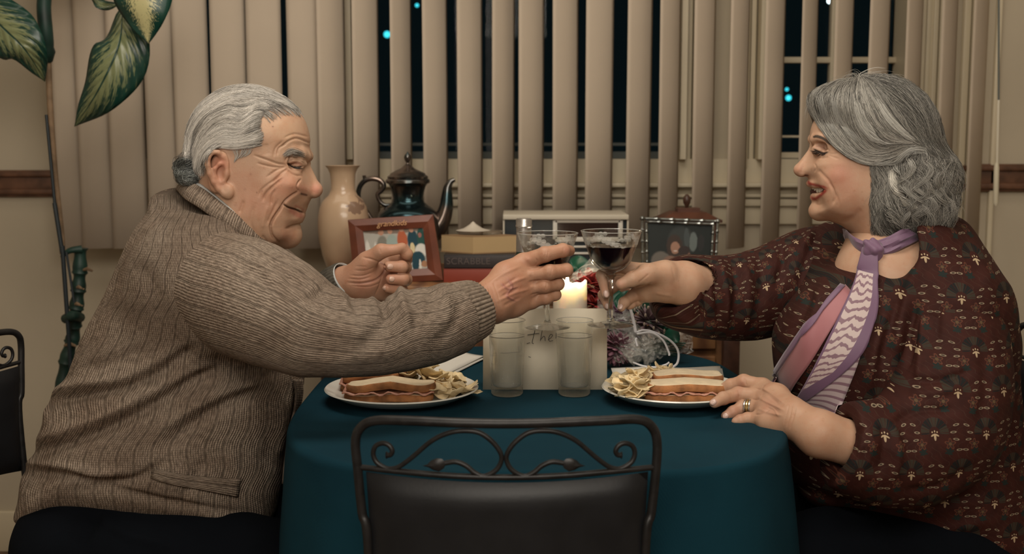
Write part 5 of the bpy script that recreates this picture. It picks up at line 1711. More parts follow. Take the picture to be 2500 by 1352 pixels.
# eyebrow
parts_.append(grow([[(690, 378), (704, 366), (722, 366), (744, 378)], [(690, 384), (706, 375), (724, 377), (748, 389)]], 150, hb, rnd, off=(.0002, .0018), tr=(0, .8, .15, 1), wav=(1.5, 5), rad=.0002, col=lambda r, s: gcol(r.uniform(.12, .5), (1, .88, .76)), spread=2.5))
parts_.append(grow([[(708, 402), (718, 408), (738, 407)], [(712, 406), (726, 412), (742, 411)]], 46, hb, rnd, off=(.0004, .002), tr=(0, .6, .3, 1), wav=(.5, 3), rad=.00022, col=lambda r, s: gcol(r.uniform(.01, .05), (1, .88, .76)), spread=.8))
ear_clear = []
C = np.concatenate([p[0] for p in parts_]); R = np.concatenate([p[1] for p in parts_]); K = np.concatenate([p[2] for p in parts_])
C = np.concatenate([C, mirror_hair(MH, C)]); R = np.concatenate([R, R]); K = np.concatenate([K, K])
strand_mesh(C, R, K, 'strands', hairm, hair)['kind'] = 'stuff'
# ---------------- hands ----------------
def hand(palm, fingers, thumb, h=.0011, kp=.012, extra=None):
    """palm/finger chains: lists of (point, radius); fingers kept apart by blending them only with the palm"""
    pts = [p for ch in palm + fingers + [thumb] for p in ch]
    lo = np.min([A3(p) - r for p, r in pts], 0) - .004; hi = np.max([A3(p) + r for p, r in pts], 0) + .004
    f = Field(lo, hi, h)
    for ch in palm: f.chain(ch, kp)
    for ch in fingers:
        g = Field(lo, hi, h); g.chain(ch, .0022)
        for (p, r) in ch[1:-1]: g.ell(p, (r * 1.05,) * 3, k=.003)
        k = .0055; root = A3(ch[0][0]); d = np.sqrt((f.ax[0][:, None, None] - root[0]) ** 2 + (f.ax[1][None, :, None] - root[1]) ** 2 + (f.ax[2][None, None, :] - root[2]) ** 2)
        kk = np.clip(1 - (d - .010) / .014, .10, 1) * k * 1.8
        hh = np.maximum(kk - np.abs(f.d - g.d), 0) / kk; f.d = (np.minimum(f.d, g.d) - hh * hh * kk * .25).astype(np.float32)
    g = Field(lo, hi, h); g.chain(thumb, .006); k = .008
    hh = np.maximum(k - np.abs(f.d - g.d), 0) / k; f.d = (np.minimum(f.d, g.d) - hh * hh * k * .25).astype(np.float32)
    if extra: extra(f)
    V, F_ = f.mesh(2)
    return V, F_


def nail(c, nrm, along, wd, ln, m, parent):
    """small curved finger nail"""
    nrm = Vector(nrm).normalized(); along = (Vector(along) - nrm * Vector(along).dot(nrm)).normalized(); s_ = along.cross(nrm)
    G = []
    for i in range(7):
        u = i / 3 - 1; row = []
        for j in range(7):
            v = j / 3 - 1; e = math.sqrt(max(0, 1 - (abs(v) ** 3) * .75))
            row.append(Vector(c) + s_ * u * wd / 2 * e + along * v * ln / 2 + nrm * (-.0018 * u * u - .0004 * v * v))
        G.append(row)
    return MB().sheet(G).build('nail', m, parent, thick=.0005)


def surf(bvh, px, py):
    h, n = cast(bvh, px, py); return h, n
# ---------------- the man: hands, clothes ----------------
HP = lambda px, py, Y: P(px, py, Y)
gy = WGY


def man_right_hand():
    palm = [[(HP(1150, 762, 1.785), .031), (HP(1200, 738, 1.80), .028), (HP(1240, 715, 1.818), .024)],
            [(HP(1195, 715, 1.80), .022), (HP(1235, 672, 1.822), .0205), (HP(1278, 640, 1.838), .0150)],
            [(HP(1200, 730, 1.80), .022), (HP(1245, 695, 1.818), .0195), (HP(1288, 672, 1.832), .0145)],
            [(HP(1205, 745, 1.80), .022), (HP(1250, 722, 1.822), .0185), (HP(1292, 704, 1.834), .0140)],
            [(HP(1210, 758, 1.81), .020), (HP(1255, 745, 1.828), .0175), (HP(1296, 735, 1.842), .0130)],
            [(HP(1225, 730, 1.84), .018), (HP(1270, 715, 1.865), .016)]]
    fi = [[(HP(1276, 641, 1.838), .0140), (HP(1330, 621, 1.826), .0122), (HP(1374, 611, 1.836), .0108), (HP(1390, 612, 1.858), .0092)],
          [(HP(1288, 673, 1.832), .0132), (HP(1342, 664, 1.822), .0118), (HP(1382, 659, 1.836), .0107), (HP(1386, 661, 1.860), .0090)],
          [(HP(1292, 704, 1.834), .0126), (HP(1330, 698, 1.826), .0112), (HP(1362, 693, 1.838), .0101), (HP(1363, 695, 1.860), .0088)],
          [(HP(1296, 735, 1.842), .0116), (HP(1332, 727, 1.834), .0104), (HP(1355, 719, 1.844), .0094), (HP(1353, 720, 1.862), .0080)]]
    th = [(HP(1232, 700, 1.85), .0165), (HP(1275, 668, 1.890), .0135), (HP(1312, 655, 1.925), .0115), (HP(1345, 648, 1.928), .0092)]
    V, F_ = hand(palm, fi, th)
    q = proj(V); N_ = normals(V, F_); m = (N_[:, 1] < .3).astype(float)
    st = [([(1306, 648), (1312, 640), (1308, 630)], 2.0, -.0008), ([(1330, 632), (1333, 612)], 2, -.0007), ([(1336, 632), (1339, 612)], 2, -.0006), ([(1374, 622), (1376, 604)], 2, -.0005),
          ([(1338, 675), (1340, 655)], 2, -.0006), ([(1345, 675), (1347, 655)], 2, -.0006), ([(1333, 706), (1335, 690)], 2, -.0006),
          ([(1286, 658), (1310, 656), (1330, 645)], 2.6, -.0012), ([(1292, 688), (1320, 684)], 2.6, -.0012), ([(1296, 720), (1318, 715)], 2.6, -.0012),
          ([(1195, 690), (1230, 668), (1270, 650)], 4, .0012), ([(1215, 712), (1250, 690), (1286, 676)], 4, .0014), ([(1215, 735), (1255, 716), (1290, 706)], 4, .0012),
          ([(1225, 702), (1262, 678)], 4, -.0014), ([(1225, 724), (1265, 702)], 4, -.0014), ([(1230, 746), (1270, 726)], 4, -.0012),
          ([(1240, 680), (1250, 700), (1238, 722), (1262, 735)], 2.4, .0012), ([(1222, 690), (1240, 705), (1265, 700)], 2.2, .0010),
          ([(1196, 700), (1206, 730), (1214, 760)], 2, -.0010), ([(1188, 700), (1198, 735), (1206, 770)], 2, -.0009), ([(1204, 690), (1214, 715), (1224, 750)], 2, -.0007),
          ([(1286, 632)], 7, .0016), ([(1294, 668)], 6, .0012), ([(1298, 700)], 6, .0012)]
    V = sculpt(V, F_, q, st, m); q = proj(V)
    C = np.tile(np.array((.43, .235, .15)), (len(V), 1))
    C = paint(C, q, [([(1250, 700)], 35, (.39, .18, .12), .6), ([(1240, 680), (1250, 700), (1238, 722), (1262, 735)], 4, (.30, .135, .11), .7), ([(1222, 690), (1240, 705), (1262, 702)], 3.5, (.31, .14, .115), .6),
                     ([(1286, 632)], 10, (.50, .27, .19), .5), ([(1385, 612)], 9, (.50, .25, .18), .6), ([(1385, 660)], 8, (.47, .23, .16), .5), ([(1210, 745)], 16, (.36, .20, .13), .5), ([(1340, 620)], 12, (.47, .25, .17), .4)], 1.0)
    return V, F_, C


def man_left_hand():
    y = .01
    palm = [[(HP(815, 712, 2.02), .029), (HP(842, 690, 2.012), .027), (HP(890, 680, 2.005), .030), (HP(925, 668, 2.018), .024)],
            [(HP(880, 700, 2.01), .026), (HP(930, 700, 2.025), .022), (HP(955, 690, 2.032), .016)],
            [(HP(925, 650, 2.025), .016), (HP(950, 640, 2.035), .014)],
            [(HP(860, 690, 2.0), .024), (HP(885, 655, 1.992), .020)]]
    fi = [[(HP(950, 636, 2.035), .0125), (HP(990, 632, 2.012), .0112), (HP(993, 620, 1.990), .0100), (HP(982, 604, 1.984), .0085)],
          [(HP(958, 656, 2.035), .0125), (HP(988, 652, 2.005), .0115), (HP(980, 652, 1.978), .0107), (HP(948, 650, 1.970), .0092)],
          [(HP(960, 684, 2.035), .0122), (HP(990, 682, 2.005), .0113), (HP(984, 681, 1.979), .0105), (HP(954, 681, 1.970), .0090)],
          [(HP(955, 710, 2.035), .0115), (HP(980, 707, 2.008), .0104), (HP(974, 706, 1.985), .0096), (HP(946, 703, 1.975), .0082)]]
    th = [(HP(862, 682, 1.995), .0190), (HP(896, 638, 1.985), .0165), (HP(930, 613, 1.975), .0122), (HP(967, 609, 1.978), .0092)]
    V, F_ = hand(palm, fi, th)
    q = proj(V); N_ = normals(V, F_); m = (N_[:, 1] < .3).astype(float)
    st = [([(886, 628), (905, 632), (925, 640)], 2.2, -.0015), ([(925, 640), (940, 650), (935, 668), (915, 684), (880, 692), (850, 690)], 2.6, -.0022), ([(850, 680), (880, 682), (905, 676)], 2.0, -.0010), ([(855, 672), (885, 673), (912, 664)], 2.0, -.0010),
          ([(865, 660), (890, 660), (915, 652)], 1.8, -.0008), ([(868, 650), (895, 650)], 1.6, -.0006), ([(860, 698), (900, 700), (930, 690)], 2.0, -.0009), ([(935, 668), (925, 700), (915, 720)], 2.0, -.0010), ([(948, 668), (970, 667), (996, 668)], 1.8, -.0012),
          ([(890, 650)], 14, .0020), ([(927, 607), (930, 618)], 2, -.0006), ([(990, 640), (994, 660)], 3, .0006)]
    V = sculpt(V, F_, q, st, m); q = proj(V)
    C = np.tile(np.array((.42, .235, .155)), (len(V), 1))
    C = paint(C, q, [([(890, 690)], 26, (.40, .19, .13), .6), ([(950, 680)], 26, (.46, .22, .15), .6), ([(925, 640), (940, 650), (935, 668), (915, 684), (880, 692)], 2.2, (.24, .11, .08), .6), ([(955, 609)], 8, (.50, .27, .19), .5)])
    return V, F_, C


mrV, mrF, mrC = man_right_hand()
mlV, mlF, mlC = man_left_hand()


def core(fn, col, h=.009):
    f = fn(h); V, F_ = f.mesh(1); return V, F_, np.tile(np.array(col), (len(V), 1))


def man_core(h):
    f = Field((-1.15, 1.55, .40), (.0, 2.25, 1.2), h)
    sh = HP(520, 620, 1.88)
    f.chain([(P(560, 560, 1.88), .055), (P(510, 680, 1.88), .09), (P(450, 900, 1.88), .12), (P(370, 1130, 1.88), .13)], .05)
    f.chain([(P(540, 690, 1.76), .05), (P(780, 815, 1.655), .036), (P(1000, 812, 1.70), .030), (P(1190, 742, 1.797), .028)], .03)
    f.chain([(P(560, 660, 2.04), .07), (P(700, 830, 2.08), .045), (P(835, 700, 2.012), .028)], .03)
    return f


# trousers and shoes
trm = mat('black_trousers', (.0035, .0045, .0065), .95, spec=.08, var=.2, bmp=.2)
f = Field((-1.12, 1.5, .06), (-.05, 2.2, .62), .008)
f.chain([(P(300, 1300, 1.88) + Vector((0, 0, -.02)), .165), (P(380, 1330, 1.88), .15)], .05)
for s_ in (-1, 1):
    hip = Vector((-.70, 1.88 + s_ * .09, .52)); kn = Vector((-.31, 1.88 + s_ * .13, .50)); an = Vector((-.33, 1.88 + s_ * .13, .10))
    f.chain([(hip, .105), ((hip + kn) / 2, .09), (kn, .068)], .03); f.chain([(kn, .065), ((kn + an) / 2, .060), (an, .048)], .02)
V, F_ = f.mesh(2)
q = proj(V); V = sculpt(V, F_, q, [([(240, 1250), (215, 1300), (190, 1340)], 10, -.008), ([(250, 1255), (300, 1300), (420, 1330)], 12, .006)], 1.0)
link('trousers', npmesh('trousers', V, F_), trm, man)
for s_ in (-1, 1):
    f = Field((-.42, 1.88 + s_ * .13 - .07, 0), (-.05, 1.88 + s_ * .13 + .07, .13), .006)
    f.chain([(Vector((-.35, 1.88 + s_ * .13, .045)), .043), (Vector((-.25, 1.88 + s_ * .13, .045)), .044), (Vector((-.14, 1.88 + s_ * .13, .038)), .036)], .02)
    V, F_ = f.mesh(1); V[:, 2] = np.maximum(V[:, 2], .002); link('shoe', npmesh('shoe', V, F_), mat('black_leather', (.01, .009, .008), .35), man)

body = joined('body', [(mhV, mhF, mhC), (mrV, mrF, mrC), (mlV, mlF, mlC), core(man_core, SKB)], skinm, man)
nailm = mat('finger_nail', (.55, .36, .28), .3, coat=.2)
hbl = bvh_of((mlV, mlF)); hbr = bvh_of((mrV, mrF))
for px, py, bv, al, wd, ln in ((953, 651, hbl, (-1, 0, 0), .010, .011), (957, 681, hbl, (-1, 0, 0), .0095, .010), (937, 703, hbl, (-1, 0, 0), .008, .008)):
    h_, n_ = cast(bv, px, py)
    if h_ is not None: nail(h_ + n_ * .0006, n_, al, wd, ln, nailm, body)

# ---- knitted cardigan ----
knitm = mat('brown_knit', (.2, .16, .12), .92, spec=.1)
nt, bs = nodes_of(knitm)
a = attr(nt, 'knit'); u, v, wq = sepxyz(nt, a.outputs['Vector'])
rib = (u * (math.pi / .0038)).sin().abs()                       # fine ribs
g = ((u / .0266).mod(1.0) - .5).abs()
groove = g.ramp(.0, .045)                                        # a deeper groove every sixth rib
st_ = (v * (2 * math.pi / .0036) + rib * 2.0).sin() * .5 + .5
n = tex(nt, 'Noise', 1, combine(nt, u * 420, v * 120), Detail=3.0); n2 = tex(nt, 'Noise', 14, Detail=4.0)
yc = mixc(nt, E(nt, n.outputs[0]).ramp(.3, .7), (.165, .128, .099), (.32, .255, .20))
yc = mixc(nt, E(nt, n2.outputs[0]).ramp(.35, .7), yc, mixc(nt, 1.0, yc, (.84, .80, .78), 'MULTIPLY'))
nt.links.new(yc, bs.inputs['Base Color'])
bump(nt, bs, rib.pw(.7) * .9 * (st_ * .22 + .78) + groove * 1.7, .85, .0022)

XB = ([465, 475, 510, 560, 613, 706, 783, 835, 894, 935, 970, 1005, 1064, 1128, 1181, 1248, 1275], [430, 376, 368, 330, 305, 264, 217, 193, 170, 141, 114, 111, 88, 57, 50, 41, 40])
XF = ([465, 620, 860, 1000, 1075, 1146, 1280], [600, 690, 735, 726, 697, 685, 668])


def man_cardigan():
    pl = [(440, 458), (378, 476), (369, 512), (338, 558), (313, 613), (279, 700), (235, 783), (212, 835), (190, 894), (163, 935), (138, 968), (134, 1003), (116, 1064), (86, 1126), (78, 1181), (69, 1246),
          (150, 1262), (240, 1246), (363, 1258), (527, 1277), (621, 1277), (662, 1268), (676, 1222), (688, 1146), (699, 1075), (724, 993), (736, 940), (738, 860), (722, 760), (700, 690), (668, 622), (600, 560), (520, 495)]
    poly = np.array([(q.x, q.z) for q in [P(x, y, 1.89) for x, y in spline2(pl, 4, True)]], np.float32)
    f = Field((-.86, 1.60, P(400, 1290, 1.89).z - .02), (-.24, 2.19, P(400, 440, 1.89).z + .02), .0036)
    top = P(400, 470, 1.89).z; mid = P(400, 700, 1.89).z

    def Rf(X, Z):
        t = np.clip((top - Z) / (top - mid), 0, 1)
        return .075 + (.19 - .075) * t ** .8 + .012 * np.clip((mid - Z) / .3, 0, 1)
    f.inflate(poly, 1.89, Rf, p=2.3, blur=8)
    f.cap(P(470, 660, 1.76), P(560, 730, 1.72), .085, .085, k=.07)
    f.cap(P(520, 620, 2.02), P(620, 690, 2.04), .080, .07, k=.07)
    # belly leans over the lap
    V, F_ = f.mesh(2)
    q = proj(V); N_ = normals(V, F_); m = (N_[:, 1] < .35).astype(float)
    st = [([(120, 985), (200, 965), (300, 948), (380, 915), (440, 872), (470, 850)], 13, -.011), ([(112, 965), (200, 940), (300, 925), (370, 890), (430, 850)], 14, .009),
          ([(90, 1105), (180, 1075), (280, 1035), (380, 985), (470, 930), (560, 905)], 15, -.014), ([(90, 1075), (180, 1048), (290, 1002), (380, 955), (470, 905)], 16, .010),
          ([(400, 1090), (480, 1030), (560, 985), (640, 955)], 16, -.009), ([(380, 1060), (460, 1000), (560, 950), (650, 925)], 15, .008),
          ([(60, 1150), (150, 1160), (240, 1180), (330, 1172), (400, 1130)], 12, -.010), ([(60, 1130), (150, 1138), (235, 1156), (300, 1150)], 10, .007),
          ([(170, 1192), (290, 1200), (400, 1225), (520, 1245), (620, 1255)], 11, -.007), ([(500, 880), (600, 905), (700, 905)], 18, -.010), ([(640, 950), (660, 1050), (650, 1150)], 18, -.005), ([(700, 960), (690, 1040), (676, 1120)], 10, .005),
          ([(200, 900), (280, 880), (350, 850)], 13, -.006), ([(330, 640), (370, 700), (380, 780)], 20, -.004), ([(388, 590), (420, 545), (500, 520)], 10, -.004), ([(375, 500), (400, 520), (470, 530)], 8, -.005),
          ([(500, 1120), (470, 1180), (440, 1220)], 14, -.005), ([(560, 1100), (580, 1180)], 16, .004)]
    V = sculpt(V, F_, q, st, m)
    V = laplace(V, F_, .5, np.ones(len(V)))
    q = proj(V)
    xb = np.interp(q[:, 1], *XB); xf = np.interp(q[:, 1], *XF)
    u = (q[:, 0] - xb) / (xf - xb) * .40
    # ribs run a little crooked through the folds
    u = u + .004 * np.sin(q[:, 1] / 38 + q[:, 0] / 90) + .003 * np.sin(q[:, 1] / 17)
    return V, F_, np.stack([u, V[:, 2] * 1.0, 0 * u], 1)


V, F_, K_ = man_cardigan()
card_bvh = bvh_of((V, F_))
cardi = link('cardigan', npmesh('cardigan', V, F_, attrs={'knit': K_}), knitm, man)


def sleeve(name, chain, folds, h=.0034, k=.05, parent=None, plane=None, cut=None, m=knitm):
    ps = [(P(a, b, c), r * c / F) for a, b, c, r in chain]
    R_ = max(r for _, r in ps)
    lo = np.min([A3(p) - r for p, r in ps], 0) - .01; hi = np.max([A3(p) + r for p, r in ps], 0) + .01
    f = Field(lo, hi, h)
    f.chain(ps, k)
    if plane:
        p_, n_ = np.array(plane[0]), np.array(plane[1]); n_ = n_ / np.linalg.norm(n_)
        pd = (f.ax[0][:, None, None] - p_[0]) * n_[0] + (f.ax[1][None, :, None] - p_[1]) * n_[1] + (f.ax[2][None, None, :] - p_[2]) * n_[2]
        f.d = np.maximum(f.d, pd).astype(np.float32)
    if cut: f.cap(*cut, k=.004, mode='sub')
    V, F_ = f.mesh(2)
    q = proj(V); N_ = normals(V, F_); m_ = (N_[:, 1] < .4).astype(float)
    V = sculpt(V, F_, q, folds, m_)
    V = laplace(V, F_, .5)
    # coordinates: u round the arm, v along it
    dn = bez([p for p, _ in ps], 10); ps = [(p, 0) for p in dn]
    best = np.full(len(V), 1e9); vv = np.zeros(len(V)); ax = np.zeros((len(V), 3)); foot = np.zeros((len(V), 3)); L0 = 0
    for (a, _), (b, _) in zip(ps, ps[1:]):
        A, B = np.array(a), np.array(b); e = B - A; L_ = np.linalg.norm(e); t = np.clip(((V - A) @ e) / (L_ * L_), 0, 1); ft = A + t[:, None] * e
        d = np.linalg.norm(V - ft, axis=1); w_ = d < best; best[w_] = d[w_]; vv[w_] = L0 + t[w_] * L_; ax[w_] = e / L_; foot[w_] = ft[w_]; L0 += L_
    r_ = V - foot; toward = np.array((0, -1.0, 0)); x_ = toward - (ax @ toward)[:, None] * ax; x_ /= np.linalg.norm(x_, axis=1)[:, None] + 1e-9; y_ = np.cross(ax, x_)
    ang = np.arctan2((r_ * y_).sum(1), (r_ * x_).sum(1))
    return V, F_, np.stack([ang * .078, vv, 0 * vv], 1)


near = [(500, 690, 1.755, 128), (560, 712, 1.72, 132), (620, 735, 1.685, 136), (690, 768, 1.65, 126), (760, 806, 1.64, 104), (850, 824, 1.64, 85), (930, 826, 1.66, 78), (1000, 806, 1.685, 85), (1060, 793, 1.715, 82), (1120, 772, 1.75, 76), (1175, 754, 1.78, 68)]
fl = [([(928, 722), (938, 745), (950, 775)], 11, -.009), ([(893, 706), (905, 720), (915, 735)], 10, .006), ([(985, 700), (978, 720), (985, 750), (1000, 790)], 10, .009), ([(1005, 720), (1020, 760), (1012, 810)], 12, -.005), ([(1046, 708), (1050, 740), (1040, 790)], 12, -.005), ([(1080, 697), (1090, 740), (1085, 800)], 14, .004),
      ([(855, 716), (865, 740), (880, 770)], 10, -.006), ([(818, 706), (830, 725), (850, 750)], 10, .005), ([(790, 700), (775, 720), (740, 730)], 12, -.005), ([(690, 650), (730, 690), (790, 730), (850, 765)], 16, -.004), ([(640, 640), (700, 720), (800, 790), (900, 820)], 18, .003),
      ([(960, 745), (930, 800), (880, 850)], 18, -.006), ([(1130, 720), (1110, 790), (1060, 840)], 12, -.004), ([(560, 620), (640, 680), (720, 740)], 14, -.003), ([(700, 860), (800, 880), (900, 870), (1000, 850)], 16, .004), ([(650, 640), (690, 660), (730, 700)], 10, -.006)]
V, F_, K_ = sleeve('sleeve', near, fl, k=.03, plane=(P(1108, 772, 1.745), P(1200, 742, 1.80) - P(1130, 768, 1.755)))
link('sleeve', npmesh('sleeve', V, F_, attrs={'knit': K_}), knitm, cardi)
far = [(560, 650, 2.02, 105), (640, 700, 2.05, 95), (700, 760, 2.07, 85), (750, 770, 2.06, 75), (800, 725, 2.03, 52)]
V, F_, K_ = sleeve('sleeve', far, [([(700, 650), (730, 690)], 12, -.006), ([(745, 668), (762, 700)], 10, -.005)], h=.004)
link('sleeve', npmesh('sleeve', V, F_, attrs={'knit': K_}), knitm, cardi)


def ribbed_tube(name, path, rad, nr, m, parent, amp=.0014, squash=1.0, wall=.003, flare=None):
    """ribbed cuff or band: path of points, rad list; ribs run along the path"""
    pts = [Vector(p) for p in path]; mb = MB(); n = nr * 6; rows = []; prev = None
    def ring(i, p, r, tg, am):
        nonlocal prev
        x = tg.cross(Vector((0, 1, 0))).normalized() if prev is None else (prev - tg * prev.dot(tg)).normalized()
        prev = x; y = tg.cross(x); row = []
        for k in range(n + 1):
            a_ = 2 * math.pi * k / n; rr = r + am * (abs(math.sin(a_ * nr / 2)) ** .7 * 2 - 1)
            row.append(p + x * rr * math.cos(a_) * squash + y * rr * math.sin(a_))
        return row
    m_ = len(pts)
    for i, p in enumerate(pts):
        tg = (pts[min(i + 1, m_ - 1)] - pts[max(i - 1, 0)]).normalized()
        if i == 0: rows.append(ring(0, p + tg * .004, rad[0] - wall * 2, tg, 0))
        rows.append(ring(i, p, rad[i], tg, amp))
    tg = (pts[-1] - pts[-2]).normalized()
    rows.append(ring(0, pts[-1] + tg * .0015, rad[-1] - wall * .6, tg, amp * .6)); rows.append(ring(0, pts[-1] - tg * .002, rad[-1] - wall * 1.6, tg, 0)); rows.append(ring(0, pts[-1] - tg * .02, rad[-1] - wall * 2.2, tg, 0))
    o = mb.sheet(rows).build(name, m, parent, merge=True, angle=80)
    return o


yarn = mat('rib_yarn', (.20, .158, .122), .92, spec=.1, var=.22, vscale=160, bmp=.8, bscale=900)
c0, c1 = P(1102, 776, 1.742), P(1160, 754, 1.778)
ribbed_tube('cuff', [c0 + (c1 - c0) * t for t in (0, .12, .3, .5, .7, .88, 1)], [.0475, .050, .0508, .0500, .0485, .0470, .0455], 46, yarn, cardi, amp=.0012)
yg = mat('grey_rib_yarn', (.085, .075, .060), .92, spec=.1, var=.2, vscale=160, bmp=.8, bscale=900)
c0, c1 = P(806, 712, 2.025), P(846, 684, 2.008)
ribbed_tube('cuff', [c0 + (c1 - c0) * t for t in (0, .3, .6, 1)], [.036, .038, .037, .0345], 34, yg, cardi, amp=.0012)
shirtm = mat('pale_shirt', (.42, .43, .42), .8, bmp=.2)
shc = thing('tmp', 'x', 'x'); D.objects.remove(shc)
d_ = (c1 - c0).normalized()
shirt = MB().tube([c1 - d_ * .01, c1 + d_ * .004], [.031, .0325], 40, cap=False).build('shirt', shirtm, man, thick=.001)

# shirt collar edge and the knitted collar around the neck
def neck_loop(pts, MH=MH):
    out = [MH.W(np.array([A3(MH.L(a, b, c))]))[0] for a, b, c in pts]
    oth = [MH.W(np.array([[l.x, 2 * MH.c.y - l.y, l.z]]))[0] for l in [MH.L(a, b, c) for a, b, c in pts]]
    return [Vector(v) for v in oth[::-1]] + [Vector(v) for v in out[1:] if True]


def collar_strip(top, bot, name, m, parent, th, n=6, fr=MH, fold=0.0):
    A = bez(neck_loop(top, fr), n); B = bez(neck_loop(bot, fr), n); G = []; at = []
    L_ = 0
    for i, (a_, b_) in enumerate(zip(A, B)):
        if i: L_ += (a_ - A[i - 1]).length
        row = []
        for j in range(9):
            t_ = j / 8; c = a_ * (1 - t_) + b_ * t_
            o_ = (c - Vector((a_.x * .5 + b_.x * .5, fr.c.y, a_.z * .5 + b_.z * .5))); o_.z = 0
            row.append(c + (o_.normalized() if o_.length > 1e-4 else Vector((0, 0, 0))) * (.006 * math.sin(math.pi * t_) + fold * math.sin(t_ * 16 + L_ * 40))); at.append((L_, t_ * .03, 0))
        G.append(row)
    o = MB().sheet(G).build(name, m, parent, merge=False, thick=th)
    k_ = o.data.attributes.new('knit', 'FLOAT_VECTOR', 'POINT')
    for i, v_ in enumerate(at): k_.data[i].vector = v_
    return o


collar_strip([(452, 440, 0), (460, 443, .035), (478, 452, .062), (505, 470, .076), (540, 498, .080), (575, 524, .078), (615, 560, .070), (650, 590, .055), (668, 608, .035)],
             [(436, 462, 0), (440, 470, .04), (455, 486, .072), (485, 505, .090), (520, 530, .094), (565, 558, .090), (610, 590, .080), (650, 615, .062), (678, 630, .038)], 'collar', knitm, cardi, .006)
collar_strip([(466, 432, 0), (472, 438, .035), (488, 448, .058), (512, 466, .071), (545, 492, .0755), (580, 520, .0735), (615, 548, .066), (650, 580, .052), (662, 596, .035)],
             [(458, 446, 0), (466, 452, .038), (484, 466, .064), (508, 486, .077), (545, 512, .080), (580, 538, .078), (615, 566, .070), (650, 596, .055), (664, 612, .036)], 'shirt_collar', shirtm, shirt, .0015)
# pocket welt, drawn on the near side of the cardigan
def drape_strip(bv, A, B, name, m, parent, off=.004, nb=5, n=6, attrib=None, thick=.003):
    A = spline2(A, n); B = spline2(B, n); G = []; at = []; lastY = None
    for i in range(len(A)):
        row = []
        for j in range(nb + 1):
            q = A[i] * (1 - j / nb) + B[i] * (j / nb); h_, n_ = cast(bv, q[0], q[1])
            if h_ is None: h_ = P(q[0], q[1], lastY or 1.8); n_ = Vector((0, -1, 0))
            lastY = h_.y; row.append(h_ + n_ * off); at.append((i / (len(A) - 1), j / nb))
        G.append(row)
    o = MB().sheet(G).build(name, m, parent, merge=False, thick=thick)
    k_ = o.data.attributes.new('knit' if attrib is None else 'uvl', 'FLOAT_VECTOR', 'POINT')
    for i, v_ in enumerate(at): k_.data[i].vector = (v_[1] * .03, v_[0] * .12, 0) if attrib is None else (v_[0], v_[1], 0)
    return o


drape_strip(card_bvh, [(376, 1142), (440, 1156), (520, 1164), (584, 1168)], [(372, 1166), (440, 1184), (520, 1200), (578, 1212)], 'pocket', knitm, cardi, off=.003)
drape_strip(card_bvh, [(712, 925), (716, 960), (712, 1000), (700, 1050), (690, 1120), (684, 1180)], [(732, 925), (733, 960), (725, 1000), (712, 1050), (700, 1120), (692, 1180)], 'button_band', knitm, cardi, off=.004)
# ---------------- the woman ----------------
WH = Frame((P(2120, 400, 1.88).x, 1.88, 1.15), math.radians(-10))
woman = thing('person', 'grey-haired woman in a dark red printed blouse and purple scarf raising a wine glass', 'person', (.62, 1.88, .46))
skinw = skin_mat('skin_of_woman', .10)
SKW = np.array((.50, .315, .215))


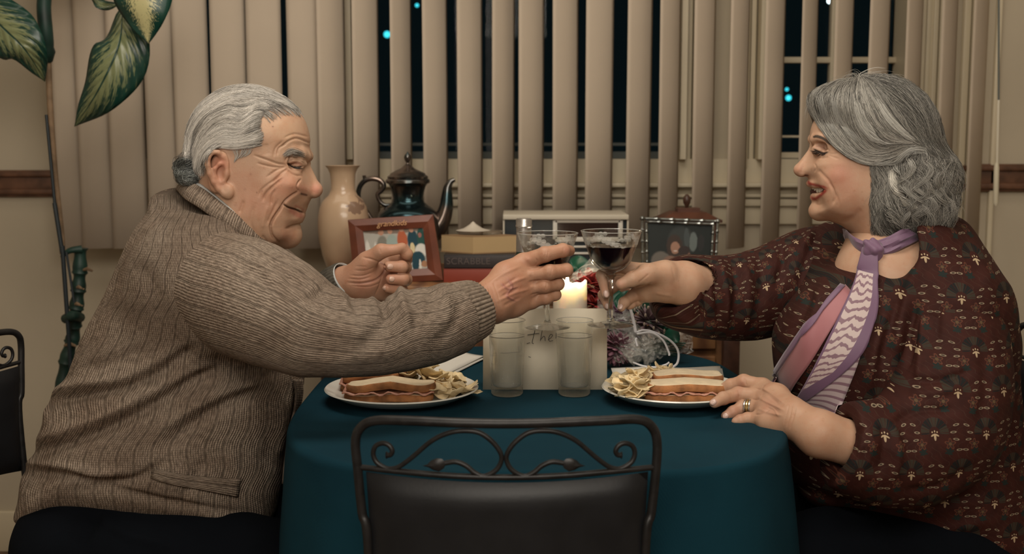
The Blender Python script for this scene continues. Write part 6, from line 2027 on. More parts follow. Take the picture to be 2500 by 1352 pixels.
def woman_head():
    Lp = WH.L; cy0 = WH.c.y
    skin = [(2010, 250), (1992, 285), (1981, 310), (1977, 332), (1977, 350), (1975, 362), (1967, 374), (1957, 387), (1947, 400), (1941, 413), (1942, 422), (1949, 430), (1958, 432), (1968, 431), (1974, 437), (1971, 444), (1972, 450), (1977, 456), (1981, 464),
            (1982, 474), (1984, 483), (1987, 490), (1986, 497), (1981, 508), (1980.5, 518), (1985, 527), (1997, 534), (2020, 538), (2046, 547), (2068, 562), (2082, 590), (2085, 640), (2100, 700), (2200, 700), (2225, 640), (2222, 570), (2240, 500), (2258, 440), (2263, 370), (2250, 300), (2215, 242), (2150, 210), (2090, 210), (2040, 226)]
    poly = poly_of(WH, skin)
    n1, n2 = Lp(1972, 372), Lp(1957, 418); ch = Lp(2000, 500)

    def Rf(X, Z):
        e = np.array([n2.x - n1.x, n2.z - n1.z]); t = np.clip(((X - n1.x) * e[0] + (Z - n1.z) * e[1]) / (e @ e), 0, 1)
        d = np.hypot(X - n1.x - e[0] * t, Z - n1.z - e[1] * t)
        wn = np.exp(-(d / .0155) ** 2); wc = np.exp(-(np.hypot(X - ch.x, Z - ch.z) / .05) ** 2)
        R = .073 - .014 * wc
        R = R - .014 * np.clip((Lp(2100, 560).z - Z) / .05, 0, 1)
        return R * (1 - wn) + (.0105 + .0035 * t) * wn
    f = Field((Lp(1920, 400).x, cy0 - .095, Lp(2100, 690).z), (Lp(2285, 400).x, cy0 + .095, Lp(2100, 195).z), .0014)
    f.inflate(poly, cy0, Rf, blur=6)

    def both(fn, px, py, dy, *a, **k):
        p = Lp(px, py, dy)
        for s_ in (1, -1): fn(Vector((p.x, cy0 + (p.y - cy0) * s_, p.z)), *a, **k)
    def bchain(pts, k=.004, mode='add'):
        for s_ in (1, -1):
            f.chain([(Vector((p.x, cy0 + (p.y - cy0) * s_, p.z)), r) for p, r in [(Lp(a, b, c), r) for a, b, c, r in pts]], k, mode)
    both(f.ell, 2038, 428, .044, (.020, .016, .016), k=.020)
    both(f.ell, 2060, 470, .048, (.028, .014, .028), k=.026)
    bchain([(2030, 352, .047, .005), (2008, 340, .042, .0065), (1988, 340, .024, .0065)], k=.010)
    both(f.ell, 2004, 358, .043, (.012, .010, .008), k=.006, mode='sub')
    both(f.ell, 2000, 367, .0305, (.0125, .0125, .011), k=.003)
    both(f.ell, 1976, 413, .0095, (.0085, .0065, .0070), k=.004)
    both(f.ell, 1952, 414, .003, (.0085, .0075, .0085), k=.005)
    both(f.ell, 1968, 428, .0065, (.0045, .003, .0025), k=.002, mode='sub')
    # open smiling mouth: cut a wedge, lips round it
    for s_ in (1, -1):
        L_ = [(1980, 463, .006, .0052), (1994, 466, .025, .0054), (2009, 464, .045, .0056), (2018, 461, .053, .0040)]
        f.chain([(Vector((p.x, cy0 + (p.y - cy0) * s_, p.z)), r) for p, r in [(Lp(a, b, c), r) for a, b, c, r in L_]], .002, 'sub')
    bchain([(1976, 448, .004, .0050), (1990, 451, .022, .0042), (2006, 454, .037, .0032), (2022, 460, .0475, .0020)], k=.004)
    bchain([(1987, 482, .005, .0058), (1998, 480, .021, .0050), (2010, 473, .036, .0038), (2022, 462, .0475, .0020)], k=.004)
    f.ell(Lp(1999, 515), (.014, .017, .013), k=.014)
    V, F_ = f.mesh(1); q = WH.near(V)
    st = [([(1989, 399), (1992, 410), (1987, 420)], 2.2, -.0011), ([(1997, 414), (2006, 424), (2022, 440), (2031, 455)], 4.5, -.0016), ([(2026, 448), (2035, 464), (2038, 482), (2033, 498)], 3.0, -.0022), ([(2040, 470), (2046, 490), (2044, 505)], 3, -.0010),
          ([(1986, 366), (1997, 371), (2010, 374), (2022, 372)], 1.8, -.0016), ([(1989, 356), (2002, 355), (2016, 362), (2026, 370)], 2.2, -.0013), ([(2022, 374), (2036, 376), (2050, 372)], 2, -.0007), ([(2022, 378), (2036, 384), (2048, 388)], 2, -.0007),
          ([(1992, 381), (2006, 386), (2022, 384)], 2.6, -.0010), ([(1990, 496), (1998, 500), (2008, 498)], 3, -.0010), ([(2056, 545), (2085, 530), (2105, 510)], 8, -.0016), ([(2040, 425)], 16, .0014)]
    V = sculpt(V, F_, q, st); V = laplace(V, F_, .15); q = WH.near(V)
    lip = (.27, .045, .032)
    C = np.tile(SKW, (len(V), 1))
    C = paint(C, q, [([(2045, 430)], 26, (.50, .215, .15), .6), ([(2060, 420), (2070, 480)], 26, (.48, .235, .16), .4), ([(1948, 414)], 9, (.52, .27, .19), .5), ([(1990, 300)], 20, (.54, .36, .25), .5), ([(2090, 520)], 26, (.44, .24, .16), .5),
                     ([(1984, 465), (2000, 466), (2015, 462)], 3.6, (.10, .022, .016), .95), ([(1971, 447), (1980, 449), (1992, 452), (2006, 455), (2020, 459)], 3.3, lip, 1.0), ([(1978, 478), (1986, 485), (1994, 483), (2003, 477), (2012, 469), (2019, 462)], 3.8, lip, 1.0), ([(1974, 444), (1978, 450)], 3, lip, 1),
                     ([(1985, 363), (1997, 369), (2010, 374), (2023, 371)], 2.3, (.018, .012, .010), .95), ([(1990, 358), (2002, 358), (2014, 364)], 4.5, (.30, .165, .12), .6),
                     ([(1984, 333), (1994, 331), (2008, 336), (2021, 345), (2029, 354)], 2.4, (.13, .08, .055), .7), ([(1966, 427), (1972, 428)], 2, (.14, .05, .035), .8)])
    # dark inside the mouth
    inm = weight(q, [(1986, 466), (2000, 466), (2014, 463)], 4, False) * (weight(q, [(1988, 480), (1998, 478), (2010, 471)], 3.5, False) < .3)
    return WH.W(V), F_, C


whV, whF, whC = woman_head()


def woman_hands():
    # right hand round the stem of the glass
    palm = [[(HP(1720, 700, 1.97), .036), (HP(1668, 692, 1.935), .0365), (HP(1625, 684, 1.92), .031), (HP(1585, 684, 1.925), .026)],
            [(HP(1620, 668, 1.905), .020), (HP(1575, 668, 1.905), .017)],
            [(HP(1620, 705, 1.925), .022), (HP(1575, 708, 1.935), .019), (HP(1556, 715, 1.94), .013)]]
    fi = [[(HP(1572, 660, 1.922), .0125), (HP(1508, 650, 1.928), .0105), (HP(1470, 672, 1.906), .0098), (HP(1479, 718, 1.886), .0075)],
          [(HP(1570, 684, 1.935), .0120), (HP(1510, 690, 1.940), .0105), (HP(1474, 720, 1.914), .0092), (HP(1484, 748, 1.900), .0070)],
          [(HP(1570, 706, 1.935), .0115), (HP(1545, 722, 1.930), .0100), (HP(1524, 738, 1.912), .0090), (HP(1517, 751, 1.902), .0070)],
          [(HP(1575, 718, 1.945), .0105), (HP(1555, 733, 1.942), .0095), (HP(1540, 742, 1.930), .0080), (HP(1535, 746, 1.925), .0070)]]
    th = [(HP(1622, 668, 1.900), .0185), (HP(1580, 668, 1.882), .0165), (HP(1545, 680, 1.870), .0120), (HP(1516, 693, 1.868), .0092)]
    V, F_ = hand(palm, fi, th); q = proj(V); N_ = normals(V, F_); m = (N_[:, 1] < .3).astype(float)
    V = sculpt(V, F_, q, [([(1550, 705), (1572, 700), (1592, 690)], 2.2, -.0014), ([(1560, 650), (1540, 665)], 2.4, -.0010), ([(1585, 668), (1560, 690)], 2.4, -.0008), ([(1640, 650), (1650, 690)], 3, -.0006), ([(1600, 715), (1640, 722)], 4, .0010)], m)
    q = proj(V); C = np.tile(SKW * .98, (len(V), 1))
    C = paint(C, q, [([(1515, 692)], 9, (.56, .31, .23), .6), ([(1475, 700)], 14, (.48, .26, .18), .5), ([(1484, 745)], 9, (.50, .26, .19), .6), ([(1650, 700)], 24, (.47, .28, .19), .4)])
    a = (V, F_, C)
    # left hand by the plate
    palm = [[(HP(2095, 1088, 1.632), .0335), (HP(2000, 1058, 1.632), .0330), (HP(1938, 1022, 1.665), .0270), (HP(1900, 1005, 1.70), .0235)],
            [(HP(1925, 1000, 1.685), .022), (HP(1895, 968, 1.725), .0185), (HP(1862, 945, 1.765), .0140)],
            [(HP(1915, 1015, 1.690), .022), (HP(1885, 985, 1.730), .0185), (HP(1852, 968, 1.752), .0135)],
            [(HP(1905, 1025, 1.680), .021), (HP(1880, 1005, 1.705), .0175), (HP(1850, 997, 1.735), .0125)],
            [(HP(1900, 1036, 1.672), .0180), (HP(1875, 1030, 1.682), .0145), (HP(1855, 1025, 1.700), .0115)]]
    fi = [[(HP(1862, 944, 1.765), .0130), (HP(1816, 931, 1.782), .0112), (HP(1784, 940, 1.792), .0098), (HP(1760, 951, 1.798), .0078)],
          [(HP(1852, 967, 1.752), .0128), (HP(1802, 962, 1.760), .0113), (HP(1766, 972, 1.744), .0098), (HP(1744, 984, 1.728), .0076)],
          [(HP(1850, 997, 1.735), .0120), (HP(1812, 996, 1.745), .0110), (HP(1790, 1006, 1.738), .0095), (HP(1772, 1015, 1.735), .0074)],
          [(HP(1856, 1024, 1.700), .0108), (HP(1826, 1022, 1.708), .0095), (HP(1808, 1026, 1.706), .0085), (HP(1797, 1029, 1.705), .0070)]]
    th = [(HP(1905, 985, 1.72), .0165), (HP(1868, 965, 1.775), .0130), (HP(1832, 958, 1.815), .0110), (HP(1806, 958, 1.835), .0085)]
    V, F_ = hand(palm, fi, th); q = proj(V); N_ = normals(V, F_); m = (N_[:, 1] < .3).astype(float)
    V = sculpt(V, F_, q, [([(1838, 945), (1856, 950), (1868, 940)], 2.2, -.0014), ([(1835, 975), (1850, 975), (1866, 962)], 2.2, -.0014), ([(1842, 1012), (1860, 1010), (1880, 1000)], 2.4, -.0012),
                          ([(1818, 922), (1822, 940)], 2, -.0006), ([(1802, 952), (1806, 970)], 2, -.0006), ([(1862, 948), (1885, 962), (1915, 985)], 3.5, .0014), ([(1855, 972), (1880, 985), (1912, 1000)], 3.5, .0016), ([(1852, 998), (1880, 1008), (1908, 1014)], 3.5, .0013),
                          ([(1875, 965), (1900, 985)], 3.5, -.0012), ([(1872, 992), (1898, 1004)], 3.5, -.0012), ([(1935, 985), (1930, 1010), (1920, 1040)], 2, -.0009), ([(1943, 990), (1938, 1015), (1928, 1046)], 2, -.0008), ([(1927, 985), (1922, 1005), (1912, 1035)], 1.8, -.0006),
                          ([(1872, 990), (1890, 1000), (1900, 1015)], 2, .0009), ([(1812, 931)], 6, .0010), ([(1800, 961)], 6, .0010), ([(1868, 945)], 8, .0014), ([(1856, 968)], 7, .0012)], m)
    q = proj(V); C = np.tile(SKW * np.array((.93, .90, .88)), (len(V), 1))
    C = paint(C, q, [([(1880, 990)], 26, (.44, .23, .165), .5), ([(1790, 1005)], 20, (.40, .20, .145), .5), ([(1758, 951)], 7, (.52, .29, .22), .6), ([(1745, 983)], 8, (.53, .30, .24), .6), ([(1772, 1015)], 7, (.53, .30, .24), .6), ([(1812, 931), (1800, 962)], 8, (.47, .24, .17), .4)])
    return a, (V, F_, C)


wrh, wlh = woman_hands()
whb = bvh_of(wlh[:2]); whb2 = bvh_of(wrh[:2])


def woman_core(h):
    f = Field((.30, 1.55, .38), (1.15, 2.2, 1.16), h)
    f.chain([(P(2160, 570, 1.88), .050), (P(2175, 640, 1.88), .062), (P(2210, 720, 1.88), .095), (P(2220, 900, 1.88), .11), (P(2260, 1150, 1.88), .11), (P(2290, 1290, 1.88), .10)], .05)
    f.ell(P(2165, 690, 1.845), (.085, .085, .085), k=.03)
    f.chain([(P(2310, 790, 1.78), .035), (P(2270, 1070, 1.68), .04), (P(2130, 1100, 1.64), .034), (P(2060, 1078, 1.632), .032)], .03)
    f.chain([(P(2060, 650, 2.03), .045), (P(1850, 715, 2.0), .038), (P(1730, 702, 1.975), .036)], .03)
    return f


wcore = core(woman_core, SKW, .005)
wbody = joined('body', [(whV, whF, whC), wrh, wlh, wcore], skinw, woman)
nm = mat('pale_nail', (.60, .42, .36), .25, coat=.3)
for px, py, bv, al, wd, ln in ((1757, 949, whb, (-1, 0, -.5), .0095, .012), (1741, 981, whb, (-1, 0, -.6), .009, .010), (1771, 1015, whb, (-1, 0, -.5), .009, .009), (1480, 717, whb2, (.15, 0, -1), .009, .012), (1483, 747, whb2, (.2, 0, -1), .0085, .010), (1514, 748, whb2, (-.3, 0, -1), .009, .010)):
    h_, n_ = cast(bv, px, py)
    if h_ is not None: nail(h_ + n_ * .0005, n_, al, wd, ln, nm, wbody)
teethm = mat('teeth', (.62, .58, .50), .2, coat=.3)
mb = MB()
for s_ in (1, -1):
    for i in range(6):
        a, b, c = [(1984, 459, .004), (1988, 460, .0115), (1993, 461, .0185), (1999, 461.5, .0250), (2005, 461.5, .0310), (2011, 461, .036)][i]
        p = WH.L(a, b, c); p = Vector((p.x + .0020, WH.c.y + (p.y - WH.c.y) * s_, p.z - .001)); w_ = WH.W(np.array([A3(p)]))[0]
        mb.sphere(tuple(w_), .0046, 8, sc=(.6, 1.0, 1.25))
mb.build('teeth', teethm, wbody)
mb = MB()
p = WH.W(np.array([A3(WH.L(2000, 468, 0))]))[0]; mb.sphere(tuple(p), .001, 8, sc=(14, 24, 9)); mb.build('mouth_inside', mat('mouth_dark', (.05, .008, .006), .6), wbody)
goldm = mat('gold_ring', (.55, .42, .20), .22, metal=1.0); silv = mat('silver_ring', (.5, .49, .46), .2, metal=1.0)
ax = (HP(1812, 996, 1.745) - HP(1850, 997, 1.735)).normalized()
for i, (dx, m_) in enumerate(((-6, silv), (0, goldm), (6, silv))):
    c = HP(1827 + dx, 997, 1.741); R = ax.to_track_quat('Z', 'Y').to_matrix()
    pts = [c + R @ Vector((math.cos(a_) * .0128, math.sin(a_) * .0128, 0)) for a_ in [2 * math.pi * k / 32 for k in range(32)]]
    MB().tube(pts, .0019, 8, closed=True).build('ring', m_, woman)

# ---- printed blouse ----
bm_ = mat('printed_blouse', (.045, .011, .007), .75, spec=.25, sheen=.0)
nt, bs = nodes_of(bm_)
a = attr(nt, 'knit'); u, v, _ = sepxyz(nt, a.outputs['Vector'])
n = tex(nt, 'Noise', 9, a.outputs['Vector'], Detail=1.0); n_b = tex(nt, 'Noise', 9, combine(nt, v + 3, u), Detail=1.0)
u = u + (E(nt, n.outputs[0]) - .5) * .012; v = v + (E(nt, n_b.outputs[0]) - .5) * .012
CW, CH_ = .074, .054
row = (v / CH_).fl()
x = (u + row * (CW / 2)).mod(CW) - CW / 2; y = v.mod(CH_) - CH_ / 2
ax_ = x.abs()


def ell_n(x, y, cx, cy, rx, ry, rot=0.0):
    X = x - cx; Y = y - cy
    if rot: c, s_ = math.cos(rot), math.sin(rot); X, Y = X * c + Y * s_, Y * c - X * s_
    return ((X / rx).sq() + (Y / ry).sq())


def lt_(e, t=1.0): return e.lt(t)


yy = y - .002
r = (x.sq() + yy.sq()).sqrt(); th = yy.atan2(x)
pet = (th * 9).sin(); petm = r.lt(.0195) * r.gt(.0075) * yy.gt(-.002) * pet.abs().gt(.22)
alt = (th * 4.5 + .8).sin().gt(0)
fx, fy = ax_ - .020, y + .013
fr = (fx.sq() + fy.sq()).sqrt(); fa = fy.atan2(fx); flo = fr.lt(.0035 + 0) .mx((fr - (fa * 5).sin() * .0018).lt(.0062)); flc = fr.lt(.0022); fl_in = (fr - (fa * 5).sin() * .0018).lt(.0045)
gx, gy_ = ax_ - .0185, y + .0235
gr = (gx.sq() + gy_.sq()).sqrt(); ga = gy_.atan2(gx); gm = (gr - (ga * 6).sin() * .0016).lt(.0050)
cream = lt_(ell_n(x, y, 0, -.004, .0016, .0048)).mx(lt_(ell_n(ax_, y, .0030, -.0015, .0030, .0011, -.5))).mx(lt_(ell_n(ax_, y, .0035, .0025, .0009, .0012))).mx(lt_(ell_n(x, y, 0, .0035, .0009, .0014)))
alm = None; almi = None
for cx, cy, rt in ((.0255, .003, .15), (.0285, -.0065, -.1), (.0300, .0130, .3), (.0325, -.0205, 0.1)):
    e = ell_n(ax_, y, cx, cy, .0043, .0015, rt); alm = lt_(e) if alm is None else alm.mx(lt_(e)); almi = lt_(e, .32) if almi is None else almi.mx(lt_(e, .32))
vine = ((x * 260 + (y * 300).sin() * 1.6).sin().abs().lt(.045)) * r.gt(.0195)
nn = tex(nt, 'Noise', 60, a.outputs['Vector'], Detail=3.0)
c = mixc(nt, E(nt, nn.outputs[0]).ramp(.3, .7), (.029, .0066, .0044), (.041, .0096, .0062))
c = mixc(nt, vine * .7, c, (.085, .055, .038))
c = mixc(nt, petm, c, (.009, .009, .009)); c = mixc(nt, petm * alt, c, (.034, .026, .018))
c = mixc(nt, flo, c, (.105, .034, .020)); c = mixc(nt, fl_in, c, (.040, .018, .013)); c = mixc(nt, flc, c, (.10, .06, .03))
c = mixc(nt, gm, c, (.012, .018, .016))
c = mixc(nt, alm, c, (.25, .195, .135)); c = mixc(nt, almi, c, (.03, .018, .012)); c = mixc(nt, cream, c, (.40, .30, .19))
nt.links.new(c, bs.inputs['Base Color'])
wv = tex(nt, 'Wave', 1, combine(nt, u * 1800, v * 60), Distortion=1.5); bump(nt, bs, wv.outputs[0], .15, .0004)


def woman_blouse():
    pl = [(2343, 532), (2384, 592), (2420, 655), (2450, 750), (2466, 815), (2462, 905), (2474, 1004), (2484, 1086), (2505, 1170), (2530, 1260), (2540, 1400), (2240, 1400), (2200, 1340), (2104, 1270), (2040, 1240), (1958, 1212), (1938, 1150), (1928, 1086), (1908, 960), (1896, 891), (1896, 815), (1930, 750), (1985, 685), (2035, 640), (2072, 606), (2150, 600), (2240, 596), (2300, 548)]
    poly = np.array([(q.x, q.z) for q in [P(x, y, 1.88) for x, y in spline2(pl, 4, True)]], np.float32)
    f = Field((.40, 1.62, P(2000, 1405, 1.88).z), (.90, 2.17, P(2000, 505, 1.88).z), .0036)
    top = P(2200, 540, 1.88).z; mid = P(2200, 800, 1.88).z
    Rf = lambda X, Z: .085 + .095 * np.clip((top - Z) / (top - mid), 0, 1) ** .7
    f.inflate(poly, 1.88, Rf, p=2.2, blur=8)
    f.cap(P(2260, 640, 1.80), P(2330, 760, 1.76), .065, .085, k=.06)
    f.cap(P(2240, 620, 1.96), P(2060, 650, 2.03), .06, .085, k=.07)
    f.ell(P(2040, 840, 1.80), (.07, .07, .09), k=.06)
    # neckline
    f.chain([(P(2190, 560, 1.84), .042), (P(2200, 612, 1.79), .034), (P(2182, 650, 1.74), .026), (P(2158, 702, 1.71), .008)], .01, 'sub')
    f.cap(P(2170, 540, 1.88), P(2172, 590, 1.88), .054, .046, k=.01, mode='sub')
    V, F_ = f.mesh(2); q = proj(V); N_ = normals(V, F_); m = (N_[:, 1] < .35).astype(float)
    st = [([(2250, 640), (2220, 700), (2200, 780), (2190, 860)], 14, .006), ([(2235, 740), (2215, 830), (2205, 930)], 10, -.010), ([(2200, 720), (2170, 800), (2150, 900)], 12, -.006), ([(2170, 760), (2140, 850), (2120, 960)], 12, .005), ([(1985, 700), (1960, 760), (1930, 820)], 10, -.006), ([(2010, 690), (1985, 780), (1965, 860)], 10, .005),
          ([(1945, 1190), (2100, 1240), (2250, 1240), (2400, 1200)], 12, -.007), ([(2100, 1290), (2250, 1300), (2420, 1270)], 14, .006), ([(2440, 700), (2455, 830), (2450, 950)], 12, -.004), ([(2380, 600), (2420, 700)], 16, .004)]
    V = sculpt(V, F_, q, st, m); V = laplace(V, F_, .4); q = proj(V)
    return V, F_, np.stack([V[:, 0] + .35 * (1.88 - V[:, 1]) * 0, V[:, 2], 0 * V[:, 2]], 1)


V, F_, K_ = woman_blouse()
bl_parts = [(V, F_)]
blouse = link('blouse', npmesh('blouse', V, F_, attrs={'knit': K_}), bm_, woman)
# sleeves
farw = [(2040, 640, 2.05, 98), (1975, 672, 2.045, 106), (1900, 704, 2.03, 102), (1830, 724, 2.01, 98), (1765, 728, 1.995, 92), (1712, 724, 1.98, 88), (1675, 716, 1.97, 82)]
fo = [([(1905, 596), (1912, 640), (1895, 700)], 10, -.007), ([(1850, 620), (1862, 680), (1850, 760)], 12, -.006), ([(1790, 636), (1800, 700), (1790, 800)], 12, -.007), ([(1730, 636), (1750, 700), (1760, 790)], 10, -.007), ([(1760, 640), (1775, 720), (1775, 800)], 10, .006), ([(1700, 630), (1722, 680), (1720, 740), (1700, 790)], 8, -.006),
      ([(1820, 640), (1828, 720), (1815, 810)], 12, .006), ([(2005, 560), (1975, 620), (1950, 700)], 10, -.006), ([(1985, 560), (1955, 610)], 10, .005), ([(2030, 580), (2000, 650), (1970, 740)], 9, -.006), ([(1640, 760), (1690, 790), (1760, 800)], 10, .005)]
V, F_, K_ = sleeve('sleeve', farw + [(1650, 735, 1.965, 56)], fo, h=.0032, k=.03, cut=(P(1540, 690, 1.915), P(1692, 692, 1.945), .046, .039))
bl_parts.append((V, F_)); link('sleeve', npmesh('sleeve', V, F_, attrs={'knit': np.stack([K_[:, 1], K_[:, 0], K_[:, 2]], 1)}), bm_, blouse)
nearw = [(2320, 725, 1.765, 92), (2330, 830, 1.735, 108), (2325, 950, 1.70, 122), (2290, 1050, 1.675, 132), (2215, 1105, 1.655, 116), (2150, 1110, 1.645, 98), (2085, 1094, 1.63, 88), (2030, 1082, 1.625, 82)]
fo = [([(2243, 740), (2228, 820), (2212, 900)], 9, -.008), ([(2255, 760), (2250, 850), (2240, 940)], 10, .006), ([(2290, 740), (2285, 830)], 10, -.004), ([(2225, 930), (2300, 925), (2370, 905)], 9, -.007), ([(2215, 960), (2280, 960), (2350, 945)], 10, .005), ([(2185, 1030), (2240, 1000), (2330, 1000)], 10, -.007), ([(2150, 1035), (2160, 1080), (2150, 1150)], 9, -.006),
      ([(2180, 1040), (2195, 1100), (2185, 1170)], 9, .005), ([(2120, 1045), (2130, 1090), (2110, 1150)], 8, .004), ([(2110, 1035), (2090, 1070), (2085, 1120)], 7, -.004), ([(2400, 860), (2410, 950), (2390, 1040)], 16, -.004), ([(2200, 1200), (2290, 1190), (2380, 1140)], 12, -.005)]
V, F_, K_ = sleeve('sleeve', nearw, fo, h=.0034, k=.05, cut=(P(1990, 1060, 1.625), P(2100, 1092, 1.63), .0385, .0375), plane=(P(2058, 1080, 1.62), (-.96, -.1, .28)))
bl_parts.append((V, F_))
q = proj(V); kk = np.stack([V[:, 0] + .03, V[:, 2] + .02, 0 * V[:, 2]], 1)
link('sleeve', npmesh('sleeve', V, F_, attrs={'knit': kk}), bm_, blouse)
blb = bvh_of(*bl_parts, wcore[:2], (whV, whF))
# gathered cuff of the near sleeve and standing ruffle at the back of the neck
mb = MB()
# black trousers
f = Field((.15, 1.5, .04), (1.05, 2.25, .66), .008)
f.chain([(P(2330, 1350, 1.88), .17), (P(2200, 1360, 1.88), .14)], .05)
for s_ in (-1, 1):
    hip = Vector((.70, 1.88 + s_ * .10, .50)); kn = Vector((.33, 1.88 + s_ * .12, .50)); an = Vector((.36, 1.88 + s_ * .12, .10))
    f.chain([(hip, .10), ((hip + kn) / 2, .088), (kn, .066)], .03); f.chain([(kn, .064), ((kn + an) / 2, .058), (an, .045)], .02)
V, F_ = f.mesh(2); link('trousers', npmesh('trousers', V, F_), trm, woman)
for s_ in (-1, 1):
    f = Field((.12, 1.88 + s_ * .12 - .06, 0), (.45, 1.88 + s_ * .12 + .06, .12), .006)
    f.chain([(Vector((.37, 1.88 + s_ * .12, .042)), .038), (Vector((.28, 1.88 + s_ * .12, .04)), .038), (Vector((.18, 1.88 + s_ * .12, .032)), .028)], .02)
    V, F_ = f.mesh(1); V[:, 2] = np.maximum(V[:, 2], .002); link('shoe', npmesh('shoe', V, F_), mat('black_leather'), woman)

# ---- scarf ----
scm = mat('purple_scarf', (.17, .08, .14), .55, sheen=.3); nt, bs = nodes_of(scm)
a = attr(nt, 'uvl'); u, v, _ = sepxyz(nt, a.outputs['Vector'])
n = tex(nt, 'Noise', 4, a.outputs['Vector'], Detail=2.0)
w_ = (u * 125 + v * 3 + E(nt, n.outputs[0]) * 14 + (v * 4).sin() * .6).sin()
inner = v.gt(.06) * (v + (u - .5) * .25).lt(.70) * u.gt(.17) * (u + v * .22).lt(.93)
c = mixc(nt, inner, (.150, .080, .145), mixc(nt, w_.ramp(.25, .6), (.52, .42, .41), (.22, .125, .16)))
nt.links.new(c, bs.inputs['Base Color'])
scs = mat('striped_scarf', (.5, .4, .4), .55, sheen=.3); nt, bs = nodes_of(scs)
a = attr(nt, 'uvl'); u, v, _ = sepxyz(nt, a.outputs['Vector'])
w_ = (u * 70 - v * 8 + (v * 4).sin() * 1.5).sin()
nt.links.new(mixc(nt, w_.ramp(.2, .6), (.50, .41, .42), (.24, .14, .18)), bs.inputs['Base Color'])
scp = mat('rose_scarf', (.33, .125, .14), .55, sheen=.3, var=.12, vscale=12)
scv = mat('violet_scarf', (.155, .083, .145), .55, sheen=.3, var=.15, vscale=12)
bot = drape_strip(blb, [(2080, 870), (2030, 920), (1975, 965), (1958, 990)], [(2112, 820), (2096, 880), (2070, 950), (2046, 1014)], 'scarf', scs, woman, off=.006, nb=10, attrib=1, thick=.001)
drape_strip(blb, [(2064, 700), (2000, 770), (1940, 850), (1898, 915), (1880, 948)], [(2082, 720), (2040, 790), (1985, 880), (1950, 930), (1930, 965)], 'rose_tail', scp, bot, off=.005, nb=8, attrib=1, thick=.001)
drape_strip(blb, [(2052, 700), (1992, 768), (1932, 848), (1892, 912), (1874, 944)], [(2064, 704), (2002, 774), (1944, 852), (1901, 917), (1884, 948)], 'violet_edge', scv, bot, off=.007, nb=3, attrib=1, thick=.001)
drape_strip(blb, [(2112, 612), (2092, 680), (2056, 760), (2014, 850), (1982, 915), (1952, 972)], [(2146, 615), (2146, 690), (2140, 770), (2112, 850), (2062, 905), (1966, 980)], 'front_tail', scm, bot, off=.010, nb=14, attrib=1, thick=.001)
collar_strip([(2066, 560, 0), (2070, 566, .035), (2086, 578, .062), (2118, 590, .078), (2160, 580, .084), (2200, 560, .082), (2232, 548, .055), (2244, 546, .0)][::-1],
             [(2074, 610, 0), (2082, 612, .040), (2100, 622, .070), (2128, 630, .088), (2166, 626, .094), (2208, 606, .092), (2244, 588, .062), (2256, 584, .0)][::-1], 'neck_wrap', scv, bot, .0015, fr=WH, fold=.0022)
kn_ = WH.W(np.array([A3(WH.L(2132, 610, .092))]))[0]
f = Field(tuple(kn_ - .035), tuple(kn_ + .035), .0016)
kc = Vector(kn_)
f.ell(kc, (.016, .010, .017), R=Matrix.Rotation(.5, 3, 'Y'))
f.chain([(kc + Vector((-.012, 0, .012)), .005), (kc + Vector((0, -.010, 0)), .006), (kc + Vector((.006, -.004, -.016)), .005)], .003)
f.chain([(kc + Vector((-.002, -.002, .016)), .004), (kc + Vector((.008, -.010, .002)), .005), (kc + Vector((.010, -.003, -.014)), .004)], .003)
V, F_ = f.mesh(1); link('knot', npmesh('knot', V, F_), scv, bot)

# ---- hair ----
def woman_hair():
    Lp = WH.L; cy0 = WH.c.y
    hp = [(1976, 236), (1990, 222), (2028, 205), (2087, 192), (2139, 187), (2187, 191), (2226, 209), (2258, 239), (2283, 279), (2294, 320), (2302, 358), (2326, 384), (2341, 412), (2345, 441), (2331, 474), (2332, 510), (2316, 546), (2284, 582), (2248, 600), (2226, 610), (2206, 588), (2184, 570), (2150, 558), (2132, 545), (2126, 510), (2132, 470), (2128, 425),
          (2110, 412), (2080, 398), (2048, 368), (2020, 332), (1992, 292), (1978, 262)]
    f = Field((Lp(1955, 400).x, cy0 - .125, Lp(2200, 625).z), (Lp(2375, 400).x, cy0 + .125, Lp(2200, 170).z), .0032)
    f.inflate(poly_of(WH, hp), cy0, .089, p=2.2, blur=2)
    def both(px, py, dy, r, k=.02, mode='add'):
        p = Lp(px, py, dy)
        for s_ in (1, -1): f.ell(Vector((p.x, cy0 + (p.y - cy0) * s_, p.z)), r, k=k, mode=mode)
    # big curls beside the jaw
    both(2250, 440, .072, (.034, .022, .045), .02); both(2190, 490, .066, (.022, .018, .045), .015); both(2270, 520, .060, (.034, .022, .035), .02); both(2150, 500, .062, (.012, .012, .05), .012)
    V, F_ = f.mesh(3)
    V = sculpt(V, F_, WH.near(V), [([(2131, 420), (2180, 410), (2230, 388), (2256, 372)], 6, -.006), ([(2256, 375), (2290, 400), (2300, 440), (2270, 480)], 7, -.006), ([(2205, 420), (2200, 470), (2225, 520)], 6, -.006), ([(2160, 430), (2165, 500), (2175, 560)], 6, -.004),
                                   ([(2260, 470), (2240, 540), (2240, 600)], 7, -.006), ([(2300, 470), (2300, 520), (2280, 570)], 7, -.005), ([(2095, 200), (2110, 260), (2140, 330), (2175, 375)], 5, -.003), ([(2105, 195), (2170, 240), (2230, 320), (2262, 370)], 5, -.003)])
    return WH.W(V), F_


wV, wF = woman_hair()
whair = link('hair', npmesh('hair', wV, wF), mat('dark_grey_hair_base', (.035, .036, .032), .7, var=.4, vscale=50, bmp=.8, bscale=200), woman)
hbw = bvh_of((wV, wF), (whV, whF)); rnd = random.Random(5)


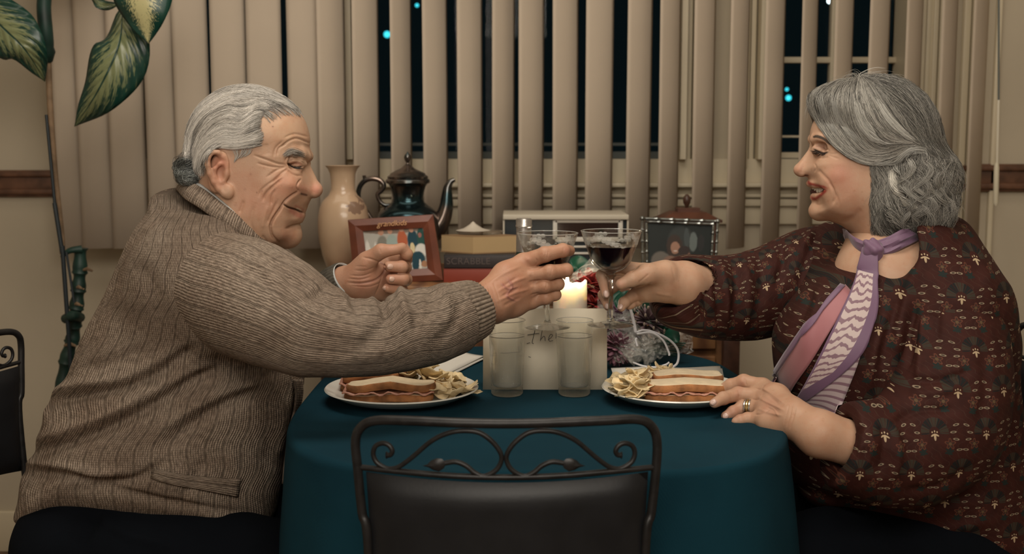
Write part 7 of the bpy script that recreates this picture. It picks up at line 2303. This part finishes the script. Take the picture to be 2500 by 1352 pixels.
def wcol(lo, hi, dark=.25):
    def f_(r, s):
        g = 1.3 * r.uniform(lo, hi) if r.random() > dark else r.uniform(.03, .10)
        return (g, g * .95, g * .85)
    return f_


PA = []
front = [[(2010, 210), (1982, 226), (1973, 244), (1982, 276), (2006, 316), (2034, 354), (2074, 388), (2128, 406), (2180, 396), (2222, 372), (2254, 372)],
         [(2040, 202), (2006, 222), (1990, 246), (2004, 290), (2030, 334), (2066, 372), (2120, 396), (2172, 388), (2218, 366), (2254, 368)],
         [(2066, 196), (2040, 220), (2028, 252), (2044, 304), (2072, 350), (2112, 380), (2166, 380), (2214, 360), (2252, 364)],
         [(2088, 192), (2070, 222), (2068, 262), (2084, 310), (2112, 352), (2150, 370), (2200, 356), (2244, 358)],
         [(2098, 190), (2096, 226), (2106, 270), (2130, 316), (2160, 346), (2196, 350), (2236, 352)],
         [(2104, 190), (2124, 224), (2146, 268), (2174, 308), (2206, 334), (2246, 356)]]
PA.append(grow(front, 6000, hbw, rnd, off=(.0006, .005), tr=(0, .4, .55, 1), wav=(1.2, 1.5), rad=.00026, M=20, col=wcol(.14, .42, .22)))
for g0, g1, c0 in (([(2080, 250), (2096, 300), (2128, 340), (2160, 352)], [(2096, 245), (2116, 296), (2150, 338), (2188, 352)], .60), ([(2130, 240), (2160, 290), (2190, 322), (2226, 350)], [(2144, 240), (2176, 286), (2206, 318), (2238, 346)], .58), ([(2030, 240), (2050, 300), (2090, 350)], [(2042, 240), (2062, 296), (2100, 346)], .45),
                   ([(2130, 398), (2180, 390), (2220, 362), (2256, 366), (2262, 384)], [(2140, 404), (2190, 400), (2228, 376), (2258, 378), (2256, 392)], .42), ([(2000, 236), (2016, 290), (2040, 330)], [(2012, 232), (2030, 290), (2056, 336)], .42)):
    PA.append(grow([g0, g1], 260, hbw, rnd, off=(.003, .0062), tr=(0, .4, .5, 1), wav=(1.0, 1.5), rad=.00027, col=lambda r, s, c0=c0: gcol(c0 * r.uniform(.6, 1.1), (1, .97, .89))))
back = [[(2106, 190), (2150, 214), (2196, 262), (2232, 318), (2254, 360), (2290, 396), (2306, 440), (2290, 490), (2258, 540), (2240, 600)],
        [(2112, 188), (2170, 200), (2220, 244), (2254, 300), (2276, 350), (2310, 386), (2326, 436), (2310, 486), (2280, 540), (2262, 596)],
        [(2120, 187), (2184, 192), (2236, 220), (2274, 276), (2292, 336), (2322, 380), (2341, 430), (2326, 480), (2318, 540), (2290, 584)]]
fill = [[(2100, 190), (2120, 224), (2142, 268), (2172, 310), (2208, 338), (2250, 360)], [(2104, 189), (2134, 216), (2166, 262), (2198, 308), (2228, 340), (2258, 366)], [(2108, 189), (2150, 212), (2190, 258), (2222, 308), (2246, 345), (2266, 378)]]
PA.append(grow(fill, 2400, hbw, rnd, off=(.0006, .005), tr=(0, .4, .5, 1), wav=(1.5, 2), rad=.00027, M=20, col=wcol(.08, .30, .3)))
back += [[(2128, 186), (2190, 189), (2242, 214), (2282, 268), (2300, 330), (2328, 378), (2349, 430), (2336, 482), (2328, 540), (2304, 584)]]
PA.append(grow(back, 5600, hbw, rnd, off=(.0006, .006), tr=(0, .5, .4, 1.0), wav=(4.5, 3.5), rad=.00027, M=22, col=wcol(.06, .26, .35)))
side = [[(2128, 394), (2134, 450), (2130, 500), (2134, 550), (2128, 575)], [(2145, 396), (2156, 450), (2150, 500), (2158, 550), (2172, 590)], [(2165, 394), (2176, 450), (2172, 500), (2190, 550), (2206, 600)], [(2186, 392), (2186, 440), (2200, 490), (2222, 540), (2228, 606)]]
PA.append(grow(side, 3200, hbw, rnd, off=(.0004, .0045), tr=(0, .4, .45, 1), wav=(7, 5), rad=.00027, M=20, col=wcol(.10, .34, .25), spread=1.5))
curls = [[(2190, 404), (2180, 430), (2182, 462), (2204, 490), (2234, 504), (2262, 512)], [(2200, 402), (2192, 432), (2196, 460), (2216, 484), (2246, 496), (2270, 506)]]
PA.append(grow(curls, 420, hbw, rnd, off=(.004, .010), tr=(0, .3, .6, 1), wav=(2, 3), rad=.00036, M=20, col=wcol(.32, .62, .1), spread=1.0))
waves = [[(2236, 376), (2212, 398), (2222, 432), (2248, 458), (2244, 500), (2222, 540), (2240, 592)], [(2262, 378), (2246, 405), (2258, 440), (2282, 470), (2270, 520), (2248, 560), (2258, 604)],
         [(2286, 388), (2284, 420), (2306, 450), (2304, 500), (2282, 540), (2286, 588)], [(2310, 396), (2322, 430), (2334, 462), (2322, 510), (2318, 560)]]
PA.append(grow(waves, 3000, hbw, rnd, off=(.002, .010), tr=(0, .4, .5, 1), wav=(9, 6), rad=.00027, M=20, col=wcol(.10, .36, .35), spread=4))
for k in range(16):
    x0, y0 = rnd.uniform(2205, 2310), rnd.uniform(385, 480); a_ = rnd.uniform(14, 30); L_ = rnd.uniform(70, 120); sg = rnd.choice((-1, 1)); c0 = rnd.uniform(.25, .5)
    g = [(x0 + sg * a_ * math.sin(j * 1.05 + .3) * (1 - .08 * j), y0 + L_ * j / 5) for j in range(6)]
    PA.append(grow([g, [(x + 7, y + 3) for x, y in g]], 60, hbw, rnd, off=(.006, .014), tr=(0, .2, .6, 1), wav=(3, 4), rad=.00027, M=20, col=lambda r, s, c0=c0: gcol(c0 * r.uniform(.6, 1.15), (1, .96, .87)), spread=1.5))
for g in ([[(2170, 470), (2168, 510), (2190, 545), (2222, 560)], [(2186, 470), (2186, 505), (2206, 532), (2240, 545)]], [[(2232, 380), (2204, 404), (2204, 446), (2230, 478), (2262, 470)], [(2246, 384), (2222, 408), (2222, 442), (2240, 462), (2262, 456)]]):
    PA.append(grow(g, 260, hbw, rnd, off=(.004, .010), tr=(0, .35, .5, 1), wav=(5, 5), rad=.00027, M=20, col=wcol(.14, .4, .3), spread=4))
PA.append(grow([[(2150, 500), (2156, 545), (2178, 584), (2206, 604)], [(2190, 500), (2192, 550), (2212, 596), (2230, 618)], [(2240, 510), (2230, 560), (2238, 596), (2246, 612)]], 700, hbw, rnd, off=(.002, .008), tr=(0, .4, .55, 1), wav=(4, 4), rad=.00024, M=20, col=wcol(.08, .3, .3), spread=3))
# flyaways over the crown, the forehead and the side
PA.append(grow([[(2090, 192), (2040, 186), (1990, 215), (1958, 262), (1954, 320)], [(2090, 192), (2050, 196), (2004, 220), (1976, 256), (1966, 300)]], 46, hbw, rnd, off=(.001, .006), tr=(0, .2, .4, 1), wav=(4, 2), rad=.0002, col=wcol(.2, .45, .1), spread=7))
PA.append(grow([[(2100, 200), (2110, 184), (2150, 178), (2200, 186)], [(2090, 200), (2080, 182), (2050, 184), (2020, 200)], [(2150, 196), (2200, 184), (2240, 204), (2270, 240)]], 60, hbw, rnd, off=(.001, .006), tr=(0, .4, .5, 1), wav=(4, 3), rad=.0002, col=wcol(.2, .45, .1), spread=5))
PA.append(grow([[(2260, 380), (2340, 420), (2352, 470), (2340, 540)], [(2280, 400), (2320, 470), (2344, 500), (2350, 540)], [(2150, 430), (2110, 480), (2112, 520)]], 70, hbw, rnd, off=(.003, .012), tr=(0, .3, .5, 1), wav=(6, 4), rad=.0002, col=wcol(.15, .4, .1), spread=7))
# eyelashes and eyebrow
PA.append(grow([[(1984, 332), (1996, 330), (2010, 336), (2030, 354)], [(1984, 336), (1996, 334), (2010, 339), (2030, 356)]], 70, hbw, rnd, off=(.0002, .0009), tr=(0, .8, .15, 1), wav=(.6, 3), rad=.00014, col=lambda r, s: gcol(r.uniform(.06, .14), (1, .75, .6)), spread=.8))
PA.append(grow([[(1994, 367), (1986, 368), (1979, 366)], [(2006, 372), (1996, 376), (1988, 378)], [(2020, 372), (2016, 378), (2008, 382)]], 60, hbw, rnd, off=(.0006, .003), tr=(0, .3, .6, 1), wav=(.4, 2), rad=.00018, col=lambda r, s: (.01, .008, .007), M=8))
C = np.concatenate([p[0] if p[0].shape[1] == 20 else np.stack([np.stack([np.interp(np.linspace(0, 1, 20), np.linspace(0, 1, p[0].shape[1]), c[:, i]) for i in range(3)], 1) for c in p[0]]) for p in PA])
R = np.concatenate([p[1] if p[1].shape[1] == 20 else np.stack([np.interp(np.linspace(0, 1, 20), np.linspace(0, 1, p[1].shape[1]), c) for c in p[1]]) for p in PA])
K = np.concatenate([p[2] for p in PA])
Cm = mirror_hair(WH, C)[::2]; C = np.concatenate([C, Cm]); R = np.concatenate([R, R[::2]]); K = np.concatenate([K, K[::2]])
strand_mesh(C, R, K, 'strands', hairm, whair)['kind'] = 'stuff'
